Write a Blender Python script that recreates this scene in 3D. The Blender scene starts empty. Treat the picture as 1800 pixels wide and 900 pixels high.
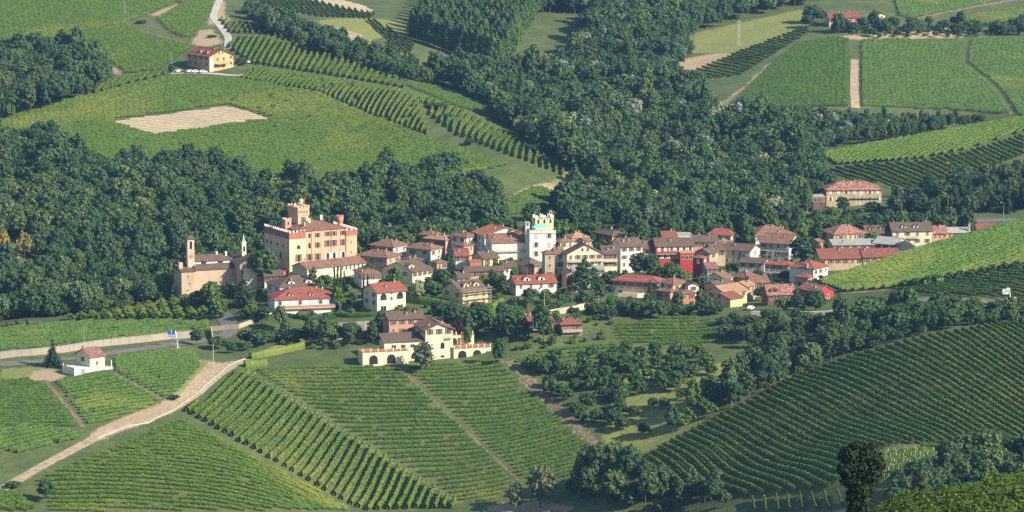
import bpy, math, random
import numpy as np
random.seed(7)
RNG = np.random.default_rng(11)
SC = bpy.context.scene
COL = SC.collection

# ------------------------------------------------------------------ camera
cam_d = bpy.data.cameras.new('camera')
cam = bpy.data.objects.new('camera', cam_d); COL.objects.link(cam)
cam_d.sensor_width = 36.0
cam_d.lens = 36.0 * 6360.0 / 1800.0
cam_d.clip_start = 1.0; cam_d.clip_end = 20000.0
cam.location = (0, 0, 230.0)
cam.rotation_euler = (math.radians(90 - 8.5), 0, 0)
SC.camera = cam

# ------------------------------------------------------------------ sky, sun, exposure
SUN_AZ, SUN_EL = 58.0, 32.0        # degrees to the right of "behind the camera", and above the horizon
to_sun = (math.sin(math.radians(SUN_AZ)) * math.cos(math.radians(SUN_EL)), -math.cos(math.radians(SUN_AZ)) * math.cos(math.radians(SUN_EL)), math.sin(math.radians(SUN_EL)))
world = bpy.data.worlds.new('World'); SC.world = world
world.use_nodes = True
wn = world.node_tree
bg = wn.nodes['Background']
sky = wn.nodes.new('ShaderNodeTexSky')
sky.sky_type = 'NISHITA'; sky.sun_disc = False
sky.sun_elevation = math.radians(SUN_EL)
sky.sun_rotation = math.atan2(to_sun[0], to_sun[1])
sky.air_density = 1.0; sky.dust_density = 1.0; sky.ozone_density = 1.0
wn.links.new(sky.outputs[0], bg.inputs[0])
bg.inputs[1].default_value = 0.085
sun_d = bpy.data.lights.new('sun', 'SUN')
sun_d.energy = 5.0; sun_d.angle = math.radians(0.5); sun_d.color = (1.0, 0.91, 0.75)
sun = bpy.data.objects.new('sun', sun_d); COL.objects.link(sun)
sun.rotation_euler = (math.radians(90 - SUN_EL), 0, math.atan2(to_sun[0], -to_sun[1]))
sun.location = (300, -100, 600)
SC.view_settings.view_transform = 'Standard'
SC.view_settings.look = 'None'
SC.view_settings.gamma = 1.0
SC.view_settings.use_curve_mapping = False
SC.view_settings.exposure = 0.90
SC.cycles.max_bounces = 5
SC.cycles.diffuse_bounces = 2
SC.cycles.glossy_bounces = 2
SC.cycles.transmission_bounces = 3
SC.cycles.volume_bounces = 0
SC.cycles.use_denoising = False
# ------------------------------------------------------------------ camera model and terrain height field
F_PX = 6360.0                      # focal length in pixels of the 1800 px wide photograph
PITCH = math.radians(8.5)          # the camera looks down from a hill
CAM_Z = 230.0

def ray(u, v):
    """direction of a photo pixel, scaled so that y = 1 (y is the distance along the ground)"""
    u = np.asarray(u, float); v = np.asarray(v, float)
    a = (u - 900.0) / F_PX; b = (450.0 - v) / F_PX
    cy, sy = math.cos(PITCH), math.sin(PITCH)
    y = cy + b * sy; z = -sy + b * cy
    return a / y, z / y

def unproj(u, v, D):
    tx, tz = ray(u, v)
    return np.array([tx * D, D + 0 * tx, CAM_Z + tz * D])

# ground control points: photo pixel of bare ground and its distance
CTRL = [
 # village plateau and its front slope
 (320,515,1425),(400,512,1420),(508,492,1402),(600,470,1420),(560,505,1385),(460,556,1352),(590,556,1350),
 (690,548,1345),(820,548,1345),(930,530,1350),(640,596,1318),(740,600,1318),(640,637,1290),(860,635,1290),(940,594,1302),(1020,590,1308),
 (700,470,1425),(800,462,1425),(900,452,1430),(960,470,1415),(800,505,1382),(1050,470,1425),(1010,505,1385),(1110,518,1365),(1200,525,1360),
 (1090,430,1475),(1180,455,1440),(1280,456,1450),(1330,452,1455),(1400,438,1470),(1500,444,1470),(1600,442,1475),(1700,430,1500),
 (1280,545,1330),(1370,545,1322),(1440,545,1320),(1390,500,1396),(1330,512,1385),(1300,536,1350),(1400,520,1358),(1500,482,1420),
 (520,565,1345),(420,560,1352),(400,600,1335),(560,612,1312),(470,640,1292),(560,640,1288),
 # striped vineyard slope below the villa
 (440,655,1278),(700,648,1283),(880,640,1285),(900,640,1285),(600,760,1228),(750,760,1228),(900,740,1240),(700,830,1200),(1000,740,1225),(1080,812,1178),
 (820,888,1172),(950,890,1160),(640,890,1175),(760,900,1170),(1020,880,1150),(1200,890,1120),(1100,850,1145),
 # left: wall, road, hut, fields down to the frame
 (0,638,1285),(120,622,1300),(300,608,1322),(380,595,1338),(0,610,1304),(200,590,1333),(370,575,1352),(0,580,1345),(100,570,1362),(360,552,1375),(350,528,1392),
 (260,548,1384),(200,556,1378),
 (180,655,1262),(60,700,1228),(0,665,1262),(250,660,1262),(330,640,1285),(310,700,1238),(420,640,1290),(130,750,1196),(280,720,1222),(0,760,1185),
 (170,768,1186),(0,855,1140),(60,830,1150),(330,730,1216),(150,850,1140),(300,890,1125),(100,900,1118),(500,890,1140),(400,780,1190),(450,830,1166),
 # valley behind the spur on the left and the wooded slope
 (0,560,1405),(60,556,1415),(-150,590,1400),(-150,640,1300),(-150,760,1180),(-150,880,1110),
 (100,545,1485),(250,520,1490),(400,500,1500),(520,480,1510),
 (0,470,1520),(0,340,1640),(180,320,1650),(330,330,1650),(0,285,1690),(160,280,1690),(450,330,1640),(550,322,1640),(700,320,1640),(880,308,1640),
 (640,420,1545),(800,395,1560),(950,385,1580),(940,345,1620),(1030,330,1640),
 # left vineyard hill
 (0,205,1790),(120,175,1800),(300,235,1735),(430,200,1755),(600,220,1740),(750,250,1705),(850,290,1655),(370,128,1840),(450,115,1850),
 (560,130,1825),(700,165,1770),(800,215,1725),(920,262,1680),(1000,305,1655),(180,120,1870),(0,90,1920),(200,60,1945),(0,0,2080),(200,0,2060),
 (380,55,1945),(390,0,2080),(460,60,1925),(550,60,1945),(640,85,1910),(500,0,2090),(650,20,2050),(720,100,1900),(760,130,1890),
 (850,190,1800),(880,240,1740),(-200,200,1800),(-200,0,2090),(-200,400,1560),
 # central wooded gully
 (860,120,1930),(900,0,2130),(1000,100,1960),(1000,200,1800),(1000,260,1735),(1100,50,2040),(1100,200,1810),(1150,300,1690),(1200,380,1580),
 (1080,390,1570),(1250,250,1735),(1300,330,1640),(1150,120,1930),(1200,0,2120),(1300,395,1545),(1400,390,1550),
 # right vineyard hill
 (1180,130,1920),(1230,100,1960),(1400,40,2040),(1280,195,1800),(1320,215,1780),(1350,100,1935),(1500,68,1985),(1700,68,1990),(1500,190,1800),(1750,200,1790),
 (1480,45,2015),(1600,40,2030),(1500,0,2100),(1700,20,2075),(1800,0,2110),(1350,0,2110),(2000,0,2110),(2000,200,1790),
 (1380,225,1765),(1550,232,1765),(1700,222,1780),
 # spur with the sloping vineyard in front of it
 (1445,272,1700),(1600,242,1712),(1800,206,1735),(2000,180,1740),(1440,300,1668),(1560,300,1650),(1700,270,1665),(1800,240,1690),(1550,335,1620),(1700,334,1610),(1800,300,1640),
 (1500,386,1578),(1430,360,1606),(1640,390,1540),(1800,383,1535),(1700,385,1540),(2000,360,1530),
 # bright vineyard knoll on the right, road below it
 (1442,496,1362),(1530,467,1357),(1640,432,1362),(1720,410,1364),(1800,388,1365),(1950,350,1365),(1480,516,1332),(1600,508,1318),(1700,490,1315),(1800,468,1315),(1950,440,1310),
 (1560,500,1330),(1600,528,1295),(1700,532,1282),(1800,536,1275),(1950,530,1270),
 (1500,470,1440),(1640,470,1445),(1800,465,1450),(1580,476,1425),(1350,478,1425),
 # shrubs, gully and the right vineyard slope
 (1500,560,1300),(1700,560,1262),(1350,575,1300),(1350,640,1262),(1230,650,1262),(1100,640,1275),(1000,640,1282),(1100,570,1318),(1250,590,1305),
 (1150,760,1200),(1250,705,1212),(1400,660,1230),(1500,620,1238),(1650,580,1235),(1800,570,1240),(1800,640,1190),(1650,680,1168),(1500,740,1150),(1300,770,1160),
 (1150,810,1160),(1300,870,1105),(1450,830,1090),(1600,770,1110),(1800,760,1112),(1400,900,1070),(1700,800,1085),(1560,830,1062),(1800,830,1060),
 (1650,880,1020),(1800,880,1020),(1500,900,1035),(1950,640,1190),(1950,760,1110),(1950,880,1015),
]
# near knoll in the bottom right corner, and ground nobody sees (x, y, z)
FREE = [(0,-80,226),(0,0,228),(60,0,228),(-60,0,226),(0,60,206),(0,200,150),(-120,300,110),(0,330,112),(60,330,122),(120,330,150),
        (-150,500,60),(-100,700,20),(0,480,85),(40,600,45),(0,800,0),(150,600,40),(100,700,20),(220,800,0),(-200,900,-12),(0,1000,-18),(100,950,-5),(180,950,-4),(250,950,0),
        (-400,2600,120),(0,2600,100),(400,2600,120),(-600,4000,150),(0,4000,140),(600,4000,150),(0,6500,180),(-900,6500,180),(900,6500,180)]
NEAR = [(1440,985,430),(1540,902,430),(1660,878,432),(1800,850,434),(1950,820,436),(1600,960,395),(1800,930,390),(2000,890,395)]

def _ctrl_xyz():
    P = [tuple(unproj(*c)) for c in CTRL + NEAR] + [tuple(float(q) for q in c) for c in FREE]
    return np.array(P)

def _tps_phi(r2):
    return 0.5 * r2 * np.log(r2 + 1e-9)

class Terrain:
    def __init__(self):
        P = _ctrl_xyz(); self.c = P[:, :2] / 100.0
        n = len(P)
        d2 = ((self.c[:, None] - self.c[None]) ** 2).sum(-1)
        A = np.zeros((n + 3, n + 3)); A[:n, :n] = _tps_phi(d2) + np.eye(n) * 0.004
        A[:n, n] = 1; A[:n, n + 1:] = self.c; A[n:, :n] = A[:n, n:].T
        b = np.zeros(n + 3); b[:n] = P[:, 2]
        self.w = np.linalg.solve(A, b); self.n = n
        self.y = np.concatenate([np.arange(-60, 360, 14.0), np.arange(360, 500, 3.5), np.arange(500, 1000, 14.0), np.arange(1000, 1720, 3.0), np.arange(1720, 2240, 4.5),
                                 np.arange(2240, 2700, 20.0), np.arange(2700, 6400, 160.0)])
        self.t = np.linspace(-0.19, 0.19, 281)
        Y, T = np.meshgrid(self.y, self.t, indexing='ij')
        X = T * (Y + 150.0)
        Z = np.concatenate([self.exact(x, y) for x, y in zip(X, Y)]).reshape(X.shape)
        Z += 0.22 * np.sin(X * 0.21 + 1.3 * np.sin(Y * 0.05)) * np.sin(Y * 0.17 + 0.7) * np.clip((Y - 900) / 200, 0, 1)
        self.X, self.Y, self.Z = X, Y, Z
    def exact(self, x, y):
        q = np.stack([np.ravel(x), np.ravel(y)], 1) / 100.0
        d2 = ((q[:, None] - self.c[None]) ** 2).sum(-1)
        return _tps_phi(d2) @ self.w[:self.n] + self.w[self.n] + q @ self.w[self.n + 1:]
    def h(self, x, y):
        x = np.asarray(x, float); y = np.asarray(y, float)
        t = x / (y + 150.0)
        j = np.clip((t - self.t[0]) / (self.t[1] - self.t[0]), 0, len(self.t) - 1.001)
        i = np.clip(np.searchsorted(self.y, y, side='right') - 1, 0, len(self.y) - 2)
        fi = np.clip((y - self.y[i]) / (self.y[i + 1] - self.y[i]), 0, 1)
        j0 = j.astype(int); fj = j - j0
        Z = self.Z
        return (Z[i, j0] * (1 - fi) + Z[i + 1, j0] * fi) * (1 - fj) + (Z[i, j0 + 1] * (1 - fi) + Z[i + 1, j0 + 1] * fi) * fj
    def hit(self, u, v, dmin=1000.0, dmax=2500.0, step=3.0):
        """first ground point met by the ray through each photo pixel -> (n,3); nan where none"""
        u = np.atleast_1d(np.asarray(u, float)); v = np.atleast_1d(np.asarray(v, float))
        tx, tz = ray(u, v)
        D = np.arange(dmin, dmax, step)
        out = np.full((len(u), 3), np.nan)
        for k in range(len(u)):
            g = CAM_Z + tz[k] * D - self.h(tx[k] * D, D)
            s = np.nonzero((g[:-1] > 0) & (g[1:] <= 0))[0]
            if len(s) == 0: continue
            i = s[0]; d = D[i] + step * g[i] / (g[i] - g[i + 1])
            x = tx[k] * d; out[k] = (x, d, float(self.h(x, d)))
        return out

TERR = Terrain()
# ------------------------------------------------------------------ helpers
def project(x, y, z):
    x = np.asarray(x, float); y = np.asarray(y, float); z = np.asarray(z, float)
    cy, sy = math.cos(PITCH), math.sin(PITCH)
    dz = z - CAM_Z
    dep = y * cy - dz * sy
    up = y * sy + dz * cy
    return 900 + F_PX * x / dep, 450 - F_PX * up / dep

def inside(poly, x, y):
    """even-odd test of many points against one polygon"""
    x = np.asarray(x, float); y = np.asarray(y, float)
    r = np.zeros(x.shape, bool); n = len(poly); j = n - 1
    for i in range(n):
        xi, yi = poly[i]; xj, yj = poly[j]
        if yi != yj:
            c = ((yi > y) != (yj > y)) & (x < (xj - xi) * (y - yi) / (yj - yi) + xi)
            r ^= c
        j = i
    return r

def ground(u, v, dmin=1000.0):
    p = TERR.hit(u, v, dmin)[0]
    return p

def tag(o, label=None, cat=None, group=None, kind=None):
    if label: o['label'] = label
    if cat: o['category'] = cat
    if group: o['group'] = group
    if kind: o['kind'] = kind
    return o

def link(o, parent=None):
    COL.objects.link(o)
    if parent is not None: o.parent = parent
    return o

def empty(name, loc=(0, 0, 0), rz=0.0, label=None, cat=None, group=None):
    o = bpy.data.objects.new(name, None)
    o.empty_display_size = 0.5
    o.location = loc; o.rotation_euler = (0, 0, rz)
    COL.objects.link(o)
    return tag(o, label, cat, group)

def np_mesh(name, verts, quads, mats=(), smooth=False, midx=None):
    """fast mesh from an (n,3) array of vertices and an (m,4) array of quads"""
    verts = np.asarray(verts, np.float32); quads = np.asarray(quads, np.int32)
    me = bpy.data.meshes.new(name)
    me.vertices.add(len(verts)); me.vertices.foreach_set('co', verts.ravel())
    k = quads.shape[1]
    me.loops.add(quads.size); me.loops.foreach_set('vertex_index', quads.ravel())
    me.polygons.add(len(quads))
    me.polygons.foreach_set('loop_start', np.arange(0, quads.size, k, dtype=np.int32))
    for m in mats: me.materials.append(m)
    if midx is not None: me.polygons.foreach_set('material_index', np.asarray(midx, np.int32))
    if smooth: me.polygons.foreach_set('use_smooth', np.ones(len(quads), bool))
    me.update(calc_edges=True)
    return me

class MB:
    """collects boxes, prisms and tubes; build() links them as one mesh object"""
    def __init__(s): s.v = []; s.f = []; s.m = []
    def poly(s, pts, m=0):
        n = len(s.v); s.v += [tuple(map(float, p)) for p in pts]; s.f.append(tuple(range(n, n + len(pts)))); s.m.append(m)
    def solid(s, pts, faces, m=0):
        n = len(s.v); s.v += [tuple(map(float, p)) for p in pts]
        for f in faces: s.f.append(tuple(n + i for i in f)); s.m.append(m)
    def box(s, x0, x1, y0, y1, z0, z1, m=0):
        s.solid([(x0,y0,z0),(x1,y0,z0),(x1,y1,z0),(x0,y1,z0),(x0,y0,z1),(x1,y0,z1),(x1,y1,z1),(x0,y1,z1)],
                [(0,3,2,1),(4,5,6,7),(0,1,5,4),(1,2,6,5),(2,3,7,6),(3,0,4,7)], m)
    def extrude(s, prof, axis, a, b, m=0):
        """closed profile of (p,q) pairs extruded from a to b along 'x' or 'y' (profile is (other,z)) or 'z' (profile is (x,y))"""
        n = len(prof)
        if axis == 'x': mk = lambda t, p: (t, p[0], p[1])
        elif axis == 'y': mk = lambda t, p: (p[0], t, p[1])
        else: mk = lambda t, p: (p[0], p[1], t)
        pts = [mk(a, p) for p in prof] + [mk(b, p) for p in prof]
        fs = [tuple(range(n)), tuple(range(2 * n - 1, n - 1, -1))] + [(i, n + i, n + (i + 1) % n, (i + 1) % n) for i in range(n)]
        s.solid(pts, fs, m)
    def tube(s, p0, p1, r0, r1=None, n=8, m=0):
        r1 = r0 if r1 is None else r1
        p0 = np.array(p0, float); p1 = np.array(p1, float); d = p1 - p0; d /= np.linalg.norm(d) + 1e-9
        a = np.cross(d, (0, 0, 1.0) if abs(d[2]) < .9 else (1.0, 0, 0)); a /= np.linalg.norm(a); b = np.cross(d, a)
        pts = []
        for c, r in ((p0, r0), (p1, r1)):
            for k in range(n):
                t = 2 * math.pi * k / n; pts.append(tuple(c + r * (math.cos(t) * a + math.sin(t) * b)))
        s.solid(pts, [(k, (k + 1) % n, n + (k + 1) % n, n + k) for k in range(n)] + [tuple(range(n - 1, -1, -1)), tuple(range(n, 2 * n))], m)
    def mesh(s, name, mats):
        me = bpy.data.meshes.new(name); me.from_pydata(s.v, [], s.f)
        for m in (mats if isinstance(mats, (list, tuple)) else [mats]): me.materials.append(m)
        if any(s.m): me.polygons.foreach_set('material_index', s.m)
        me.update()
        return me
    def build(s, name, mats, parent=None):
        return link(bpy.data.objects.new(name, s.mesh(name, mats)), parent)

# ------------------------------------------------------------------ materials
MATS = {}
def new_mat(name):
    m = bpy.data.materials.new(name); m.use_nodes = True
    nt = m.node_tree; b = nt.nodes['Principled BSDF']
    b.inputs['Specular IOR Level'].default_value = 0.25
    return m, nt, b

def N(nt, kind, **kw):
    n = nt.nodes.new(kind)
    for k, v in kw.items(): setattr(n, k, v)
    return n

def ramp(nt, fac, stops):
    r = nt.nodes.new('ShaderNodeValToRGB')
    e = r.color_ramp.elements
    while len(e) < len(stops): e.new(0.5)
    for q, (p, c) in zip(e, stops): q.position = p; q.color = (*c, 1)
    nt.links.new(fac, r.inputs[0])
    return r.outputs[0]

def noise(nt, coord, scale, detail=3.0, rough=0.6):
    n = nt.nodes.new('ShaderNodeTexNoise'); n.inputs['Scale'].default_value = scale
    n.inputs['Detail'].default_value = detail; n.inputs['Roughness'].default_value = rough
    if coord is not None: nt.links.new(coord, n.inputs['Vector'])
    return n.outputs['Fac']

def mixc(nt, fac, a, b, mode='MIX'):
    n = nt.nodes.new('ShaderNodeMix'); n.data_type = 'RGBA'; n.blend_type = mode
    def put(s, v):
        if isinstance(v, (int, float)): s.default_value = v
        elif isinstance(v, tuple): s.default_value = (*v, 1) if len(v) == 3 else v
        else: nt.links.new(v, s)
    put(n.inputs['Factor'], fac); put(n.inputs[6], a); put(n.inputs[7], b)
    return n.outputs[2]

def scale_c(c, k): return tuple(min(1.0, max(0.0, x * k)) for x in c)

def m_plain(name, c, rough=0.8, var=0.18, scale=0.6, metal=0.0):
    if name in MATS: return MATS[name]
    m, nt, b = new_mat(name)
    pos = N(nt, 'ShaderNodeNewGeometry').outputs['Position']
    f = noise(nt, pos, scale, 4)
    col = ramp(nt, f, [(0.3, scale_c(c, 1 - var)), (0.7, scale_c(c, 1 + var))])
    nt.links.new(col, b.inputs['Base Color'])
    b.inputs['Roughness'].default_value = rough; b.inputs['Metallic'].default_value = metal
    MATS[name] = m
    return m

def m_wall(name, c, dirt=0.35):
    """limewashed render: blotchy, with rain streaks and dirt patches"""
    if name in MATS: return MATS[name]
    m, nt, b = new_mat(name)
    pos = N(nt, 'ShaderNodeNewGeometry').outputs['Position']
    f1 = noise(nt, pos, 0.35, 5, 0.65)
    mp = N(nt, 'ShaderNodeMapping'); mp.inputs['Scale'].default_value = (0.8, 0.8, 0.12)
    nt.links.new(pos, mp.inputs['Vector'])
    f2 = noise(nt, mp.outputs[0], 1.0, 4, 0.6)
    base = ramp(nt, f1, [(0.25, scale_c(c, 0.84)), (0.5, c), (0.8, scale_c(c, 1.08))])
    st = ramp(nt, f2, [(0.48, (1, 1, 1)), (0.80, (1 - dirt, 1 - dirt * 1.05, 1 - dirt * 1.15))])
    col = mixc(nt, 1.0, base, st, 'MULTIPLY')
    nt.links.new(col, b.inputs['Base Color'])
    b.inputs['Roughness'].default_value = 0.9
    MATS[name] = m
    return m

def m_tile(name, c, mottle=0.5, pale=None):
    """clay tiles: individual tiles differ, lichen patches"""
    if name in MATS: return MATS[name]
    m, nt, b = new_mat(name)
    pos = N(nt, 'ShaderNodeNewGeometry').outputs['Position']
    f1 = noise(nt, pos, 0.45, 4, 0.7)
    v = N(nt, 'ShaderNodeTexVoronoi'); v.inputs['Scale'].default_value = 2.1
    nt.links.new(pos, v.inputs['Vector'])
    hs = N(nt, 'ShaderNodeSeparateColor'); nt.links.new(v.outputs['Color'], hs.inputs[0])
    base = ramp(nt, f1, [(0.3, scale_c(c, 0.72)), (0.52, c), (0.75, scale_c(c, 1.22))])
    p = pale or scale_c(c, 1.5)
    tiles = ramp(nt, hs.outputs[0], [(0.0, scale_c(c, 0.5)), (0.35, scale_c(c, 0.95)), (0.75, scale_c(c, 1.15)), (1.0, p)])
    col = mixc(nt, mottle, base, tiles)
    nt.links.new(col, b.inputs['Base Color'])
    b.inputs['Roughness'].default_value = 0.85
    bp = N(nt, 'ShaderNodeBump'); bp.inputs['Strength'].default_value = 0.6; bp.inputs['Distance'].default_value = 0.08
    nt.links.new(hs.outputs[1], bp.inputs['Height']); nt.links.new(bp.outputs[0], b.inputs['Normal'])
    MATS[name] = m
    return m

def m_leaf(name, dark, light, yellow=None, ysc=0.012, trans=0.3, ythr=(0.55, 0.72), tint=1.0):
    """foliage: each instance and each leaf clump differs, with big patches of paler growth"""
    if name in MATS: return MATS[name]
    m, nt, b = new_mat(name)
    pos = N(nt, 'ShaderNodeNewGeometry').outputs['Position']
    rnd = N(nt, 'ShaderNodeObjectInfo').outputs['Random']
    f1 = noise(nt, pos, 0.9, 3, 0.7)
    col = ramp(nt, f1, [(0.28, dark), (0.72, light)])
    tn = ramp(nt, rnd, [(0.0, (0.66, 0.78, 0.80)), (0.35, (0.9, 0.95, 0.95)), (0.65, (1.08, 1.05, 1.0)), (0.9, (1.35, 1.22, 0.95)), (1.0, (1.6, 1.4, 1.1))])
    col = mixc(nt, tint, col, mixc(nt, 1.0, col, tn, 'MULTIPLY'))
    if yellow:
        f2 = noise(nt, pos, ysc, 4, 0.6)
        ym = ramp(nt, f2, [(ythr[0], (0, 0, 0)), (ythr[1], (1, 1, 1))])
        col = mixc(nt, ym, col, mixc(nt, 0.55, col, yellow))
    nt.links.new(col, b.inputs['Base Color'])
    b.inputs['Roughness'].default_value = 0.65
    b.inputs['Specular IOR Level'].default_value = 0.18
    tr = N(nt, 'ShaderNodeBsdfTranslucent'); nt.links.new(col, tr.inputs['Color'])
    mx = N(nt, 'ShaderNodeMixShader'); mx.inputs[0].default_value = trans
    out = nt.nodes['Material Output']
    nt.links.new(b.outputs[0], mx.inputs[1]); nt.links.new(tr.outputs[0], mx.inputs[2]); nt.links.new(mx.outputs[0], out.inputs[0])
    MATS[name] = m
    return m

LEAF = m_leaf('leaf_broad', (0.032, 0.066, 0.032), (0.110, 0.178, 0.062))
LEAF_PALE = m_leaf('leaf_pale', (0.07, 0.12, 0.05), (0.17, 0.24, 0.10))
LEAF_LIME = m_leaf('leaf_lime', (0.06, 0.12, 0.02), (0.16, 0.26, 0.05))
LEAF_NEAR_SHADED = m_leaf('leaf_near_shaded', (0.009, 0.020, 0.006), (0.030, 0.052, 0.014), trans=0.15)  # dark ivy leaf, colour darkened further for the tree's backlit shade
LEAF_GREY = m_leaf('leaf_grey', (0.075, 0.095, 0.055), (0.19, 0.215, 0.13))
LEAF_SILVER = m_leaf('leaf_silver', (0.13, 0.17, 0.13), (0.30, 0.36, 0.29))
LEAF_DARK = m_leaf('leaf_conifer', (0.012, 0.032, 0.020), (0.040, 0.078, 0.040), trans=0.15)
LEAF_POPLAR = m_leaf('leaf_poplar', (0.035, 0.075, 0.026), (0.095, 0.165, 0.050))
LEAF_PURPLE = m_leaf('leaf_purple', (0.022, 0.012, 0.016), (0.060, 0.028, 0.034))
LEAF_OCHRE = m_leaf('leaf_ochre', (0.13, 0.12, 0.03), (0.34, 0.30, 0.09))
LEAF_VINE = m_leaf('leaf_vine', (0.062, 0.120, 0.020), (0.165, 0.255, 0.044), yellow=(0.36, 0.36, 0.07), ysc=0.014, ythr=(0.54, 0.72), tint=0.25)
LEAF_VINE_DARK = m_leaf('leaf_vine_dark', (0.046, 0.100, 0.022), (0.125, 0.212, 0.044), yellow=(0.28, 0.30, 0.07), ysc=0.016, ythr=(0.54, 0.72), tint=0.25)
LEAF_VINE_GOLD = m_leaf('leaf_vine_gold', (0.060, 0.130, 0.026), (0.165, 0.280, 0.052), yellow=(0.36, 0.38, 0.08), ysc=0.02, ythr=(0.5, 0.68), tint=0.25)
BARK = m_plain('bark', (0.11, 0.085, 0.06), 0.9, 0.3, 3.0)
BARK_PALE = m_plain('bark_pale', (0.42, 0.40, 0.34), 0.9, 0.25, 3.0)
# ------------------------------------------------------------------ terrain sheet with ground covers
def world_poly(px, n=6, dmin=1000.0):
    """photo polygon -> ground polygon in metres (edges resampled)"""
    out = []
    for i in range(len(px)):
        a, b = px[i], px[(i + 1) % len(px)]
        for k in range(n):
            t = k / n; u = a[0] + (b[0] - a[0]) * t; v = a[1] + (b[1] - a[1]) * t
            p = ground(u, v, dmin)
            if p[0] == p[0]: out.append((p[0], p[1]))
    return out

SOIL = [  # bare earth, pale paths and banks
 [(60,652),(95,650),(118,662),(92,670),(70,668)],
 [(0,666),(40,662),(74,660),(76,668),(0,672)],
 [(345,628),(372,632),(350,655),(318,690),(275,712),(200,740),(150,765),(170,775),(300,725),(345,690),(400,650),(425,640),(412,632),(390,640)],
 [(345,55),(372,50),(392,75),(372,82),(340,80)],
 [(375,0),(392,0),(402,40),(370,45)],
 [(265,25),(315,5),(322,10),(272,30)],
 [(182,108),(222,128),(214,134),(184,122)],
 [(1172,118),(1200,105),(1240,97),(1290,90),(1280,105),(1215,130),(1185,132)],
 [(1258,190),(1310,150),(1360,105),(1366,112),(1318,158),(1268,198)],
 [(1280,205),(1330,200),(1325,218),(1300,212)],
 [(1470,62),(1560,60),(1620,50),(1680,50),(1700,66),(1600,72),(1480,68)],
 [(885,350),(945,322),(958,326),(955,332),(900,354)],
 [(560,40),(600,50),(640,62),(620,70),(575,55)],
 [(940,335),(960,318),(985,330),(990,348),(968,340)],
 [(0,440),(35,430),(35,455),(0,470)],
 [(890,640),(905,640),(1000,725),(1085,815),(1070,820),(985,735)],
 [(860,890),(960,880),(1010,892),(1000,900),(840,900)],
 [(1100,500),(1150,520),(1120,530),(1085,520)],
]
DRYGRASS = [
 [(0,648),(60,644),(95,648),(120,662),(90,672),(0,672)],
 [(1200,95),(1215,60),(1300,40),(1420,15),(1420,45),(1350,80),(1290,92)],
 [(560,35),(640,30),(720,40),(720,55),(650,70),(700,95),(640,85),(580,60)],
 [(1090,650),(1230,640),(1390,632),(1400,650),(1300,690),(1180,780),(1090,810),(1060,770)],
 [(960,325),(1000,300),(1045,330),(1010,350)],
 [(1180,700),(1250,650),(1330,640),(1280,690)],
 [(345,630),(400,640),(340,700),(300,720),(300,690)],
]
ROCKY = [[(830,885),(960,875),(1060,895),(1060,910),(820,910)]]

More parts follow.
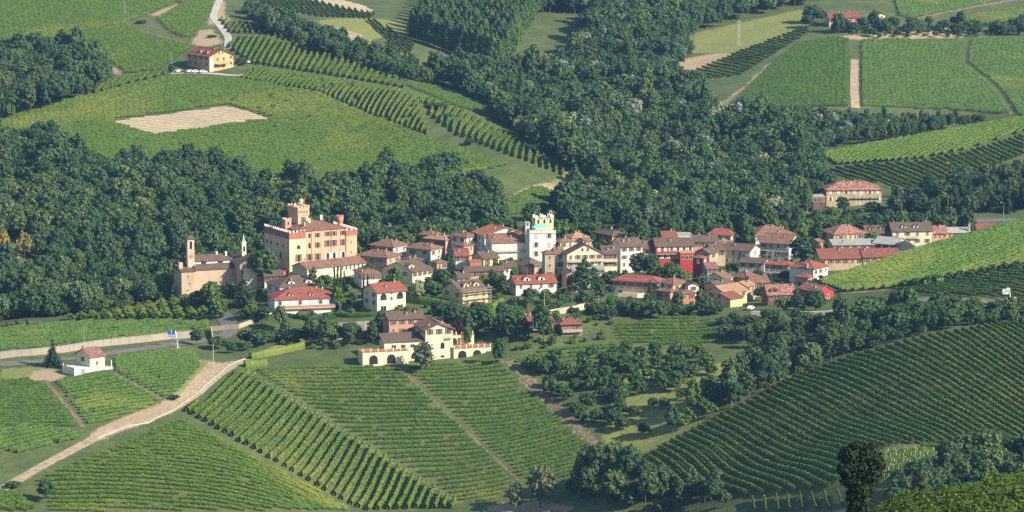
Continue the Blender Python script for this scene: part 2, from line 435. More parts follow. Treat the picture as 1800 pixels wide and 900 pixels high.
def build_terrain():
    ny, nx = TERR.X.shape
    V = np.stack([TERR.X, TERR.Y, TERR.Z], -1).reshape(-1, 3)
    i = np.arange(ny - 1)[:, None] * nx + np.arange(nx - 1)[None]
    Q = np.stack([i, i + 1, i + nx + 1, i + nx], -1).reshape(-1, 4)
    m, nt, b = new_mat('ground')
    me = np_mesh('ground', V, Q, [m], smooth=True)
    cov = np.zeros((len(V), 4), np.float32); cov[:, 3] = 1
    for k, polys in ((0, SOIL), (1, DRYGRASS)):
        for p in polys:
            w = world_poly(p)
            if len(w) > 2: cov[inside(w, V[:, 0], V[:, 1]), k] = 1
    for p in VINE_POLYS:
        w = world_poly(p)
        cov[inside(w, V[:, 0], V[:, 1]), 2] = 1
    G = cov.reshape(ny, nx, 4)
    for _ in range(2):
        G[1:-1, 1:-1, :3] = (G[1:-1, 1:-1, :3] * 2 + G[:-2, 1:-1, :3] + G[2:, 1:-1, :3] + G[1:-1, :-2, :3] + G[1:-1, 2:, :3]) / 6
    at = me.color_attributes.new('cover', 'FLOAT_COLOR', 'POINT')
    at.data.foreach_set('color', cov.ravel())
    a = N(nt, 'ShaderNodeVertexColor'); a.layer_name = 'cover'
    sp = N(nt, 'ShaderNodeSeparateColor'); nt.links.new(a.outputs[0], sp.inputs[0])
    pos = N(nt, 'ShaderNodeNewGeometry').outputs['Position']
    f = noise(nt, pos, 0.09, 6, 0.72); g = noise(nt, pos, 0.9, 4, 0.7)
    grass = ramp(nt, f, [(0.3, (0.032, 0.062, 0.020)), (0.5, (0.075, 0.110, 0.032)), (0.66, (0.15, 0.16, 0.055)), (0.8, (0.20, 0.18, 0.08))])
    grass = mixc(nt, 0.5, grass, ramp(nt, g, [(0.3, (0.03, 0.055, 0.018)), (0.7, (0.12, 0.15, 0.05))]))
    soil = ramp(nt, g, [(0.25, (0.24, 0.17, 0.10)), (0.55, (0.37, 0.28, 0.18)), (0.8, (0.50, 0.41, 0.28))])
    dry = ramp(nt, g, [(0.25, (0.09, 0.13, 0.035)), (0.5, (0.18, 0.20, 0.055)), (0.8, (0.31, 0.29, 0.11))])
    vine = ramp(nt, noise(nt, pos, 0.5, 4, 0.7), [(0.3, (0.06, 0.09, 0.026)), (0.6, (0.11, 0.125, 0.045)), (0.82, (0.26, 0.21, 0.12))])  # dark green puts shade between the vine rows into the colour; pale end is soil
    def mask(o):
        mm = N(nt, 'ShaderNodeMath', operation='ADD'); nt.links.new(o, mm.inputs[0])
        s = N(nt, 'ShaderNodeMath', operation='MULTIPLY_ADD'); nt.links.new(g, s.inputs[0]); s.inputs[1].default_value = 1.3; s.inputs[2].default_value = -0.65
        nt.links.new(s.outputs[0], mm.inputs[1])
        return ramp(nt, mm.outputs[0], [(0.36, (0, 0, 0)), (0.64, (1, 1, 1))])
    c = mixc(nt, mask(sp.outputs[2]), grass, vine)
    c = mixc(nt, mask(sp.outputs[1]), c, dry)
    c = mixc(nt, mask(sp.outputs[0]), c, soil)
    nt.links.new(c, b.inputs['Base Color']); b.inputs['Roughness'].default_value = 0.95
    bp = N(nt, 'ShaderNodeBump'); bp.inputs['Strength'].default_value = 0.5; bp.inputs['Distance'].default_value = 0.25
    nt.links.new(g, bp.inputs['Height']); nt.links.new(bp.outputs[0], b.inputs['Normal'])
    o = link(bpy.data.objects.new('ground', me))
    tag(o, kind='structure'); o['label'] = 'rolling hillside ground of grass, vineyard soil and bare earth'
    return o

def drape_strip(name, pts, width, mat, lift=0.12, step=2.5, dmin=1000.0, label=None, pix=True, kind='structure', parent=None):
    """a road or path: centre line given in photo pixels, laid on the ground"""
    P = []
    if pix:
        for i in range(len(pts) - 1):
            a, b = pts[i], pts[i + 1]
            for k in range(8):
                t = k / 8; q = ground(a[0] + (b[0] - a[0]) * t, a[1] + (b[1] - a[1]) * t, dmin)
                if q[0] == q[0]: P.append(q[:2])
        q = ground(*pts[-1], dmin)
        if q[0] == q[0]: P.append(q[:2])
    else: P = [np.array(p) for p in pts]
    P = np.array(P)
    # resample and smooth
    s = np.concatenate([[0], np.cumsum(np.linalg.norm(np.diff(P, axis=0), axis=1))])
    n = max(4, int(s[-1] / step)); ss = np.linspace(0, s[-1], n)
    P = np.stack([np.interp(ss, s, P[:, 0]), np.interp(ss, s, P[:, 1])], 1)
    for _ in range(6):
        P[1:-1] = 0.5 * P[1:-1] + 0.25 * (P[:-2] + P[2:])
    T = np.gradient(P, axis=0); T /= np.linalg.norm(T, axis=1)[:, None] + 1e-9
    Nn = np.stack([-T[:, 1], T[:, 0]], 1)
    w = np.broadcast_to(np.asarray(width, float), (n,)) if np.ndim(width) == 0 else np.interp(np.linspace(0, 1, n), np.linspace(0, 1, len(width)), width)
    rows = []
    for k in np.linspace(-1, 1, 5):
        q = P + Nn * (w * k / 2)[:, None]
        z = TERR.h(q[:, 0], q[:, 1]) + lift
        rows.append(np.column_stack([q, z]))
    V = np.stack(rows, 1).reshape(-1, 3)
    i = np.arange(n - 1)[:, None] * 5 + np.arange(4)[None]
    Q = np.stack([i, i + 5, i + 6, i + 1], -1).reshape(-1, 4)
    o = link(bpy.data.objects.new(name, np_mesh(name, V, Q, [mat], smooth=True)), parent)
    if kind: o['kind'] = kind
    if label: o['label'] = label
    return o, P

def drape_patch(name, px, mat, lift=0.15, step=2.0, label=None, furrow=None, kind='structure'):
    """a field sheet that follows the ground inside a photo polygon"""
    w = np.array(world_poly(px, 8))
    x0, y0 = w.min(0); x1, y1 = w.max(0)
    xs = np.arange(x0, x1 + step, step); ys = np.arange(y0, y1 + step, step)
    X, Y = np.meshgrid(xs, ys, indexing='ij')
    Z = TERR.h(X, Y) + lift
    ins = inside([tuple(q) for q in w], X, Y)
    idx = -np.ones(X.shape, int)
    cell = ins[:-1, :-1] & ins[1:, :-1] & ins[1:, 1:] & ins[:-1, 1:]
    use = np.zeros(X.shape, bool)
    use[:-1, :-1] |= cell; use[1:, :-1] |= cell; use[1:, 1:] |= cell; use[:-1, 1:] |= cell
    idx[use] = np.arange(use.sum())
    ci, cj = np.nonzero(cell)
    Q = np.stack([idx[ci, cj], idx[ci + 1, cj], idx[ci + 1, cj + 1], idx[ci, cj + 1]], -1)
    V = np.stack([X[use], Y[use], Z[use]], -1)
    o = link(bpy.data.objects.new(name, np_mesh(name, V, Q, [mat], smooth=True)))
    if kind: o['kind'] = kind
    if label: o['label'] = label
    return o
# ------------------------------------------------------------------ vineyards
# name: (photo polygon, two photo points along one row, row spacing m, leaf, label or None, holes, individual rows?, thickness)
VF = {}
def vf(key, poly, along, spacing, leaf, label, rows=False, hole=None, fat=1.0, tall=1.0, miss=0.02, dmin=1000.0, ends=False):
    poly = [(-120, q[1]) if q[0] == 0 else q for q in poly]
    VF[key] = dict(poly=poly, along=along, sp=spacing, leaf=leaf, label=label, rows=rows, hole=hole, fat=fat, tall=tall, miss=miss, dmin=dmin, ends=ends)

vf('stripe', [(328,724),(424,654),(440,658),(800,882),(815,893),(640,898),(600,880)], [(337,728),(417,655)], 3.0, 'LEAF_VINE', 'vine row of the steep striped vineyard beside the lane below the cream villa', True, fat=1.9, tall=1.1, ends=True)
vf('villa_left', [(446,650),(697,646),(906,842),(870,880),(815,882)], [(470,652),(660,645)], 3.4, 'LEAF_VINE_DARK', 'dense green vineyard directly below the arched cream villa', miss=0.035, tall=.72, fat=.9)
vf('villa_right', [(712,645),(880,638),(1068,812),(1000,838),(925,842)], [(720,650),(860,642)], 3.4, 'LEAF_VINE_DARK', 'dense vineyard between the stepped gap and the shaded dirt track', miss=0.035, tall=.72, fat=.9)
vf('bottom', [(62,846),(316,738),(600,888),(618,900),(90,900)], [(250,800),(400,817)], 3.4, 'LEAF_VINE', 'large vineyard with a pale patch below the curving lane', miss=0.03, tall=.72, fat=.9)
vf('left_a', [(0,674),(72,668),(136,750),(0,750)], [(0,700),(100,695)], 3.4, 'LEAF_VINE_DARK', 'small vineyard at the picture edge below the bare bank', miss=0.03, tall=.72, fat=.9)
vf('left_b', [(98,670),(150,665),(196,658),(282,702),(268,716),(158,752)], [(120,690),(240,672)], 3.4, 'LEAF_VINE_DARK', 'vineyard just below the small yellow hut', miss=0.03, tall=.72, fat=.9)
vf('left_c', [(198,624),(342,618),(352,646),(308,694),(286,700),(204,654)], [(220,650),(330,640)], 3.4, 'LEAF_VINE_DARK', 'vineyard beside the small yellow hut under the road wall', miss=0.03, tall=.72, fat=.9)
vf('left_d', [(0,756),(60,752),(146,762),(138,774),(0,832)], [(0,800),(147,763)], 3.2, 'LEAF_VINE_DARK', 'few vine rows above the lane at the picture edge')
vf('left_e', [(0,866),(28,868),(70,900),(0,900)], [(0,885),(50,892)], 2.5, 'LEAF_VINE', 'corner of vineyard under the lane bend')
vf('wall_top', [(0,590),(60,574),(100,568),(366,562),(374,582),(300,596),(0,626)], [(0,606),(300,586)], 3.4, 'LEAF_VINE_DARK', 'vineyard above the long concrete road wall', miss=0.02, tall=.72, fat=.9)
vf('wave', [(88,566),(180,554),(250,542),(300,531),(352,521),(362,560),(100,566)], [(349,564),(335,532)], 4.6, 'LEAF_VINE', 'tall vine row curving over the rise below the old church', True, fat=3.4, tall=1.35, ends=True)
vf('wave_left', [(0,582),(54,568),(58,574),(0,592)], [(20,588),(14,570)], 4.0, 'LEAF_VINE', 'short vine rows beside the red roof at the picture edge')
vf('below_village_a', [(1078,574),(1196,557),(1250,562),(1308,598),(1200,612),(1092,604)], [(1090,590),(1260,585)], 3.4, 'LEAF_VINE_DARK', 'vineyard patch under the garden trees below the large red hipped roof', tall=.72, fat=.9)
vf('below_village_b', [(900,630),(985,612),(1086,604),(1090,622),(950,654),(930,660)], [(920,640),(1060,618)], 3.4, 'LEAF_VINE_DARK', 'narrow vineyard between the timber tavern and the orchard', tall=.72, fat=.9)
vf('right_slope', [(1092,832),(1180,778),(1290,722),(1390,668),(1500,628),(1640,590),(1800,568),(1980,560),(1980,768),(1690,784),(1580,780),(1500,812),(1470,858),(1330,872),(1240,872),(1150,846)], [(1350,787),(1467,827)], 2.9, 'LEAF_VINE', 'vine row on the shaded slope that falls towards the gully', True, fat=1.4, miss=0.02)
vf('right_low', [(1580,786),(1690,788),(1800,778),(1800,800),(1720,794),(1640,790)], [(1600,786),(1780,792)], 2.6, 'LEAF_VINE_DARK', 'lower vine rows above the white posts on the shaded slope')
vf('front_rows', [(1310,880),(1480,866),(1480,898),(1320,902)], [(1398,899),(1393,868)], 3.4, 'LEAF_VINE', 'vine row running straight downhill beside the tall dark tree', True, fat=0.8)
vf('posts', [(1546,802),(1566,790),(1692,792),(1740,798),(1690,812),(1612,842),(1548,850)], [(1560,800),(1690,800)], 2.0, 'LEAF_VINE', 'young vineyard with white posts beside the tiny red roofed shed', fat=0.5, tall=0.6, miss=0.2)
vf('knoll', [(1436,497),(1530,468),(1640,433),(1720,411),(1800,389),(1860,372),(1860,458),(1800,466),(1700,487),(1640,500),(1480,514)], [(1667,490),(1771,452)], 2.7, 'LEAF_VINE_GOLD', 'sunlit yellow green vine row on the knoll in front of the village', True, fat=1.2, ends=True)
vf('knoll_low', [(1572,514),(1640,504),(1700,492),(1800,472),(1980,442),(1980,532),(1760,525),(1650,521)], [(1600,509),(1790,522)], 2.7, 'LEAF_VINE_DARK', 'dark vineyard below the sunlit knoll and above the road')
vf('hill_low', [(0,214),(120,178),(200,160),(290,136),(420,142),(560,165),(640,200),(760,246),(896,292),(840,304),(700,312),(560,326),(480,330),(260,322),(120,300),(0,290)], [(200,250),(420,240)], 2.6, 'LEAF_VINE', 'broad sunlit vineyard on the far hillside round the ploughed field', hole=[(188,213),(403,184),(484,210),(270,240)])
vf('hill_stroke', [(424,140),(450,118),(560,136),(700,160),(748,172),(744,200),(762,242),(640,198),(560,163)], [(560,165),(584,142)], 3.0, 'LEAF_VINE', 'vineyard with slanting dark gaps above the broad far hillside')
vf('hill_band', [(402,84),(420,64),(470,66),(600,100),(700,133),(712,156),(600,136),(440,112)], [(560,132),(578,104)], 3.4, 'LEAF_VINE', 'vine row in the bright striped band behind the yellow farmhouse', True, fat=1.9, tall=1.1, ends=True)
vf('hill_band_top', [(384,32),(440,42),(520,72),(620,98),(700,130),(600,97),(470,62),(404,58)], [(500,80),(512,58)], 3.2, 'LEAF_VINE', 'short vine rows along the lane behind the yellow farmhouse')
vf('ridge_a', [(704,148),(760,154),(830,178),(872,200),(880,212),(800,188),(752,168)], [(770,172),(850,196)], 3.0, 'LEAF_VINE_DARK', 'vine rows following the wooded ridge line of the far hill')
vf('ridge_b', [(750,172),(810,194),(890,236),(944,268),(1030,326),(1006,316),(930,286),(800,236),(752,200)], [(800,228),(818,196)], 3.3, 'LEAF_VINE', 'vine row stepping down the far ridge towards the woods', True, fat=1.7, tall=1.1)
vf('ridge_c', [(590,68),(640,76),(740,106),(752,114),(700,112),(600,82)], [(640,90),(646,76)], 3.2, 'LEAF_VINE', 'short vine rows beyond the hedge of the far ridge')
vf('ridge_d', [(640,38),(660,36),(728,80),(720,100),(700,92)], [(650,40),(712,92)], 3.4, 'LEAF_VINE_DARK', 'vine rows in the shade of the poplar plantation')
vf('ridge_e', [(450,0),(545,0),(600,14),(660,26),(650,34),(560,30),(480,14)], [(540,24),(520,2)], 3.0, 'LEAF_VINE', 'striped vine rows below the far ploughed field')
vf('top_left', [(0,0),(372,0),(366,34),(330,70),(342,82),(322,96),(282,124),(222,130),(186,104),(176,92),(120,80),(0,88)], [(60,60),(260,52)], 2.7, 'LEAF_VINE', 'wide vineyard in the upper corner above the dark copse', hole=[(222,42),(262,26),(312,4),(322,8),(276,34),(300,58),(345,74),(341,84),(250,60)])
vf('copse_rows', [(124,164),(150,150),(280,126),(296,132),(160,166)], [(190,160),(215,140)], 3.4, 'LEAF_VINE', 'short vine rows between the copse and the yellow farmhouse')
vf('bowl', [(890,352),(948,328),(980,345),(966,376),(884,380)], [(900,365),(970,360)], 2.6, 'LEAF_VINE_DARK', 'small vineyard bowl in the woods behind the yellow crenellated tower')
vf('right_hill_a', [(1264,200),(1300,172),(1352,118),(1402,80),(1460,70),(1494,70),(1492,188),(1420,190),(1330,190)], [(1330,150),(1480,146)], 2.7, 'LEAF_VINE_DARK', 'far vineyard on the dirt strip side nearest the eroded bank')
vf('right_hill_b', [(1514,72),(1700,72),(1688,110),(1740,150),(1780,202),(1700,196),(1514,188)], [(1540,150),(1720,150)], 2.7, 'LEAF_VINE_DARK', 'large far vineyard between the dirt strip and the stepped gap')
vf('right_hill_c', [(1706,72),(1980,66),(1980,206),(1792,202),(1752,150),(1700,110)], [(1720,100),(1800,100)], 2.7, 'LEAF_VINE_DARK', 'far vineyard at the picture edge beyond the stepped gap')
vf('bank_rows', [(1192,136),(1300,92),(1418,46),(1424,58),(1372,90),(1302,134),(1232,142)], [(1300,118),(1330,124)], 4.6, 'LEAF_VINE', 'vine rows under the eroded bank of the far meadow', tall=.85)
vf('top_right_a', [(1572,0),(1800,-8),(1680,18),(1600,34),(1580,28)], [(1600,14),(1680,6)], 3.0, 'LEAF_VINE_DARK', 'terraced vine rows above the far lane')
vf('top_right_b', [(1676,34),(1800,12),(1980,-15),(1980,46),(1680,46)], [(1700,36),(1790,32)], 2.7, 'LEAF_VINE_DARK', 'far vineyard below the far lane at the picture corner')
vf('spur', [(1442,272),(1520,257),(1640,236),(1800,208),(1980,178),(1980,205),(1800,232),(1700,264),(1620,280),(1470,290)], [(1482,284),(1532,258)], 3.0, 'LEAF_VINE', 'slanting vine row on the bright spur below the straight tree row', True, fat=1.5)
vf('spur_low', [(1446,306),(1470,296),(1620,284),(1700,268),(1800,238),(1800,275),(1700,310),(1600,332)], [(1470,306),(1530,326)], 3.6, 'LEAF_VINE', 'wavy vine rows with dark gaps behind the brick villa')
vf('back_field', [(1150,412),(1210,400),(1290,384),(1380,386),(1310,400),(1190,416)], [(1200,408),(1260,396)], 3.0, 'LEAF_VINE', 'thin strip of vines behind the village roofs')
vf('near', [(1546,903),(1660,880),(1800,851),(1980,815),(1980,940),(1560,960)], [(1600,905),(1800,862)], 2.4, 'LEAF_VINE', 'near vineyard on the knoll in the picture corner', dmin=350.0, fat=1.0, miss=0.0)
VINE_POLYS = [d['poly'] for k, d in VF.items() if k not in ('near',)]

def vine_segment(seed, leaf, L=3.0, ncard=34, size=0.42):
    """3 m of trained vine: a lumpy leafy wall with shoots, along x, standing on z = 0"""
    r = np.random.default_rng(seed)
    V = []; Q = []
    # lumpy core
    xs = np.linspace(-L / 2 - 0.1, L / 2 + 0.1, 5); prof = [(-0.20, 0.45), (-0.34, 1.0), (-0.22, 1.65), (0.0, 1.85), (0.22, 1.65), (0.34, 1.0), (0.20, 0.45)]
    for x in xs:
        for (p, z) in prof:
            V.append((x + r.normal(0, .08), p * r.uniform(.6, 1.25), z + r.normal(0, .10)))
    k = len(prof)
    for i in range(len(xs) - 1):
        for j in range(k - 1): Q.append((i * k + j, i * k + j + 1, (i + 1) * k + j + 1, (i + 1) * k + j))
    for _ in range(ncard):
        a = r.uniform(0.05, math.pi - 0.05)
        y = 0.42 * math.cos(a) * r.uniform(.8, 1.2); z = 0.75 + 1.15 * math.sin(a) * r.uniform(.75, 1.15) if r.random() < .6 else r.uniform(.4, 1.7)
        c = np.array((r.uniform(-L / 2, L / 2), y, z))
        n = np.array((r.normal(0, .5), math.cos(a) + r.normal(0, .4), math.sin(a) + r.normal(0, .4))); n /= np.linalg.norm(n)
        t = np.cross(n, r.normal(size=3)); t /= np.linalg.norm(t); b = np.cross(n, t)
        s = size * r.uniform(.6, 1.25)
        i = len(V)
        for (p, q) in ((-.5, -.35), (.5, -.5), (.45, .5), (-.4, .45)): V.append(tuple(c + s * (p * t + q * b) + n * r.normal(0, .04)))
        Q.append((i, i + 1, i + 2, i + 3))
    return np.array(V), np.array(Q)

def rows_of(d):
    """straight vine rows clipped to the field: list of arrays of segment centres, plus the row direction"""
    w = world_poly(d['poly'], 8, d['dmin'])
    hole = world_poly(d['hole'], 8) if d['hole'] else None
    a = ground(*d['along'][0], d['dmin'])[:2]; b = ground(*d['along'][1], d['dmin'])[:2]
    dr = (b - a) / np.linalg.norm(b - a); nr = np.array((-dr[1], dr[0]))
    W = np.array(w); s = W @ dr; o = W @ nr
    out = []
    step = 1.0
    ss = np.arange(s.min() - 3, s.max() + 3, step)
    for off in np.arange(o.min() + d['sp'] * 0.4, o.max(), d['sp']):
        P = ss[:, None] * dr + (off + 0.12 * np.sin(ss * 0.11 + off))[:, None] * nr
        m = inside(w, P[:, 0], P[:, 1])
        if hole is not None: m &= ~inside(hole, P[:, 0], P[:, 1])
        i = 0
        while i < len(m):
            if m[i]:
                j = i
                while j < len(m) and m[j]: j += 1
                if j - i >= 4: out.append(P[i:j])
                i = j
            else: i += 1
    return out, dr

def seg_places(P, dr, d, rng):
    """segments along one row: centre, yaw, pitch, scale"""
    L = len(P) * 1.0; n = max(1, int(round(L / 3.0)))
    t = (np.arange(n) + .5) / n * (len(P) - 1)
    x = np.interp(t, np.arange(len(P)), P[:, 0]); y = np.interp(t, np.arange(len(P)), P[:, 1])
    keep = rng.random(n) > (0 if d['rows'] else d['miss'])
    x, y = x[keep], y[keep]; n2 = len(x)
    z = TERR.h(x, y) - 0.05
    dz = TERR.h(x + dr[0], y + dr[1]) - TERR.h(x - dr[0], y - dr[1])
    pitch = -np.arctan2(dz, 2.0)
    yaw = np.full(n2, math.atan2(dr[1], dr[0])) + rng.normal(0, .02, n2) + math.pi * rng.integers(0, 2, n2)
    pitch = np.where(np.cos(yaw - math.atan2(dr[1], dr[0])) < 0, -pitch, pitch)
    k = .35 if d['rows'] else 1.0
    sc = np.stack([np.full(n2, L / n / 3.0 * (1.2 if d['rows'] else 1.0)), d['fat'] * (1 + k * rng.uniform(-.15, .2, n2)), d['tall'] * (1 + k * rng.uniform(-.14, .12, n2))], 1)
    return np.stack([x, y, z], 1), yaw, pitch, sc

def instancer(name, points, eul, sc, idx, sources):
    """one 'stuff' object: geometry nodes set source meshes on the points"""
    me = bpy.data.meshes.new(name); me.vertices.add(len(points)); me.vertices.foreach_set('co', np.asarray(points, np.float32).ravel())
    for nm, dat in (('rot', eul), ('scl', sc)):
        a = me.attributes.new(nm, 'FLOAT_VECTOR', 'POINT'); a.data.foreach_set('vector', np.asarray(dat, np.float32).ravel())
    a = me.attributes.new('idx', 'INT', 'POINT'); a.data.foreach_set('value', np.asarray(idx, np.int32))
    ob = link(bpy.data.objects.new(name, me))
    ng = bpy.data.node_groups.new(name, 'GeometryNodeTree')
    ng.interface.new_socket('Geometry', in_out='INPUT', socket_type='NodeSocketGeometry')
    ng.interface.new_socket('Geometry', in_out='OUTPUT', socket_type='NodeSocketGeometry')
    gi = ng.nodes.new('NodeGroupInput'); go = ng.nodes.new('NodeGroupOutput')
    jn = ng.nodes.new('GeometryNodeJoinGeometry')
    for s in reversed(sources):
        oi = ng.nodes.new('GeometryNodeObjectInfo'); oi.inputs['Object'].default_value = s
        oi.inputs['As Instance'].default_value = True
        ng.links.new(oi.outputs['Geometry'], jn.inputs[0])
    ip = ng.nodes.new('GeometryNodeInstanceOnPoints'); ip.inputs['Pick Instance'].default_value = True
    def attr(nm, ty):
        q = ng.nodes.new('GeometryNodeInputNamedAttribute'); q.data_type = ty; q.inputs[0].default_value = nm
        return q.outputs[0]
    e = ng.nodes.new('FunctionNodeEulerToRotation')
    ng.links.new(attr('rot', 'FLOAT_VECTOR'), e.inputs[0])
    ng.links.new(gi.outputs[0], ip.inputs['Points']); ng.links.new(jn.outputs[0], ip.inputs['Instance'])
    ng.links.new(attr('idx', 'INT'), ip.inputs['Instance Index'])
    ng.links.new(e.outputs[0], ip.inputs['Rotation']); ng.links.new(attr('scl', 'FLOAT_VECTOR'), ip.inputs['Scale'])
    ng.links.new(ip.outputs[0], go.inputs[0])
    md = ob.modifiers.new('scatter', 'NODES'); md.node_group = ng
    ob['kind'] = 'stuff'
    return ob

def build_vines():
    leafs = {'LEAF_VINE': LEAF_VINE, 'LEAF_VINE_DARK': LEAF_VINE_DARK, 'LEAF_VINE_GOLD': LEAF_VINE_GOLD}
    src = {}
    for ln, lm in leafs.items():
        src[ln] = []
        for k in range(4):
            V, Q = vine_segment(50 + k, lm)
            src[ln].append(bpy.data.objects.new('vine_plant', np_mesh('vine_plant', V, Q, [lm])))
    arrs = [vine_segment(50 + k, None, ncard=24) for k in range(4)]
    src['near'] = [bpy.data.objects.new('vine_plant', np_mesh('vine_plant', *vine_segment(90 + k, None, ncard=420, size=0.20), [LEAF_VINE])) for k in range(3)]
    post_m = m_plain('vine_post', (0.55, 0.52, 0.46), 0.8)
    nrows = 0
    for key, d in VF.items():
        rng = np.random.default_rng(abs(hash(key)) % 1000 if False else sum(map(ord, key)))
        rows, dr = rows_of(d)
        if d['rows']:
            for P in rows:
                C, yaw, pitch, sc = seg_places(P, dr, d, rng)
                if len(C) == 0: continue
                VV = []; QQ = []; base = 0
                o0 = C[len(C) // 2].copy()
                for c, ya, pi_, s in zip(C, yaw, pitch, sc):
                    V, Q = arrs[rng.integers(0, 4)]
                    W = V * s
                    cp, sp = math.cos(pi_), math.sin(pi_)
                    W = np.stack([W[:, 0] * cp + W[:, 2] * sp, W[:, 1], -W[:, 0] * sp + W[:, 2] * cp], 1)
                    cy, sy = math.cos(ya), math.sin(ya)
                    W = np.stack([W[:, 0] * cy - W[:, 1] * sy, W[:, 0] * sy + W[:, 1] * cy, W[:, 2]], 1) + (c - o0)
                    VV.append(W); QQ.append(Q + base); base += len(V)
                o = link(bpy.data.objects.new('vine_row', np_mesh('vine_row', np.concatenate(VV), np.concatenate(QQ), [leafs[d['leaf']]])))
                o.location = o0
                tag(o, d['label'], 'vine row', d['label'].replace('vine row', 'vine rows', 1))
                nrows += 1
        else:
            A = [seg_places(P, dr, d, rng) for P in rows]
            A = [a for a in A if len(a[0])]
            C = np.concatenate([a[0] for a in A]); yaw = np.concatenate([a[1] for a in A]); pit = np.concatenate([a[2] for a in A]); sc = np.concatenate([a[3] for a in A])
            eul = np.stack([np.zeros(len(C)), pit, yaw], 1)
            ss = src['near'] if key == 'near' else src[d['leaf']]
            ob = instancer('vineyard', C, eul, sc, rng.integers(0, len(ss), len(C)), ss)
            tag(ob, d['label'], 'vineyard')
        if key == 'posts':
            mb = MB()
            for P in rows:
                for k in range(rng.integers(0, 3), len(P), 3):
                    x, y = P[k] + rng.normal(0, .35, 2); z = float(TERR.h(x, y))
                    mb.tube((x, y, z - .2), (x, y, z + rng.uniform(1.1, 1.7)), 0.055, 0.055, 5)
            o = mb.build('vine_posts', m_plain('white_post', (0.72, 0.70, 0.66), .7)); tag(o, 'white wooden vine posts standing in the young vineyard', 'posts', kind='stuff')
    print('vine rows', nrows)
# ------------------------------------------------------------------ trees
def cards(C, Nrm, size, r, aspect=1.0):
    """irregular leaf-clump quads at centres C facing roughly along Nrm"""
    n = len(C)
    Nrm = Nrm / (np.linalg.norm(Nrm, axis=1)[:, None] + 1e-9)
    t = np.cross(Nrm, r.normal(size=(n, 3))); t /= np.linalg.norm(t, axis=1)[:, None] + 1e-9
    b = np.cross(Nrm, t)
    s = size * r.uniform(.55, 1.3, n)[:, None]
    V = np.empty((n, 4, 3))
    for k, (p, q) in enumerate(((-.5, -.32), (.42, -.5), (.5, .36), (-.36, .5))):
        V[:, k] = C + s * (p * aspect * t + q * b) + Nrm * (r.normal(0, .10, n)[:, None] * s)
    return V.reshape(-1, 3), np.arange(4 * n).reshape(-1, 4)

def blob(c, rad, r, nu=8, nv=5):
    """lumpy closed ellipsoid as quads"""
    V = []; Q = []
    for i in range(nv + 1):
        th = math.pi * i / nv
        for j in range(nu):
            ph = 2 * math.pi * j / nu
            k = r.uniform(.82, 1.12)
            V.append((c[0] + rad[0] * k * math.sin(th) * math.cos(ph), c[1] + rad[1] * k * math.sin(th) * math.sin(ph), c[2] + rad[2] * k * math.cos(th)))
    for i in range(nv):
        for j in range(nu):
            Q.append((i * nu + j, (i + 1) * nu + j, (i + 1) * nu + (j + 1) % nu, i * nu + (j + 1) % nu))
    return np.array(V), np.array(Q)

def join(parts):
    V = []; Q = []; b = 0
    for v, q in parts: V.append(v); Q.append(q + b); b += len(v)
    return np.concatenate(V), np.concatenate(Q)

def crown_broad(seed, R=4.2, H=9.0, base=2.6, nclump=26, ncard=34, size=0.75, loose=0.0):
    """uneven crown: leaf clumps on a lopsided ellipsoid; inner mass is small so that sky and shade show between clumps"""
    r = np.random.default_rng(seed)
    cz = base + H * 0.5; parts = []
    lean = r.normal(0, .12 * R, 2)
    P = []
    for k in range(nclump):
        t = (k + .5) / nclump; th = math.acos(1 - 1.75 * t); ph = k * 2.39996 + r.uniform(-.4, .4)
        rr = r.uniform(.62, .92)
        P.append((lean[0] + R * rr * math.sin(th) * math.cos(ph), lean[1] + R * rr * math.sin(th) * math.sin(ph), cz + H * .5 * rr * math.cos(th)))
    P = np.array(P)
    parts.append(blob((lean[0], lean[1], cz), (R * .60, R * .60, H * .36), r))
    for c in P:
        cr = R * r.uniform(.26, .42)
        parts.append(blob(c, (cr * .70, cr * .70, cr * .62), r, 6, 4))
        d = r.normal(size=(ncard, 3)); d /= np.linalg.norm(d, axis=1)[:, None]
        d[:, 2] = np.where(d[:, 2] < -.5, -d[:, 2], d[:, 2])
        C = c + d * cr * r.uniform(.72, 1.12 + loose, ncard)[:, None] * np.array((1, 1, .9))
        parts.append(cards(C, d + r.normal(0, .45, (ncard, 3)), size, r))
    return join(parts)

def crown_tall(seed, R=1.9, H=15.0, base=1.5, n=700, size=0.7, power=0.55):
    """narrow upright crown (poplar, cypress)"""
    r = np.random.default_rng(seed); parts = []
    def rad(t): return R * (np.sin(math.pi * np.clip(t, 0, 1) ** power) ** .8 * .92 + .08)
    t = r.uniform(0, 1, n); ph = r.uniform(0, 2 * math.pi, n)
    w = rad(t) * r.uniform(.7, 1.12, n) * (1 + .16 * np.sin(3 * ph + 9 * t))
    C = np.stack([w * np.cos(ph), w * np.sin(ph), base + H * t], 1)
    parts.append(cards(C, np.stack([np.cos(ph), np.sin(ph), np.full(n, .5)], 1) + r.normal(0, .4, (n, 3)), size, r))
    for k in range(7):
        tt = (k + .5) / 7; q = float(rad(np.array(tt)))
        parts.append(blob((r.normal(0, .1), r.normal(0, .1), base + H * tt), (q * .75, q * .75, H / 9), r, 7, 4))
    return join(parts)

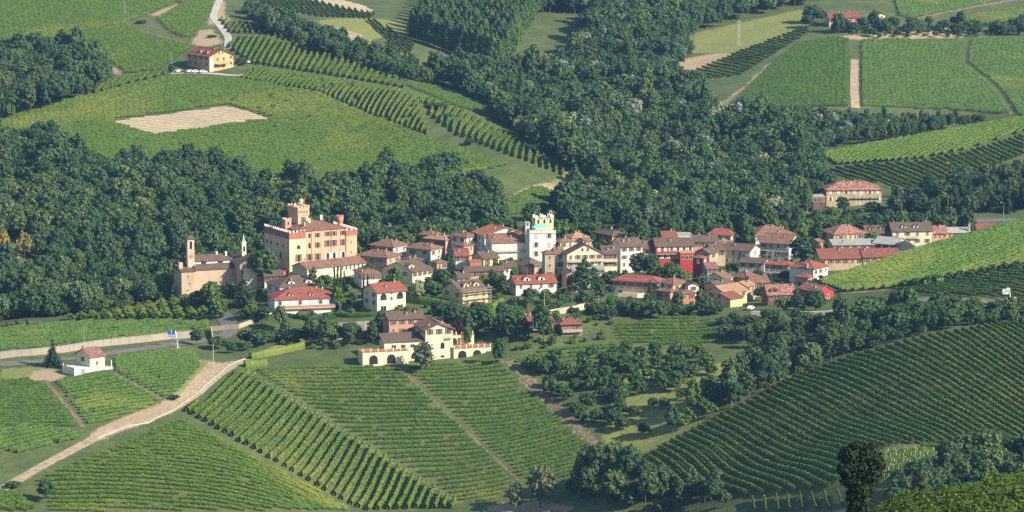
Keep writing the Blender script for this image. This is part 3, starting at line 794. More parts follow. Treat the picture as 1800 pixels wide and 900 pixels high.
def crown_conifer(seed, R=3.2, H=13.0, base=1.0, tiers=15, size=0.8):
    """spruce: drooping whorls of branches, narrowing to a tip"""
    r = np.random.default_rng(seed); parts = []
    for k in range(tiers):
        t = k / tiers; rr = R * (1 - t) ** .9 * r.uniform(.85, 1.1) + .15; z = base + H * t
        nb = max(5, int(11 * (1 - t) + 4))
        for j in range(nb):
            ph = 2 * math.pi * (j + r.uniform(-.3, .3)) / nb + k
            L = rr * r.uniform(.75, 1.12); m = max(2, int(L / .42))
            s = (np.arange(m) + .6) / m * L
            C = np.stack([s * math.cos(ph), s * math.sin(ph), z + .35 - .30 * s + .06 * s * s / max(R, 1)], 1) + r.normal(0, .08, (m, 3))
            nn = np.tile((.3 * math.cos(ph), .3 * math.sin(ph), 1.0), (m, 1)) + r.normal(0, .35, (m, 3))
            parts.append(cards(C, nn, size * (1.15 - .4 * t), r, 1.25))
    parts.append(blob((0, 0, base + H * .33), (R * .42, R * .42, H * .36), r, 8, 6))
    parts.append(cards(np.stack([np.zeros(6), np.zeros(6), base + H + np.linspace(-1, .5, 6)], 1), r.normal(size=(6, 3)), .45, r))
    return join(parts)

def trunk_mesh(seed, h, r0, spread, mat, limbs=5):
    r = np.random.default_rng(seed); mb = MB()
    p = np.array((0, 0, -.5)); bend = r.normal(0, .05 * h, 2)
    pts = [p, np.array((bend[0] * .3, bend[1] * .3, h * .5)), np.array((bend[0], bend[1], h))]
    for k in range(2): mb.tube(pts[k], pts[k + 1], r0 * (1 - .28 * k), r0 * (1 - .28 * (k + 1)), 7)
    for k in range(limbs):
        a = 2 * math.pi * k / limbs + r.uniform(-.4, .4); t = r.uniform(.55, 1.0)
        s0 = pts[1] + (pts[2] - pts[1]) * (2 * t - 1)
        e = s0 + np.array((math.cos(a) * spread, math.sin(a) * spread, spread * r.uniform(.7, 1.5)))
        mid = (s0 + e) / 2 + np.array((0, 0, -.12 * spread))
        mb.tube(s0, mid, r0 * .42, r0 * .30, 5); mb.tube(mid, e, r0 * .30, r0 * .12, 5)
    return mb.mesh('trunk', mat)

KINDS = {}
def kind(key, name, crown, leaf, trunk_h, r0, spread, bark=BARK, limbs=5):
    V, Q = crown
    KINDS.setdefault(key, []).append(dict(name=name, crown=np_mesh('crown', V, Q, [leaf]), trunk=trunk_mesh(len(V), trunk_h, r0, spread, bark, limbs), h=float(V[:, 2].max()), w=float(np.abs(V[:, :2]).max())))

for s in range(6):
    kind('broad', 'broadleaf_tree', crown_broad(100 + s, R=(3.4, 4.4, 4.0, 3.2, 4.8, 3.8)[s], H=(10.5, 8.2, 9.2, 11.5, 8.8, 7.6)[s], base=2.2, nclump=(24, 30, 26, 26, 34, 22)[s], ncard=30, loose=(.05, 0, .15, .1, 0, .2)[s]), LEAF, 5.5, .24, 2.2)
for s in range(2):
    kind('pale', 'broadleaf_tree', crown_broad(130 + s, R=4.0, H=8.5, base=2.0, loose=.2), LEAF_PALE, 5.0, .22, 2.0)
    kind('lime', 'broadleaf_tree', crown_broad(140 + s, R=3.4, H=6.8, base=1.5), LEAF_LIME, 3.6, .2, 1.8)
    kind('silver', 'silver_tree', crown_broad(150 + s, R=3.4, H=8.4, base=2.4, loose=.3, nclump=20), LEAF_SILVER, 5.5, .2, 2.0, BARK_PALE)
    kind('poplar', 'poplar_tree', crown_tall(160 + s, R=3.3, H=16.0, base=1.6, n=1000), LEAF_POPLAR, 9.0, .22, 1.0, BARK_PALE, 3)
    kind('conifer', 'conifer_tree', crown_conifer(170 + s, R=3.5 + .4 * s, H=13.0), LEAF_DARK, 11.0, .22, .3, limbs=0)
    kind('cypress', 'cypress_tree', crown_tall(180 + s, R=.75, H=7.4, base=.3, n=260, size=.5, power=.5), LEAF_DARK, 3.0, .12, .2, limbs=0)
    kind('shrub', 'garden_shrub', crown_broad(190 + s, R=1.7, H=2.6, base=.1, nclump=12, ncard=22, size=.5), LEAF, 1.2, .08, .6, limbs=3)
    kind('shrub_lime', 'garden_shrub', crown_broad(195 + s, R=1.7, H=2.6, base=.1, nclump=12, ncard=22, size=.5), LEAF_LIME, 1.2, .08, .6, limbs=3)
    kind('orchard', 'orchard_tree', crown_broad(200 + s, R=2.9, H=4.8, base=.7, nclump=18, ncard=30, size=.62), LEAF_POPLAR, 2.2, .14, 1.5, limbs=6)
kind('purple', 'plum_tree', crown_broad(220, R=2.4, H=5.2, base=1.0, nclump=18, ncard=30, size=.6), LEAF_PURPLE, 2.6, .14, 1.2)
kind('ochre', 'broadleaf_tree', crown_broad(221, R=2.8, H=5.6, base=1.0, nclump=18, ncard=30, size=.6), LEAF_OCHRE, 2.6, .14, 1.2)
kind('bare', 'willow_tree', crown_broad(223, R=3.2, H=9.0, base=1.0, nclump=22, ncard=40, size=.6, loose=.25), LEAF_GREY, 5.5, .2, 2.0)
kind('ivy', 'tall_tree', crown_tall(230, R=2.5, H=5.0, base=.0, n=10, size=.5), LEAF, 3.0, .3, .5)

TREES = []
def tree(key, x, y, s=1.0, label=None, group=None, z=None, var=None, sz=None, name=None):
    ks = KINDS[key]; k = ks[(len(TREES) if var is None else var) % len(ks)]
    z = float(TERR.h(x, y)) if z is None else z
    root = empty(name or k['name'], (x, y, z), random.uniform(0, 6.28), label, 'shrub' if 'shrub' in key else 'tree', group)
    root.scale = (s, s, s if sz is None else sz)
    link(bpy.data.objects.new('crown', k['crown']), root); link(bpy.data.objects.new('trunk', k['trunk']), root)
    TREES.append((key, x, y, s))
    return root

def tree_px(key, u, vbase, s=1.0, label=None, group=None, D=None, **kw):
    """tree whose foot is seen at (u, vbase); with D its distance is given and its foot stands on the ground there"""
    if D is None:
        p = ground(u, vbase); x, y = p[0], p[1]
    else:
        tx, _ = ray(u, vbase); x, y = float(tx) * D, D
    return tree(key, x, y, s, label, group, **kw)

def tree_top(key, u, vtop, D, label=None, group=None, wpx=None, **kw):
    """tree standing on the ground at distance D whose top is seen at (u, vtop)"""
    tx, tz = ray(u, vtop); x = float(tx) * D; zt = CAM_Z + float(tz) * D; zg = float(TERR.h(x, D))
    k = KINDS[key][0]; sz = max(.25, (zt - zg) / k['h'])
    s = sz if wpx is None else wpx * D / F_PX / (2 * k['w'])
    return tree(key, x, D, s, label, group, sz=sz, **kw)

def scatter(poly, spacing, dlo, dhi, rng, avoid=()):
    """jittered positions whose ground projects into a photo polygon between two distances"""
    us = [p[0] for p in poly]
    x0 = (min(us) - 900) / F_PX * dhi * 1.05 - 5 if min(us) < 900 else (min(us) - 900) / F_PX * dlo * .95
    x1 = (max(us) - 900) / F_PX * dhi * 1.05 + 5 if max(us) > 900 else (max(us) - 900) / F_PX * dlo * .95
    X, Y = np.meshgrid(np.arange(x0, x1, spacing), np.arange(dlo, dhi, spacing * .95), indexing='ij')
    X = X + (np.arange(X.shape[1]) % 2) * spacing / 2
    X = X + rng.uniform(-.42, .42, X.shape) * spacing; Y = Y + rng.uniform(-.42, .42, Y.shape) * spacing
    X, Y = X.ravel(), Y.ravel()
    Z = TERR.h(X, Y); u, v = project(X, Y, Z)
    m = inside(poly, u, v) & (Y > dlo) & (Y < dhi)
    for a in avoid: m &= ~inside(a, u, v)
    for f in FOOT:
        if abs(f[0][1] - .5 * (dlo + dhi)) < .5 * (dhi - dlo) + 60: m &= ~inside(f, X, Y)
    return X[m], Y[m], Z[m], u[m], v[m]

FOREST_SRC = {}
def forest_source(key, i):
    """whole tree (crown and trunk) as one mesh, for woods that read as one mass"""
    if (key, i) not in FOREST_SRC:
        k = KINDS[key][i % len(KINDS[key])]
        import bmesh
        bm = bmesh.new(); bm.from_mesh(k['crown']); n = len(bm.faces); bm.from_mesh(k['trunk']); bm.faces.ensure_lookup_table()
        for f in bm.faces[n:]: f.material_index = 1
        me = bpy.data.meshes.new('forest_tree'); bm.to_mesh(me); bm.free()
        me.materials.append(k['crown'].materials[0]); me.materials.append(k['trunk'].materials[0])
        FOREST_SRC[(key, i)] = bpy.data.objects.new('forest_tree', me)
    return FOREST_SRC[(key, i)]

def forest(label, poly, dlo, dhi, spacing, mix, smin=.85, smax=1.35, seed=1, avoid=(), taller=0.0):
    """mix: list of (kind, variant, weight)"""
    rng = np.random.default_rng(seed)
    x, y, z, u, v = scatter(poly, spacing, dlo, dhi, rng, avoid)
    w = np.array([m[2] for m in mix], float); w /= w.sum()
    idx = rng.choice(len(mix), len(x), p=w)
    s = rng.uniform(smin, smax, len(x)) * (1 + .18 * np.sin(x * .05 + 2 * np.sin(y * .03)))
    sc = np.stack([s * rng.uniform(.9, 1.12, len(x)), s * rng.uniform(.9, 1.12, len(x)), s * rng.uniform(.92, 1.15 + taller, len(x))], 1)
    eul = np.stack([rng.normal(0, .04, len(x)), rng.normal(0, .04, len(x)), rng.uniform(0, 6.28, len(x))], 1)
    ob = instancer('forest', np.stack([x, y, z], 1), eul, sc, idx, [forest_source(m[0], m[1]) for m in mix])
    tag(ob, label, 'forest')
    print('forest', len(x), label)
    return ob

BROADS = [('broad', k, 1) for k in range(6)]
CAN = 46   # a 12 m tree is about this many photo pixels tall here

def build_forests():
    forest('dense dark wood on the slope behind the old church and castle',
           [(-120,262),(0,272),(60,258),(110,268),(150,298),(200,318),(260,314),(290,318),(330,298),(400,302),(450,334),(540,344),(570,356),(620,352),(690,330),(760,320),(830,334),(884,346),(880,392),(890,420),(760,450),(640,480),(460,520),(300,560),(60,568),(-120,600)],
           1452, 1740, 5.6, BROADS + [('pale', 0, .45), ('lime', 0, .15), ('silver', 0, .04)], .6, 1.3, 3, avoid=([(-20,432),(60,420),(64,482),(-20,494)],))
    forest('wooded gully running up behind the village between the vineyard hills',
           [(760,118),(900,150),(1000,120),(1100,-60),(1350,-60),(1210,62),(1205,105),(1180,145),(1240,170),(1268,214),(1330,232),(1400,250),(1440,292),(1440,318),(1456,345),(1420,372),(1380,392),(1300,392),(1200,402),(1060,412),(1000,410),(985,380),(1000,352),(1050,340),(1010,305),(950,262),(890,228),(868,196),(760,142)],
           1530, 2220, 5.9, BROADS + [('pale', 0, .5), ('pale', 1, .5), ('silver', 0, .2), ('silver', 1, .2), ('poplar', 0, .12), ('lime', 0, .35)], .6, 1.3, 5)
    forest('dark copse on the upper slope at the picture edge',
           [(-80,110),(0,105),(60,100),(110,112),(170,118),(188,150),(150,176),(110,190),(0,216),(-80,240)], 1760, 1960, 6.4, BROADS + [('pale', 0, .3)], .8, 1.25, 7)
    forest('wood along the top of the picture behind the poplar plantation',
           [(690,-60),(1120,-60),(1090,-10),(1010,60),(1000,110),(930,118),(905,60),(880,2),(720,-4)], 2080, 2300, 7.0, BROADS + [('poplar', 1, .6), ('pale', 1, .4)], .85, 1.2, 9)
    forest('hedgerow wood on the far ridge below the striped vineyard band',
           [(440,14),(500,40),(560,66),(620,88),(690,112),(745,135),(770,150),(700,142),(620,112),(540,90),(470,60),(430,34)], 1840, 2120, 6.0, BROADS + [('lime', 0, .6)], .45, .8, 13)
    forest('tree belt above the meadow in the upper right',
           [(1190,36),(1290,14),(1420,-10),(1500,-30),(1340,-40),(1200,0)], 2000, 2250, 6.5, BROADS, .7, 1.1, 15)
    forest('dark garden wood round the brick villa and the white pavilion',
           [(1572,366),(1630,348),(1700,334),(1760,322),(1990,300),(1990,378),(1800,376),(1640,378),(1572,384)], 1545, 1640, 6.4, BROADS + [('conifer', 0, 1.6), ('conifer', 1, 1.2), ('lime', 1, .5)], .6, 1.0, 17)
    forest('scrub on the bank between the road and the shaded vineyard',
           [(1480,550),(1600,536),(1760,542),(1990,540),(1990,566),(1700,574),(1600,592),(1500,622),(1470,600)], 1215, 1320, 4.6, [('shrub', 0, 1), ('shrub', 1, 1), ('orchard', 0, 1.2)], .7, 1.15, 19)
    forest('undergrowth hedge belt along the bottom of the gully',
           [(1010,842),(1080,828),(1150,852),(1240,872),(1300,884),(1260,900),(1180,905),(1080,892),(1000,872)], 1080, 1180, 5.0, [('orchard', 0, 1), ('orchard', 1, 1), ('broad', 2, .8), ('broad', 3, .6)], .7, 1.05, 23)
    forest('dark thicket in front of the young vineyard with white posts',
           [(1560,880),(1600,862),(1650,842),(1720,826),(1990,822),(1990,892),(1560,905)], 985, 1075, 4.8, [('broad', 0, 1), ('broad', 4, 1), ('orchard', 0, 1)], .62, .98, 29)
    forest('trees and bushes between the shaded meadow and the right slope',
           [(1170,770),(1240,712),(1320,672),(1390,640),(1470,600),(1500,622),(1400,664),(1300,716),(1200,768)], 1190, 1300, 5.4, [('broad', 0, 1), ('broad', 3, 1), ('orchard', 1, 1.5), ('pale', 0, .3)], .62, 1.0, 31)

def build_edges():
    forest('bushes between the wavy vine rows and the dark wood', [(-120,615),(0,577),(56,566),(120,558),(200,548),(290,530),(304,505),(0,515),(-120,530)], 1386, 1450, 4.6, [('orchard', 0, 1), ('orchard', 1, 1), ('broad', 5, .6), ('pale', 0, .3)], .65, 1.0, 89, avoid=(VF['wave']['poly'], VF['wall_top']['poly'], VF['wave_left']['poly']))
    forest('wood filling the top of the picture left of the far farm', [(1080,-60),(1430,-60),(1424,10),(1330,30),(1225,56),(1200,98),(1110,70)], 1990, 2250, 6.8, BROADS + [('pale', 0, .5), ('poplar', 0, .2)], .8, 1.25, 85)
    forest('bushes on the banks of the far lane and farm', [(1440,58),(1560,54),(1640,44),(1800,42),(1800,62),(1700,66),(1560,68)], 1975, 2040, 5.5, [('orchard', 0, 1), ('shrub', 0, 1), ('broad', 2, .3)], .5, 1.0, 87)
    forest('bushy undergrowth along the foot of the dark wood', [(-80,590),(0,556),(100,548),(300,536),(430,512),(460,500),(640,470),(640,440),(400,480),(200,520),(-80,560)], 1436, 1466, 4.6, [('orchard', 0, 1), ('orchard', 1, 1), ('shrub', 0, 1), ('broad', 5, .5), ('lime', 0, .3)], .7, 1.15, 81)
    forest('wood between the straight tree row and the bright spur', [(1325,212),(1480,204),(1600,214),(1700,214),(1640,236),(1480,258),(1440,274),(1400,262)], 1708, 1770, 6.0, BROADS + [('pale', 0, .6), ('silver', 0, .3), ('lime', 0, .3)], .5, .8, 83)

def build_gardens():
    """shrubs and small trees that fill the gardens between the houses"""
    low = [('shrub', 0, 1.6), ('shrub', 1, 1.6), ('shrub_lime', 0, .7), ('shrub_lime', 1, .4), ('orchard', 0, .6)]
    small = low + [('orchard', 1, 1), ('lime', 0, .35), ('broad', 0, .5), ('broad', 3, .5)]
    forest('garden greenery packed between the village houses', [(640,462),(800,448),(1000,436),(1250,436),(1440,440),(1450,500),(1340,520),(1240,520),(1060,516),(1000,520),(880,520),(800,510),(640,500)], 1340, 1465, 6.0, low, .4, .8, 61)
    forest('garden greenery below the castle and along the front villas', [(430,508),(520,490),(640,490),(700,540),(600,562),(420,566)], 1335, 1392, 5.6, low, .5, .95, 62)
    forest('garden trees and shrubs below the village front', [(640,540),(800,536),(1000,526),(1240,534),(1240,556),(1060,556),(1000,566),(880,566),(720,556)], 1300, 1350, 5.6, low, .5, .9, 60)
    forest('small garden trees round the scaffolded house and the dormer house', [(722,512),(800,504),(884,502),(884,528),(800,536),(730,530)], 1345, 1385, 6.0, small, .5, .85, 75)
    forest('small garden trees under the large red hipped roof', [(1050,536),(1240,540),(1240,558),(1060,558)], 1315, 1345, 5.4, small, .5, .85, 76)
    forest('garden trees beside the village road bend', [(984,522),(1060,514),(1066,556),(990,562)], 1312, 1362, 6.2, small, .55, .9, 77)
    forest('low greenery behind the last row of village houses', [(700,440),(1000,402),(1250,402),(1450,398),(1720,396),(1720,440),(1450,442),(1250,440),(1000,430),(800,446)], 1462, 1530, 5.0, small, .55, 1.0, 63)
    forest('dark shrubs on the bank between villa and lane', [(430,604),(560,600),(640,604),(660,560),(760,570),(880,560),(905,600),(880,632),(660,610),(560,616)], 1290, 1345, 4.6, small, .5, .9, 65)
    forest('shrubs along the foot of the church and wavy vine rows', [(300,528),(390,518),(396,560),(372,566),(362,524)], 1360, 1392, 4.8, low, .5, 1.0, 67)
    forest('bushes round the timber tavern and its garden', [(880,566),(1000,560),(1080,562),(1086,600),(985,610),(900,628),(884,600)], 1276, 1326, 6.0, low, .4, .75, 69)
    forest('greenery below the brick villa', [(1425,362),(1450,378),(1570,366),(1640,384),(1640,402),(1420,402)], 1530, 1590, 6.0, low, .5, 1.0, 71)
    forest('dark belt of trees under the right end of the village', [(1268,590),(1330,586),(1480,580),(1500,606),(1440,640),(1380,632),(1290,606)], 1230, 1292, 5.2, BROADS + [('orchard', 0, 2)], .45, .78, 73)
# ------------------------------------------------------------------ buildings
WALLC = {'white': (0.70, 0.67, 0.60), 'cream': (0.624, 0.546, 0.39), 'yellow': (0.624, 0.499, 0.265), 'ochre': (0.56, 0.36, 0.17), 'pink': (0.452, 0.257, 0.187), 'red': (0.34, 0.050, 0.045), 'tan': (0.437, 0.335, 0.226), 'grey': (0.429, 0.429, 0.413), 'stone': (0.359, 0.296, 0.234), 'brown': (0.156, 0.086, 0.058), 'brick': (0.406, 0.172, 0.101), 'orange': (0.52, 0.29, 0.16), 'castle': (0.60, 0.345, 0.23), 'castle_pale': (0.6, 0.47, 0.31), 'villa': (0.671, 0.601, 0.406), 'wood': (0.234, 0.148, 0.117)}
ROOFC = {'red': ((0.235,0.078,0.058), .5, None), 'brown': ((0.118,0.080,0.064), .45, (0.20,0.16,0.125)), 'mix': ((0.190,0.100,0.074), .5, (0.33,0.24,0.18)), 'tan': ((0.33,0.19,0.12), .4, (0.44,0.32,0.22)),
         'dark': ((0.085,0.062,0.055), .4, None), 'orange': ((0.34,0.13,0.075), .3, None), 'mottle': ((0.25,0.11,0.085), .8, (0.50,0.38,0.31)), 'metal': ((0.32,0.32,0.30), .12, None), 'slate': ((0.13,0.105,0.09), .4, None), 'darkred': ((0.20,0.075,0.058), .3, None)}
def wall_m(k): return m_wall('wall_' + k, WALLC[k], .22 if k in ('white', 'villa', 'red') else .35)
def roof_m(k): return m_tile('tiles_' + k, *ROOFC[k])
GLASS_OR_SHADE, _nt, _b = new_mat('glass_or_shade')
_b.inputs['Base Color'].default_value = (0.025, 0.03, 0.035, 1); _b.inputs['Roughness'].default_value = 0.12; _b.inputs['Specular IOR Level'].default_value = 0.5
FRAME = m_plain('window_frame', (0.50, 0.46, 0.40), .7)
SHUT = {'b': m_plain('shutter_brown', (0.17, 0.085, 0.05), .7), 'g': m_plain('shutter_green', (0.10, 0.16, 0.12), .7), 'w': m_plain('shutter_grey', (0.46, 0.45, 0.42), .7), 'r': m_plain('shutter_red', (0.21, 0.065, 0.045), .7), 'c': m_plain('shutter_cream', (0.70, 0.63, 0.50), .7)}
CONC = m_wall('concrete', (0.32, 0.295, 0.26), .45)
RAIL = m_plain('railing', (0.12, 0.10, 0.09), .5)
WHITE = m_plain('white_paint', (0.66, 0.64, 0.60), .6, .06)
DARKIN = m_plain('dark_interior', (0.030, 0.026, 0.024), .9)
TERRA = m_plain('terracotta', (0.36, 0.17, 0.11), .8, .2)

_wm = {}
def arch_profile(w, h, n=8, x0=0.0):
    """upright arched outline, base at z = 0"""
    r = w / 2
    return [(x0 - r, 0), (x0 + r, 0)] + [(x0 + r * math.cos(math.pi * k / n), h - r + r * math.sin(math.pi * k / n)) for k in range(n + 1)]

def window_meshes(w, h, arch, fm):
    key = (round(w, 2), round(h, 2), arch, fm.name)
    if key in _wm: return _wm[key]
    t = 0.10
    fr = MB()
    if arch:
        o = arch_profile(w + 2 * t, h + t); i = [(x, z + (.0 if z else 0.0)) for x, z in arch_profile(w, h)]
        n = len(o)
        # ring: outer and inner outline, front and back
        pts = [(x, -.07, z) for x, z in o] + [(x, -.07, z) for x, z in i] + [(x, .02, z) for x, z in o] + [(x, .02, z) for x, z in i]
        fs = []
        for k in range(n):
            a = (k + 1) % n
            fs += [(k, a, n + a, n + k), (k, 2 * n + k, 2 * n + a, a), (n + k, n + a, 3 * n + a, 3 * n + k)]
        fr.solid(pts, fs)
        pa = MB(); pa.poly([(x, -.012, z) for x, z in i])
    else:
        fr.box(-w / 2 - t, w / 2 + t, -.07, .02, h, h + t); fr.box(-w / 2 - t, -w / 2, -.07, .02, 0, h); fr.box(w / 2, w / 2 + t, -.07, .02, 0, h)
        fr.box(-w / 2 - t - .08, w / 2 + t + .08, -.16, .02, -.12, 0)
        fr.box(-.03, .03, -.05, -.005, 0, h)
        pa = MB(); pa.poly([(-w / 2, -.012, 0), (w / 2, -.012, 0), (w / 2, -.012, h), (-w / 2, -.012, h)])
    sh = MB(); sh.box(-w / 4, w / 4, -.09, -.03, 0, h)
    for k in range(3): sh.box(-w / 4 + .05, w / 4 - .05, -.105, -.09, h * (.08 + .31 * k), h * (.30 + .31 * k))
    _wm[key] = (fr.mesh('window', fm), pa.mesh('pane', GLASS_OR_SHADE), sh)
    return _wm[key]
_sm = {}
def window(parent, M, w=1.0, h=1.5, arch=False, shut=None, fm=None, closed=False, name='window'):
    """M: (origin, rotation about z) in the parent's frame; window base centre at the origin, facing -y"""
    fm = fm or FRAME
    f, p, sh = window_meshes(w, h, arch, fm)
    o = link(bpy.data.objects.new(name, f), parent); o.location = M[0]; o.rotation_euler = (0, 0, M[1])
    if closed and shut:
        key = ('c', w, h, shut)
        if key not in _sm:
            mb = MB(); mb.box(-w / 2, -.02, -.06, -.015, 0, h); mb.box(.02, w / 2, -.06, -.015, 0, h); _sm[key] = mb.mesh('shutter', SHUT[shut])
        link(bpy.data.objects.new('shutter', _sm[key]), o)
    else:
        link(bpy.data.objects.new('pane', p), o)  # glass in windows; in open arches and belfries it paints the shade inside
        if shut:
            key = (w, h, shut)
            if key not in _sm: _sm[key] = sh.mesh('shutter', SHUT[shut])
            for sx in (-1, 1):
                q = link(bpy.data.objects.new('shutter', _sm[key]), o); q.location = (sx * (w * .75 + .14), 0, 0)
    return o

REPORT = []; FOOT = []
class House:
    """near corner at (uC, v_eave) at distance D; right-hand visible face spans uC..uR, left-hand one uL..uC; theta turns the right face's normal to the right"""
    def __init__(s, name, label, uL, uC, uR, v, D, th, wl=None, wr=None, cat='house', H=None):
        t = math.radians(th)
        tx, tz = ray(uC, v); tx = float(tx)
        x0, y0 = tx * D, D; s.ze = CAM_Z + float(tz) * D
        tR = float(ray(uR, v)[0]); tL = float(ray(uL, v)[0])
        s.W = wr if wr else (tR * y0 - x0) / (math.cos(t) - tR * math.sin(t))
        s.L = wl if wl else (x0 - tL * y0) / (math.sin(t) + tL * math.cos(t))
        s.W = max(s.W, 1.5); s.L = min(max(s.L, 2.0), 40.0)
        c, n = math.cos(t), math.sin(t)
        cor = [(x0, y0), (x0 + s.W * c, y0 + s.W * n), (x0 - s.L * n, y0 + s.L * c), (x0 + s.W * c - s.L * n, y0 + s.W * n + s.L * c)]
        gz = [float(TERR.h(*q)) for q in cor]
        s.zg = min(gz) if H is None else s.ze - H
        s.H = s.ze - s.zg; s.gn = gz[0] - s.zg
        REPORT.append((name, label[:34], round(s.W, 1), round(s.L, 1), round(s.H, 1), round(max(gz) - min(gz), 1), round(s.ze - max(gz[:3]), 1)))
        s.root = empty(name, (x0, y0, s.zg), t, label, cat)
        e = 1.6; FOOT.append([(x0 + a * c - b * n, y0 + a * n + b * c) for a, b in ((-e, -e), (s.W + e, -e), (s.W + e, s.L + e), (-e, s.L + e))])
        s.th = t; s.roof_o = None; s.wall_o = None; s.mono = False
    # --- body and roof
    def body(s, wall, roof='red', kind='hip', pitch=.36, over=.55, wall2=None, z0=-.8, rise=None, th=.22):
        W, L, H = s.W, s.L, s.H
        mb = MB()
        sl = pitch; s.kind = kind; s.pitch = pitch; s.over = over
        if kind == 'R':        # ridge parallel to the right face, gable on the left face
            rz = H + sl * L / 2
            mb.extrude([(0, z0), (L, z0), (L, H), (L / 2, rz), (0, H)], 'x', 0, W)
        elif kind == 'L':
            rz = H + sl * W / 2
            mb.extrude([(0, z0), (W, z0), (W, H), (W / 2, rz), (0, H)], 'y', 0, L)
        else:
            rz = H + sl * min(W, L) / 2
            mb.box(0, W, 0, L, z0, H)
        s.wall_o = mb.build('wall', wall_m(wall), s.root)
        s.rz = rz
        rb = MB(); o = over
        if kind == 'R':
            e = H - sl * o
            rb.extrude([(-o, e), (L / 2, rz), (L + o, e), (L + o, e + th), (L / 2, rz + th), (-o, e + th)], 'x', -o * .8, W + o * .8)
        elif kind == 'L':
            e = H - sl * o
            rb.extrude([(-o, e), (W / 2, rz), (W + o, e), (W + o, e + th), (W / 2, rz + th), (-o, e + th)], 'y', -o * .8, L + o * .8)
        elif kind in ('hip', 'pyr'):
            x0, x1, y0, y1 = -o, W + o, -o, L + o; h = min(x1 - x0, y1 - y0) / 2
            tz = H + th + sl * h
            if x1 - x0 > y1 - y0: a, b = (x0 + h, (y0 + y1) / 2, tz), (x1 - h, (y0 + y1) / 2, tz)
            else: a, b = ((x0 + x1) / 2, y0 + h, tz), ((x0 + x1) / 2, y1 - h, tz)
            P = [(x0, y0, H + .02), (x1, y0, H + .02), (x1, y1, H + .02), (x0, y1, H + .02), (x0, y0, H + th), (x1, y0, H + th), (x1, y1, H + th), (x0, y1, H + th), a, b]
            F = [(0, 3, 2, 1), (0, 1, 5, 4), (1, 2, 6, 5), (2, 3, 7, 6), (3, 0, 4, 7)]
            if x1 - x0 > y1 - y0: F += [(4, 5, 9, 8), (5, 6, 9), (6, 7, 8, 9), (7, 4, 8)]
            else: F += [(4, 5, 8), (5, 6, 9, 8), (6, 7, 9), (7, 4, 8, 9)]
            rb.solid(P, F); s.rz = tz
        elif kind == 'flat':
            rb.box(-.12, W + .12, -.12, L + .12, H + .01, H + .3); s.rz = H + .3
        elif kind == 'shed':   # low at the near eave, rises away from the right face
            z1 = H + sl * L
            rb.solid([(-o, -o, H - sl * o), (W + o, -o, H - sl * o), (W + o, L + o, z1 + sl * o), (-o, L + o, z1 + sl * o), (-o, -o, H - sl * o + th), (W + o, -o, H - sl * o + th), (W + o, L + o, z1 + sl * o + th), (-o, L + o, z1 + sl * o + th)],
                     [(0, 3, 2, 1), (4, 5, 6, 7), (0, 1, 5, 4), (1, 2, 6, 5), (2, 3, 7, 6), (3, 0, 4, 7)]); s.rz = z1
            q = MB(); q.solid([(0, 0, H), (0, L, H), (0, L, z1), (W, 0, H), (W, L, H), (W, L, z1)], [(0, 2, 1), (3, 4, 5), (1, 2, 5, 4)]); q.build('gable_wall', wall_m(wall), s.root)
        s.roof_o = rb.build('roof', roof_m(roof), s.root)
        if kind in ('hip', 'R', 'L', 'pyr') and (W > 6 or L > 6): s.ridge_caps(kind, roof)
        return s
    def ridge_caps(s, kind, roof):
        """half-round cap tiles along the ridge and hips"""
        W, L, H, o, sl = s.W, s.L, s.H, s.over, s.pitch; mb = MB(); m = roof_m(roof)
        if kind == 'R': mb.tube((-o * .8, L / 2, s.rz + .22), (W + o * .8, L / 2, s.rz + .22), .16, .16, 6)
        elif kind == 'L': mb.tube((W / 2, -o * .8, s.rz + .22), (W / 2, L + o * .8, s.rz + .22), .16, .16, 6)
        else:
            x0, x1, y0, y1 = -o, W + o, -o, L + o; h = min(x1 - x0, y1 - y0) / 2; z = H + .22; t = s.rz
            if x1 - x0 > y1 - y0: a, b = (x0 + h, (y0 + y1) / 2, t), (x1 - h, (y0 + y1) / 2, t); link_ = ((x0, y0, a), (x0, y1, a), (x1, y0, b), (x1, y1, b))
            else: a, b = ((x0 + x1) / 2, y0 + h, t), ((x0 + x1) / 2, y1 - h, t); link_ = ((x0, y0, a), (x1, y0, a), (x0, y1, b), (x1, y1, b))
            for (x, y, q) in link_: mb.tube((x, y, z), q, .14, .14, 5)
            if np.linalg.norm(np.array(a) - np.array(b)) > .3: mb.tube(a, b, .15, .15, 5)
        o_ = mb.build('ridge_tile', m, s.roof_o)
    def place(s, face, t, z):
        """position on a face: t metres from the near corner"""
        if face == 'R': return ((t, 0, z), 0.0)
        return ((0, t, z), -math.pi / 2)
    def wins(s, face, rows, cols, w=1.0, h=1.5, shut=None, top=1.3, fl=3.0, arch=False, m=None, closed=None, skip=(), a=0.0, b=1.0):
        """rows count down from the eave"""
        span = s.W if face == 'R' else s.L
        for r in range(rows):
            zc = s.H - top - r * fl - h / 2
            if zc - 0 < .35 + 0: continue
            for c in range(cols):
                if (r, c) in skip: continue
                t = span * (a + (b - a) * (c + .5) / cols)
                cl = random.random() < .3 if closed is None else closed
                window(s.root, s.place(face, t, zc), w, h, arch, shut, m, closed=cl)
        return s
    def door(s, face, t, w=1.2, h=2.3, shut='b', z=.1, arch=False):
        window(s.root, s.place(face, t * (s.W if face == 'R' else s.L), z), w, h, arch, shut, None, closed=not arch, name='door')
        return s
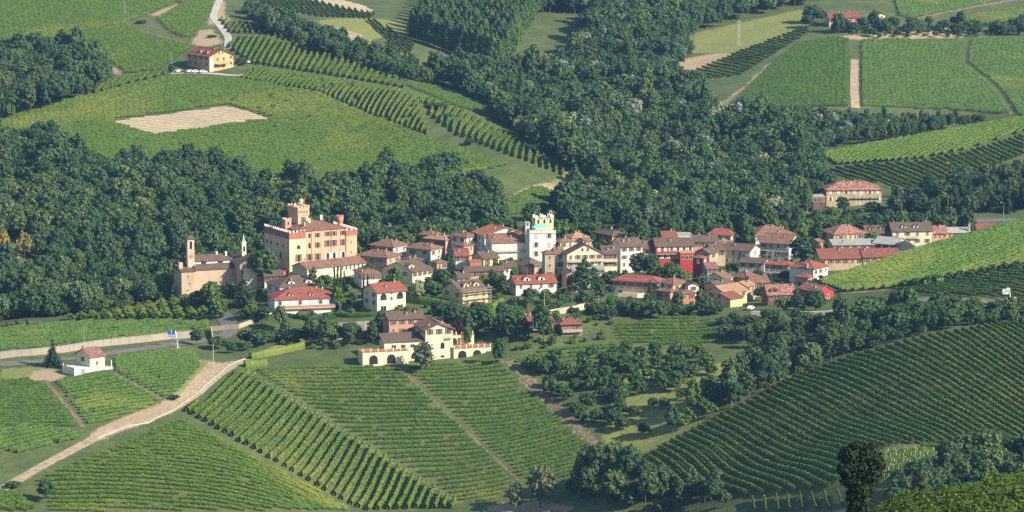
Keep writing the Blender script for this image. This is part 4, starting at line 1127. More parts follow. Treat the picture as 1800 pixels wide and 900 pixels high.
    def roof_z(s, x, y):
        W, L, H, sl, o = s.W, s.L, s.H, s.pitch, s.over
        if s.kind == 'R': return H + sl * min(y, L - y) + .2
        if s.kind == 'L': return H + sl * min(x, W - x) + .2
        if s.kind in ('hip', 'pyr'): return H + .2 + sl * min(x + o, W + o - x, y + o, L + o - y)
        if s.kind == 'shed': return H + sl * y + .2
        return H + .3
    def chimney(s, *fr, c='stone', hh=.9, w=.5):
        for (fx, fy) in fr:
            x, y = fx * s.W, fy * s.L; z = s.roof_z(x, y)
            mb = MB(); mb.box(x - w / 2, x + w / 2, y - w / 2, y + w / 2, z - .6, z + hh)
            o = mb.build('chimney', wall_m(c), s.roof_o)
            cb = MB(); cb.box(x - w * .68, x + w * .68, y - w * .68, y + w * .68, z + hh + .02, z + hh + .14); cb.box(x - w * .4, x + w * .4, y - w * .4, y + w * .4, z + hh - .02, z + hh + .4)
            cb.build('chimney_cap', roof_m('brown'), s.roof_o)
        return s
    def dormer(s, *fx, wall='white', roof='red', w=2.2, fy=.16, hh=1.25, face='R'):
        """gabled dormers on the near roof slope"""
        for f in fx:
            if face == 'R': x, y = f * s.W, fy * s.L
            else: x, y = fy * s.W, f * s.L
            z = s.roof_z(x, y); d = (hh + .4) / max(s.pitch, .2) + .4
            mb = MB(); mb.extrude([(-w / 2, -.3), (w / 2, -.3), (w / 2, hh * .62), (0, hh), (-w / 2, hh * .62)], 'y', 0, d)
            o = mb.build('dormer', wall_m(wall), s.roof_o); o.location = (x, y, z); o.rotation_euler = (0, 0, 0 if face == 'R' else -math.pi / 2)
            rb = MB(); q = w / 2 + .25
            rb.extrude([(-q, hh * .62 - .10), (0, hh + .03), (q, hh * .62 - .10), (q, hh * .62 + .04), (0, hh + .17), (-q, hh * .62 + .04)], 'y', -.3, d)
            r_ = rb.build('dormer_roof', roof_m(roof), s.roof_o); r_.location = o.location; r_.rotation_euler = o.rotation_euler
            pb = MB(); pb.box(-.42, .42, -.04, .05, .02, hh * .62); g = pb.build('dormer_window', GLASS_OR_SHADE, s.roof_o); g.location = o.location; g.rotation_euler = o.rotation_euler
        return s
    def balcony(s, face, t0, t1, z, depth=1.2, m=None, solid=False, wallm=None):
        span = s.W if face == 'R' else s.L
        a, b = (t0 * span, t1 * span) if face == 'R' else (-t1 * span, -t0 * span); mb = MB(); mb.box(a, b, -depth, -.005, z - .18, z)
        o = mb.build('balcony', m or CONC, s.root)
        rb = MB()
        if solid:
            rb.box(a, b, -depth - .01, -depth + .14, z + .002, z + 1.0); rb.box(a, a + .14, -depth + .15, -.01, z + .002, z + 1.0); rb.box(b - .14, b, -depth + .15, -.01, z + .002, z + 1.0)
        else:
            rb.box(a, b, -depth, -depth + .06, z + .95, z + 1.02)
            for k in np.arange(a + .03, b, .45): rb.box(k - .025, k + .025, -depth + .005, -depth + .055, z + .003, z + .948)
        q = rb.build('railing', wallm or RAIL, o)
        if face == 'L': o.rotation_euler = (0, 0, -math.pi / 2)
        return s
    def block(s, name, wall, x0, x1, y0, y1, z0, z1):
        mb = MB(); mb.box(x0, x1, y0, y1, z0, z1); return mb.build(name, wall_m(wall) if isinstance(wall, str) else wall, s.root)
    def opening(s, face, t, z, w, h, arch=True, name='arch_opening'):
        return window(s.root, s.place(face, t, z), w, h, arch, None, WHITE, name=name)  # no real hole: a dark sheet stands in for the shaded depth

def merlons(root, name, mat, a, b, z, w=.9, gap=.8, h=1.1, th=.5, swallow=True):
    """battlement from a to b (xy in the root's frame), each merlon its own part"""
    a = np.array(a, float); b = np.array(b, float); L = np.linalg.norm(b - a); n = max(2, int((L + gap) / (w + gap)))
    d = (b - a) / L; st = (L - w) / (n - 1) if n > 1 else 0
    key = (w, h, th, mat.name)
    if key not in _sm:
        mb = MB()
        if swallow: mb.extrude([(-w / 2, 0), (w / 2, 0), (w / 2, h), (.12, h), (0, h * .72), (-.12, h), (-w / 2, h)], 'y', -th / 2, th / 2)
        else: mb.box(-w / 2, w / 2, -th / 2, th / 2, 0, h)
        _sm[key] = mb.mesh('merlon', mat)
    for k in range(n):
        p = a + d * (w / 2 + k * st)
        o = link(bpy.data.objects.new('merlon', _sm[key]), root); o.location = (p[0], p[1], z); o.rotation_euler = (0, 0, math.atan2(d[1], d[0]))
# ------------------------------------------------------------------ the village, house by house
def hs(label, uL, uC, uR, v, D, th, wall, roof, kind='hip', pitch=.36, R=None, L=None, ch=(), shut='b', wl=None, wr=None, over=.55, chc='stone', name='house', cat='house', top=1.2, fl=3.0):
    h = House(name, label, uL, uC, uR, v, D, th, wl, wr, cat)
    h.body(wall, roof, kind, pitch, over)
    if R: h.wins('R', *R, shut=shut, top=top, fl=fl)
    if L: h.wins('L', *L, shut=shut, top=top, fl=fl)
    if ch: h.chimney(*ch, c=chc)
    return h

def build_village():
    # front row of villas
    h = hs('long low white villa with bright red hipped roof and a front balcony', 458, 483, 590, 528, 1350, 14, 'white', 'red', 'hip', .40, (1, 6), (1, 2), ((.3, .5), (.75, .5)), 'w', wl=15)
    h.dormer(.28, .62, fy=.12, w=1.7, hh=1.0); h.balcony('R', .05, .98, h.H - 3.1, 1.5, WHITE, True, TERRA); h.block('garage_door', 'brown', h.W * .42, h.W * .60, -.06, -.003, .3, 2.3)
    h = hs('white house with dark brown hipped roof and white dormers behind the red roofed villa', 456, 492, 568, 506, 1369, 25, 'white', 'brown', 'hip', .40, (1, 4), (1, 2), ((.35, .3), (.8, .5)), 'b', wl=14); h.dormer(.30, .70, roof='brown', w=2.6, fy=.10, hh=1.3)
    hs('small pinkish house with old roof between the church and the red roofed villa', 441, 462, 468, 487, 1398, 55, 'pink', 'brown', 'hip', .38, (1, 1), (1, 3), ((.4, .5),), 'b')
    hs('small white cottage with brown roof at the foot of the castle', 463, 465, 496, 485, 1394, 8, 'white', 'brown', 'R', .38, (1, 3), None, ((.5, .5),), wl=8)
    hs('low terracotta garden building beside the castle corner', 476, 480, 503, 478, 1402, 10, 'brick', 'orange', 'flat', wl=6, name='outbuilding', cat='outbuilding')
    h = hs('long cream castle wing with sweeping old tile roof and a line of windows', 514, 540, 643, 473, 1388, 38, 'cream', 'mix', 'R', .36, None, None, ((.08, .5),), name='castle_wing', cat='building')
    h.wins('R', 1, 5, .9, 1.9, 'w', 1.0, 3, a=.02, b=.36); h.wins('R', 1, 8, .8, 1.9, None, 1.0, 3, a=.42, b=.98)
    # houses between the castle and the white tower
    hs('pale blue white house with broad old roof just right of the castle', 651, 691, 716, 435, 1433, 55, 'grey', 'mix', 'hip', .42, (1, 2), (1, 4), ((.6, .25), (.5, .6)), 'b')
    hs('plain pale house with long ridge roof left of the two dark conifers', 714, 757, 777, 440, 1425, 58, 'grey', 'mix', 'hip', .42, (1, 2), (1, 2), ((.3, .3), (.5, .2)), 'b')
    hs('low old house with brown hipped roof beside the castle wing', 628, 680, 704, 454, 1404, 58, 'stone', 'mix', 'hip', .38, (1, 2), (1, 5), ((.4, .5), (.6, .3)), 'b', chc='stone')
    hs('brick house with tan roof behind the two dark conifers', 746, 783, 800, 423, 1450, 55, 'pink', 'tan', 'hip', .40, (1, 1), (1, 4), ((.4, .6), (.5, .3)), 'b')
    hs('narrow old house with tan roof behind the plain pale house', 738, 760, 775, 415, 1462, 55, 'tan', 'mix', 'hip', .40, (1, 1), (1, 2), ((.5, .5),))
    h = hs('house with wide dark brown roof and columns behind the cream arcaded house', 672, 725, 760, 478, 1385, 48, 'cream', 'brown', 'R', .36, (1, 4), (1, 2), ((.3, .6),), 'b'); h.dormer(.2, roof='brown', w=3.0, fy=.16, hh=1.4, wall='cream')
    hs('small white house with low tile roof beside two cypresses', 622, 636, 670, 483, 1379, 18, 'white', 'mix', 'hip', .34, (1, 4), (1, 2), ((.15, .3),), 'b')
    hs('little porch house with orange roof below the plain pale house', 708, 726, 742, 459, 1400, 40, 'white', 'mix', 'hip', .36, (1, 2), (1, 1), ((.2, .5), (.8, .5)))
    # the arcaded cream house
    h = hs('cream house with red gable roof and two big arched loggias', 639, 663, 713, 514, 1346, 30, 'villa', 'red', 'R', .42, None, (2, 2), ((.42, .22), (.85, .5)), 'b', over=.7)
    for t in (.22, .80):
        h.opening('R', h.W * t, h.H - 3.2, 2.7, 2.6); h.opening('R', h.W * t, .2, 2.4, 2.3, False, 'loggia_opening'); h.balcony('R', t - .13, t + .13, h.H - 3.25, .25, WHITE)
    h.wins('R', 2, 1, .9, 1.2, None, .5, 2.3, a=.4, b=.6)
    # house under scaffolding
    h = hs('yellow house wrapped in scaffolding with several brown roofs', 777, 813, 858, 515, 1347, 35, 'yellow', 'brown', 'R', .46, (2, 3), (2, 2), ((.2, .2), (.55, .3), (.1, .6)), 'b'); h.dormer(.32, .72, roof='brown', wall='yellow', w=2.6, fy=.22, hh=1.5)
    sc = MB()
    for x in np.linspace(-.3, h.W + .6, 6):
        for y in (-1.3, -.5): sc.tube((x, y, -.6), (x, y, h.H + .9), .06, .06, 5)
    for z in (2.0, 4.0, 6.0, h.H + .3):
        if z < h.H + .5:
            sc.tube((-.3, -1.3, z), (h.W + .6, -1.3, z), .05, .05, 5); sc.tube((-.3, -1.3, z + .9), (h.W + .6, -1.3, z + .9), .04, .04, 5); sc.box(-.3, h.W + .6, -1.3, -.5, z - .06, z)
    o = sc.build('scaffold', m_plain('scaffold_steel', (.42, .38, .32), .5, .2)); o.location = h.root.location; o.rotation_euler = h.root.rotation_euler
    tag(o, 'metal scaffolding with planks in front of the yellow house', 'scaffold')
    # pink house behind the villa
    hs('pink brick house with dark tile roof directly behind the cream villa', 673, 684, 746, 562, 1309, 16, 'pink', 'brown', 'R', .36, (2, 4), (2, 1), ((.55, .3), (.8, .4)), 'b')
    # house with dormers and the tavern
    h = hs('white house with bright red roof and two dormers right of the scaffolding', 895, 907, 978, 499, 1363, 16, 'white', 'red', 'R', .46, (2, 4), (2, 2), ((.07, .25),), 'b', over=.6); h.dormer(.30, .66, w=2.6, fy=.14, hh=1.6); h.balcony('R', .55, .98, .3, 1.4, WHITE)
    h = hs('dark timber tavern with veranda and brown hipped roof among trees', 979, 987, 1023, 571, 1306, 14, 'wood', 'darkred', 'hip', .42, (1, 2), (1, 1), ((.2, .5),), 'b', over=.9); h.balcony('R', .02, .98, h.H - 2.6, 1.3, CONC, True, CONC)
    h = hs('low brown timber annex of the tavern with white posts', 920, 930, 973, 566, 1306, 14, 'brown', 'darkred', 'R', .30, (1, 4), None, ((.12, .5),), 'b'); h.balcony('R', .1, .95, h.H - 2.7, 1.6, CONC, True, CONC)
    h.chimney((.08, .5), c='brown', hh=4.2, w=1.0)
    # white tower group
    hs('white gabled hall with broad orange red roof left of the white tower', 830, 852, 924, 415, 1442, 22, 'white', 'orange', 'L', .30, (1, 3), (2, 4), ((.35, .3), (.6, .5)), 'c', over=.4)
    h = hs('long white building with four shuttered bays beside the white tower', 846, 865, 930, 427, 1425, 12, 'white', 'mix', 'R', .40, (3, 4), (3, 3), ((.1, .25), (.55, .25)), 'c', wl=13, over=.5, top=1.2, fl=3.6); h.balcony('R', .08, .95, h.H - 3.7, .8)
    h = House('tower_house', 'tall white square tower house with roof terrace', 929, 931, 977, 411, 1424, 6, wl=9, cat='building'); h.body('white', 'metal', 'flat'); h.wins('R', 4, 2, 1.1, 1.9, 'w', .8, 3.6)
    pm = WHITE
    for x in np.linspace(.15, h.W - .15, 7):
        mb = MB(); mb.box(x - .16, x + .16, -.02, .30, h.H + .30, h.H + 1.5); mb.build('terrace_post', pm, h.root)
    mb = MB(); mb.box(0, h.W, .02, .26, h.H + .32, h.H + 1.2); mb.build('parapet', pm, h.root)
    aw = MB(); zc = h.H + 2.3; aw.solid([(1.2, .8, zc), (h.W - 2.2, .8, zc), (h.W - 2.2, 5.0, zc), (1.2, 5.0, zc), (2.6, 2.2, zc + 1.0), (h.W - 3.6, 2.2, zc + 1.0), (h.W - 3.6, 3.6, zc + 1.0), (2.6, 3.6, zc + 1.0)], [(0, 3, 2, 1), (4, 5, 6, 7), (0, 1, 5, 4), (1, 2, 6, 5), (2, 3, 7, 6), (3, 0, 4, 7)])
    for (x, y) in ((1.4, 1.0), (h.W - 2.4, 1.0), (h.W - 2.4, 4.8), (1.4, 4.8)): aw.tube((x, y, h.H + .3), (x, y, zc + .05), .06, .06, 5)
    o = aw.build('awning', m_plain('green_canvas', (.16, .52, .42), .7, .08)); o.location = h.root.location; o.rotation_euler = h.root.rotation_euler; tag(o, 'sea green canvas awning on the roof terrace of the white tower', 'awning')
    h = House('crenellated_tower', 'small yellow tower with white battlements rising behind the white tower', 935, 941, 973, 385.5, 1436, 18, cat='tower'); h.body('yellow', 'metal', 'flat'); h.wins('R', 1, 3, .8, 1.6, None, 1.0, arch=True)
    for a, b in (((0, .25), (h.W, .25)), ((.25, 0), (.25, h.L)), ((h.W - .25, 0), (h.W - .25, h.L)), ((0, h.L - .25), (h.W, h.L - .25))): merlons(h.root, 'merlon', WHITE, a, b, h.H + .30, 1.2, 1.1, 1.1, .45, False)
    mb = MB()
    for k in range(12):
        a0, a1 = math.pi * 2 * k / 12, math.pi * 2 * (k + 1) / 12
        mb.tube((h.W - 1.0 + .5 * math.cos(a0), .5, h.H + 2.2 + .9 * math.sin(a0)), (h.W - 1.0 + .5 * math.cos(a1), .5, h.H + 2.2 + .9 * math.sin(a1)), .11, .11, 5)
    mb.build('bell_frame', WHITE, h.root)
    h = House('lift_turret', 'slim white turret beside the green awning', 923, 924, 931, 392, 1427, 8, wl=3, cat='turret'); h.body('white', 'metal', 'flat'); h.wins('R', 2, 1, .8, 1.1, None, .6, 2.2)
    hs('dark barn with steep lead grey roofs below the white tower', 906, 929, 958, 470, 1401, 35, 'stone', 'slate', 'hip', .62, (1, 2), None, (), over=.4, name='barn', cat='barn')
    hs('slender stone tower with pyramid tile roof below the white tower', 955, 958, 975, 447, 1393, 14, 'stone', 'mix', 'pyr', .50, (3, 1), None, (), over=.5, wl=4.5, name='stone_tower', cat='tower', top=1.4, fl=3.2)
    hs('cream house with red roof and long cornice right of the white tower', 977, 985, 1008, 426, 1424, 25, 'cream', 'mix', 'hip', .42, (2, 2), (2, 1), ((.5, .4),), 'b')
    hs('cluster house with orange tan roof behind the cream gabled house', 992, 1006, 1034, 419, 1448, 28, 'cream', 'tan', 'hip', .45, (1, 2), None, ((.4, .4), (.7, .6)))
    hs('small tile roofed house at the village back beside the yellow hall', 1015, 1030, 1040, 424, 1440, 45, 'tan', 'mix', 'R', .42, (1, 1), (1, 1), ((.5, .5),))
    hs('red roofed white house at the rear of the white hall', 792, 820, 840, 418, 1446, 45, 'white', 'mix', 'hip', .38, (1, 2), (1, 2), ((.4, .5), (.7, .6)), 'b')
    hs('low house with bright red roof in front of the white hall', 798, 801, 824, 450, 1411, 8, 'white', 'darkred', 'R', .48, (1, 3), None, ((.3, .3),), 'b', wl=9)
    h = hs('small yellow house with one arched window below the white hall', 829, 850, 877, 455, 1400, 30, 'yellow', 'brown', 'R', .40, (1, 2), None, ((.6, .4),), 'b'); h.opening('L', h.L * .45, h.H - 2.6, 2.2, 2.2)
    hs('flat orange brick annex below the small yellow house', 823, 826, 847, 461, 1392, 8, 'brick', 'orange', 'flat', wl=5, name='outbuilding', cat='outbuilding')
    hs('long low brown roofed shed below the orange brick annex', 813, 818, 886, 477, 1380, 8, 'tan', 'brown', 'R', .32, (1, 6), None, ((.65, .5),), 'b', wl=7)
    hs('tan house with brown roof left of the white hall', 800, 815, 832, 433, 1425, 40, 'tan', 'mix', 'hip', .40, (1, 2), (1, 1), ((.5, .5),), 'b')
    # middle of the village
    h = hs('cream gabled house with balconies and many tall windows', 990, 997, 1060, 447, 1396, 12, 'cream', 'brown', 'L', .50, (2, 5), (2, 1), ((.5, .4), (.75, .5)), 'b', over=.7); h.balcony('R', .02, .45, h.H - 3.1, .9); h.balcony('R', .68, 1.0, h.H - 3.1, .9); h.wins('R', 1, 2, .8, 1.1, None, -1.6, 3, a=.35, b=.65)
    h = hs('cream side wing of the gabled house with brown roof and small veranda', 1058, 1060, 1085, 446, 1400, 8, 'cream', 'brown', 'R', .52, (2, 3), None, ((.4, .2), (.8, .3)), 'b', wl=9); h.balcony('R', .05, .95, h.H - 3.1, 1.1)
    hs('ochre hall with tall dark windows behind the cream gabled house', 1045, 1076, 1101, 415, 1470, 34, 'ochre', 'brown', 'hip', .40, (2, 2), (2, 7), ((.5, .45), (.6, .5)), 'r', top=.8, fl=3.6)
    hs('white house with brown tile roof left of the tall dark tree', 1082, 1091, 1129, 434, 1416, 20, 'white', 'brown', 'R', .50, (3, 3), (2, 1), ((.25, .3), (.5, .3)), 'b', wl=10)
    hs('pale yellow narrow house squeezed left of the red house', 1128, 1130, 1153, 437, 1420, 5, 'yellow', 'brown', 'R', .46, (2, 2), None, ((.2, .3),), 'b', wl=10)
    h = hs('bright red house with white framed doors and brown roof', 1150, 1153, 1219, 433, 1418, 6, 'red', 'brown', 'R', .42, (2, 6), None, ((.42, .3), (.98, .5)), 'c', wl=11); h.balcony('R', .02, .62, h.H - 3.0, 1.3, CONC); h.block('porch', 'red', h.W * .62, h.W, -2.6, -.01, 0, h.H - 2.6); h.block('porch_cornice', 'pink', h.W * .61, h.W + .1, -2.75, -.012, h.H - 2.58, h.H - 2.2)
    for k in range(3): window(h.root, ((h.W * (.68 + .12 * k), -2.6, h.H - 5.0), 0), .9, 1.5)
    hs('dark red tower house with small tile roof and white window', 1218, 1236, 1243, 455, 1398, 58, 'red', 'mix', 'hip', .45, (2, 1), (1, 1), (), 'c')
    hs('low stone cottage with large red hipped roof below the red house', 1077, 1156, 1169, 498, 1369, 68, 'stone', 'red', 'hip', .42, (1, 2), (1, 6), (), 'b', name='cottage')
    hs('small yellow house with reddish roof right of the large red roof', 1158, 1183, 1211, 501, 1358, 40, 'yellow', 'mix', 'hip', .40, (2, 2), (1, 2), ((.5, .5),), 'b')
    hs('low pink annex with tile roof below the small yellow house', 1154, 1178, 1190, 514, 1349, 50, 'pink', 'mix', 'hip', .32, (1, 1), (1, 2), ())
    hs('terracotta garden house with shallow roof beside the pink annex', 1188, 1199, 1222, 517, 1347, 20, 'brick', 'mix', 'hip', .32, (1, 2), (1, 1), ())
    hs('little white gable front peeping out above the garden house', 1206, 1210, 1228, 502, 1356, 12, 'white', 'brown', 'L', .42, (1, 1), None, (), wl=7)
    hs('dark red roofed house in the back row behind the red house', 1163, 1166, 1191, 419, 1450, 8, 'brick', 'darkred', 'R', .40, (1, 3), None, ((.7, .5),), wl=10)
    hs('white flat topped house in the back row behind the red house', 1189, 1191, 1218, 415, 1452, 6, 'white', 'metal', 'flat', R=(2, 3), wl=9)
    hs('long old roof between the red house and the red pyramid roof', 1216, 1219, 1262, 425, 1440, 6, 'pink', 'brown', 'R', .40, (1, 4), None, ((.3, .5), (.7, .4)), wl=9)
    hs('gabled stone barn behind the dark red tower house', 1224, 1247, 1262, 446, 1418, 60, 'stone', 'brown', 'R', .50, (1, 1), (1, 1), (), name='barn', cat='barn')
    hs('brick red house wedged behind the grey white terrace', 1262, 1266, 1290, 435, 1446, 8, 'brick', 'mix', 'R', .40, (1, 2), None, ((.5, .5),), wl=9)
    hs('small cream house with bright red pyramid roof at the village back', 1244, 1286, 1292, 414, 1466, 74, 'cream', 'red', 'hip', .58, (1, 1), (1, 3), ((.5, .5),), 'b')
    hs('long cream house with wide hipped roof among trees at the back', 1306, 1328, 1398, 415, 1471, 17, 'cream', 'mix', 'hip', .40, (2, 5), (2, 2), ((.55, .4), (.75, .4), (.85, .5)), 'b')
    h = hs('tall grey white house with loggias and mottled roof in shade', 1336, 1387, 1407, 429, 1451, 66, 'grey', 'mix', 'L', .40, (2, 2), (3, 4), ((.3, .3), (.5, .6)), 'b'); h.balcony('L', .7, .98, h.H - 3.2, .9)
    hs('grey white terrace house with dark roof and blue railing', 1272, 1318, 1336, 442, 1438, 64, 'grey', 'brown', 'L', .36, (1, 1), (2, 4), ((.3, .7),), 'w')
    hs('low pale house under a long brown roof below the grey terrace', 1299, 1343, 1353, 463, 1420, 68, 'grey', 'brown', 'L', .34, (1, 1), (1, 3), ((.5, .3),), 'b')
    h = hs('pale house with red hipped roof and iron balconies', 1344, 1387, 1393, 467, 1409, 70, 'grey', 'red', 'hip', .44, (1, 1), (2, 4), ((.4, .5),), 'b'); h.balcony('L', .1, .6, h.H - 3.0, 1.0)
    h = hs('chapel house with red hipped roof and a small bell niche', 1388, 1430, 1455, 474, 1396, 55, 'white', 'red', 'hip', .42, (2, 3), None, ((.2, .5),), 'b')
    mb = MB(); mb.box(-.6, .6, -.35, .35, 0, 2.6); o = mb.build('bell_niche', wall_m('stone'), h.root); o.location = (.1, h.L * .30, h.H - .4); o.rotation_euler = (0, 0, -math.pi / 2)
    window(h.root, ((-.26, h.L * .30, h.H + .2), -math.pi / 2), .6, 1.5, True, None, WHITE, name='niche_opening')
    hs('low round ended annex with red roof in front of the chapel house', 1397, 1420, 1430, 489, 1385, 55, 'stone', 'red', 'hip', .40, None, None, (), name='apse', cat='annex')
    hs('gabled white house with reddish roof left of the tan roofs', 1240, 1274, 1288, 490, 1376, 55, 'white', 'mix', 'R', .42, (1, 1), (1, 1), ((.5, .4),), 'b')
    hs('house with red pyramid roof and tiny white dormer above the tan roofs', 1288, 1312, 1333, 490, 1380, 45, 'tan', 'mix', 'hip', .56, (1, 1), None, ((.4, .4),))
    hs('low brown roof cluster house above the big tan roof', 1238, 1262, 1296, 506, 1362, 30, 'tan', 'brown', 'R', .36, None, None, ((.5, .4),))
    hs('house with second tan roof behind the big tan roof', 1290, 1311, 1327, 503, 1362, 45, 'tan', 'tan', 'R', .40, (1, 2), (1, 1), ((.6, .3),))
    hs('long brown roofed house behind the mottled pink roof', 1318, 1322, 1352, 497, 1370, 10, 'tan', 'mix', 'R', .34, (1, 3), None, ((.9, .5),), wl=10)
    hs('house with big sunlit tan tile roof and dark gable', 1242, 1275, 1313, 516, 1346, 45, 'yellow', 'tan', 'R', .44, (1, 3), (2, 2), (), 'b')
    hs('lean-to with red roof against the big tan roofed house', 1275, 1284, 1306, 526, 1338, 45, 'yellow', 'darkred', 'shed', .30, None, None, (), wl=5, name='lean_to', cat='outbuilding')
    h = hs('house with mottled pink tile roof and white end gable', 1346, 1350, 1398, 518, 1336, 8, 'brown', 'mottle', 'R', .50, (1, 4), None, ((.98, .4),), 'b', wl=11); h.dormer(.26, roof='mottle', wall='brown', w=3.0, fy=.10, hh=1.4)
    h = hs('bright red gabled house with one white framed window', 1405, 1437, 1466, 513, 1328, 32, 'red', 'mottle', 'L', .50, None, (1, 3), ((.2, .3),), 'b', over=.6); window(h.root, ((h.W * .66, 0, h.H - 2.9), 0), .9, 1.7, fm=WHITE)
    hs('small reddish gable left of the mottled hipped roof', 1422, 1440, 1447, 426, 1466, 60, 'brick', 'mix', 'R', .42, None, (1, 1), ())
    hs('long low white garage with flat roof below the cream gabled house', 1003, 1005, 1063, 473, 1384, 5, 'grey', 'metal', 'flat', R=(1, 6), wl=7, name='garage', cat='garage')
    hs('small gabled brick shed left of the long low garage', 990, 996, 1016, 483, 1372, 14, 'pink', 'mix', 'L', .5, (1, 1), None, (), wl=7, name='shed', cat='shed')
    hs('low old house with tan roof between the two dark conifers', 757, 768, 786, 463, 1398, 30, 'tan', 'mix', 'hip', .38, (1, 2), None, ((.5, .5),))
    hs('white walled house with brown roof below the taller conifer', 800, 806, 826, 489, 1368, 14, 'white', 'brown', 'R', .40, (1, 2), None, ((.6, .4),), wl=8)
    hs('low brown roofed house left of the dark barn', 882, 886, 908, 470, 1393, 10, 'white', 'brown', 'R', .40, (1, 2), None, ((.3, .4),), wl=8)
    hs('narrow pale house behind the slender stone tower', 974, 977, 992, 446, 1408, 12, 'cream', 'mix', 'R', .42, (2, 1), None, ((.5, .4),), wl=8)
    hs('low tile roofed house below the dark red tower house', 1238, 1243, 1262, 472, 1392, 14, 'stone', 'mix', 'R', .40, (1, 2), None, (), wl=8)
    hs('tan house with tile roof behind the gabled stone barn', 1246, 1250, 1275, 440, 1432, 10, 'tan', 'brown', 'R', .42, (1, 2), None, ((.5, .5),), wl=9)
    # right end of the village
    hs('house with mottled hipped roof and dark wooden loggia', 1444, 1466, 1524, 413, 1476, 20, 'yellow', 'mottle', 'hip', .44, (1, 7), (2, 2), ((.6, .4),), 'b')
    hs('long shed with flat grey metal roof below the mottled hipped roof', 1462, 1466, 1540, 431, 1455, 5, 'tan', 'metal', 'shed', .10, (1, 5), None, ((.22, .2),), wl=9, name='shed', cat='shed')
    hs('barn with broad pale metal roof beside the cream townhouse', 1536, 1577, 1594, 430, 1452, 60, 'cream', 'metal', 'L', .40, None, (1, 3), (), over=.7, name='barn', cat='barn')
    hs('pinkish house with two dormers left of the cream townhouse', 1520, 1523, 1565, 410, 1481, 6, 'pink', 'brown', 'R', .46, (2, 4), None, ((.9, .4),), 'b', wl=10).dormer(.25, .7, roof='brown', wall='pink', fy=.2)
    h = hs('cream townhouse with shuttered windows and two roof dormers', 1566, 1569, 1639, 406, 1479, 5, 'cream', 'brown', 'R', .46, (2, 4), None, ((.1, .6), (.9, .5)), 'g', wl=11); h.dormer(.30, .60, roof='brown', fy=.16, w=1.9); h.balcony('R', .35, .65, h.H - 3.2, .8)
    hs('orange house with mottled red roof right of the cream townhouse', 1638, 1640, 1665, 410, 1483, 5, 'orange', 'mottle', 'R', .46, (2, 3), None, ((.6, .4),), 'b', wl=10)
    hs('orange house with grey roof and tall white chimney at the knoll edge', 1663, 1665, 1706, 409, 1488, 4, 'orange', 'metal', 'R', .30, (1, 4), None, ((.95, .3),), 'b', wl=9).chimney((.96, .12), hh=3.2, w=.8)
    hs('red roof just showing over the vineyard knoll', 1716, 1718, 1752, 404, 1512, 4, 'tan', 'darkred', 'R', .40, None, None, (), wl=10)
    hs('long tan house with wide tile roof at the foot of the knoll', 1436, 1442, 1518, 455, 1432, 8, 'tan', 'darkred', 'R', .44, (1, 6), None, ((.5, .4),), 'b', wl=13)
    hs('continuing tan house with red tile roof behind the knoll vines', 1515, 1518, 1582, 452, 1434, 6, 'tan', 'darkred', 'R', .40, (1, 5), None, ((.1, .4),), 'b', wl=12)
    h = House('barrel_shed', 'dark barrel roofed shed behind the vineyard knoll', 1574, 1577, 1614, 441, 1444, 6, wl=12, cat='shed'); h.body('tan', 'slate', 'flat')
    mb = MB(); n = 10; mb.extrude([(h.W / 2 - h.W * .52 * math.cos(math.pi * k / n), h.H + .31 + 2.0 * math.sin(math.pi * k / n)) for k in range(n + 1)], 'y', -.3, h.L + .3); mb.build('barrel_roof', m_plain('dark_sheet', (.05, .05, .055), .6), h.root)
    # outlying houses
    h = hs('brick villa with pale mottled hipped roof above the village', 1449, 1453, 1550, 335, 1601, 4, 'tan', 'mottle', 'hip', .42, (3, 7), None, ((.35, .5), (.55, .5), (.62, .4)), 'c', wl=13, name='villa', top=.9); h.balcony('R', .45, .95, h.H - 3.4, 1.0); h.block('pilaster', 'white', h.W * .60, h.W * .62, -.08, -.004, .2, h.H - .1)
    hs('low modern annex with flat white roof beside the brick villa', 1427, 1429, 1451, 347, 1592, 4, 'brown', 'metal', 'flat', R=(1, 3), wl=9, name='annex', cat='annex')
    hs('white pavilion under a dark roof among the conifers', 1708, 1712, 1748, 312, 1618, 10, 'white', 'dark', 'hip', .40, (2, 3), None, (), wl=9)
    h = hs('yellow farmhouse with shaded long side standing alone on the far hill', 329, 368, 410, 99.5, 1841, 36, 'ochre', 'darkred', 'L', .42, None, (2, 4), ((.45, .25), (.55, .25)), 'b', name='farmhouse', cat='farmhouse', over=.8)
    h.wins('R', 2, 2, 1.3, 1.9, 'b', 1.6, 3.4, a=.22, b=.72, closed=True); h.wins('R', 2, 1, 1.1, 1.3, None, 1.0, 3.0, a=.82, b=.98); h.wins('R', 1, 2, .8, 1.0, None, -1.6, 3, True, a=.34, b=.62); h.dormer(.3, .6, roof='darkred', face='L', fy=.15, w=2.4); h.balcony('R', .22, .72, h.H - 3.9, 2.6, CONC); h.block('glass_strip', 'white', h.W * .04, h.W * .16, -.09, -.004, .4, h.H - 1.2)
    hs('small cream annex at the end of the yellow farmhouse', 409, 410.5, 418, 107, 1850, 15, 'cream', 'red', 'flat', R=(2, 1), wl=5, name='annex', cat='annex')
    hs('yellow farm with dark red roof on the crest of the far hill', 1455, 1458, 1480, 32, 2014, 6, 'yellow', 'darkred', 'R', .40, (1, 3), None, ((.9, .5),), 'b', wl=12, name='farmhouse', cat='farmhouse')
    hs('second roof of the far hill farm with a small yellow front', 1478, 1481, 1512, 31, 2022, 6, 'pink', 'darkred', 'R', .40, (1, 3), None, ((.5, .5),), 'b', wl=13)
    hs('tiny cream gable among trees beside the far hill farm', 1542, 1544, 1556, 26, 2030, 10, 'cream', 'brown', 'L', .40, (1, 1), None, (), wl=8)
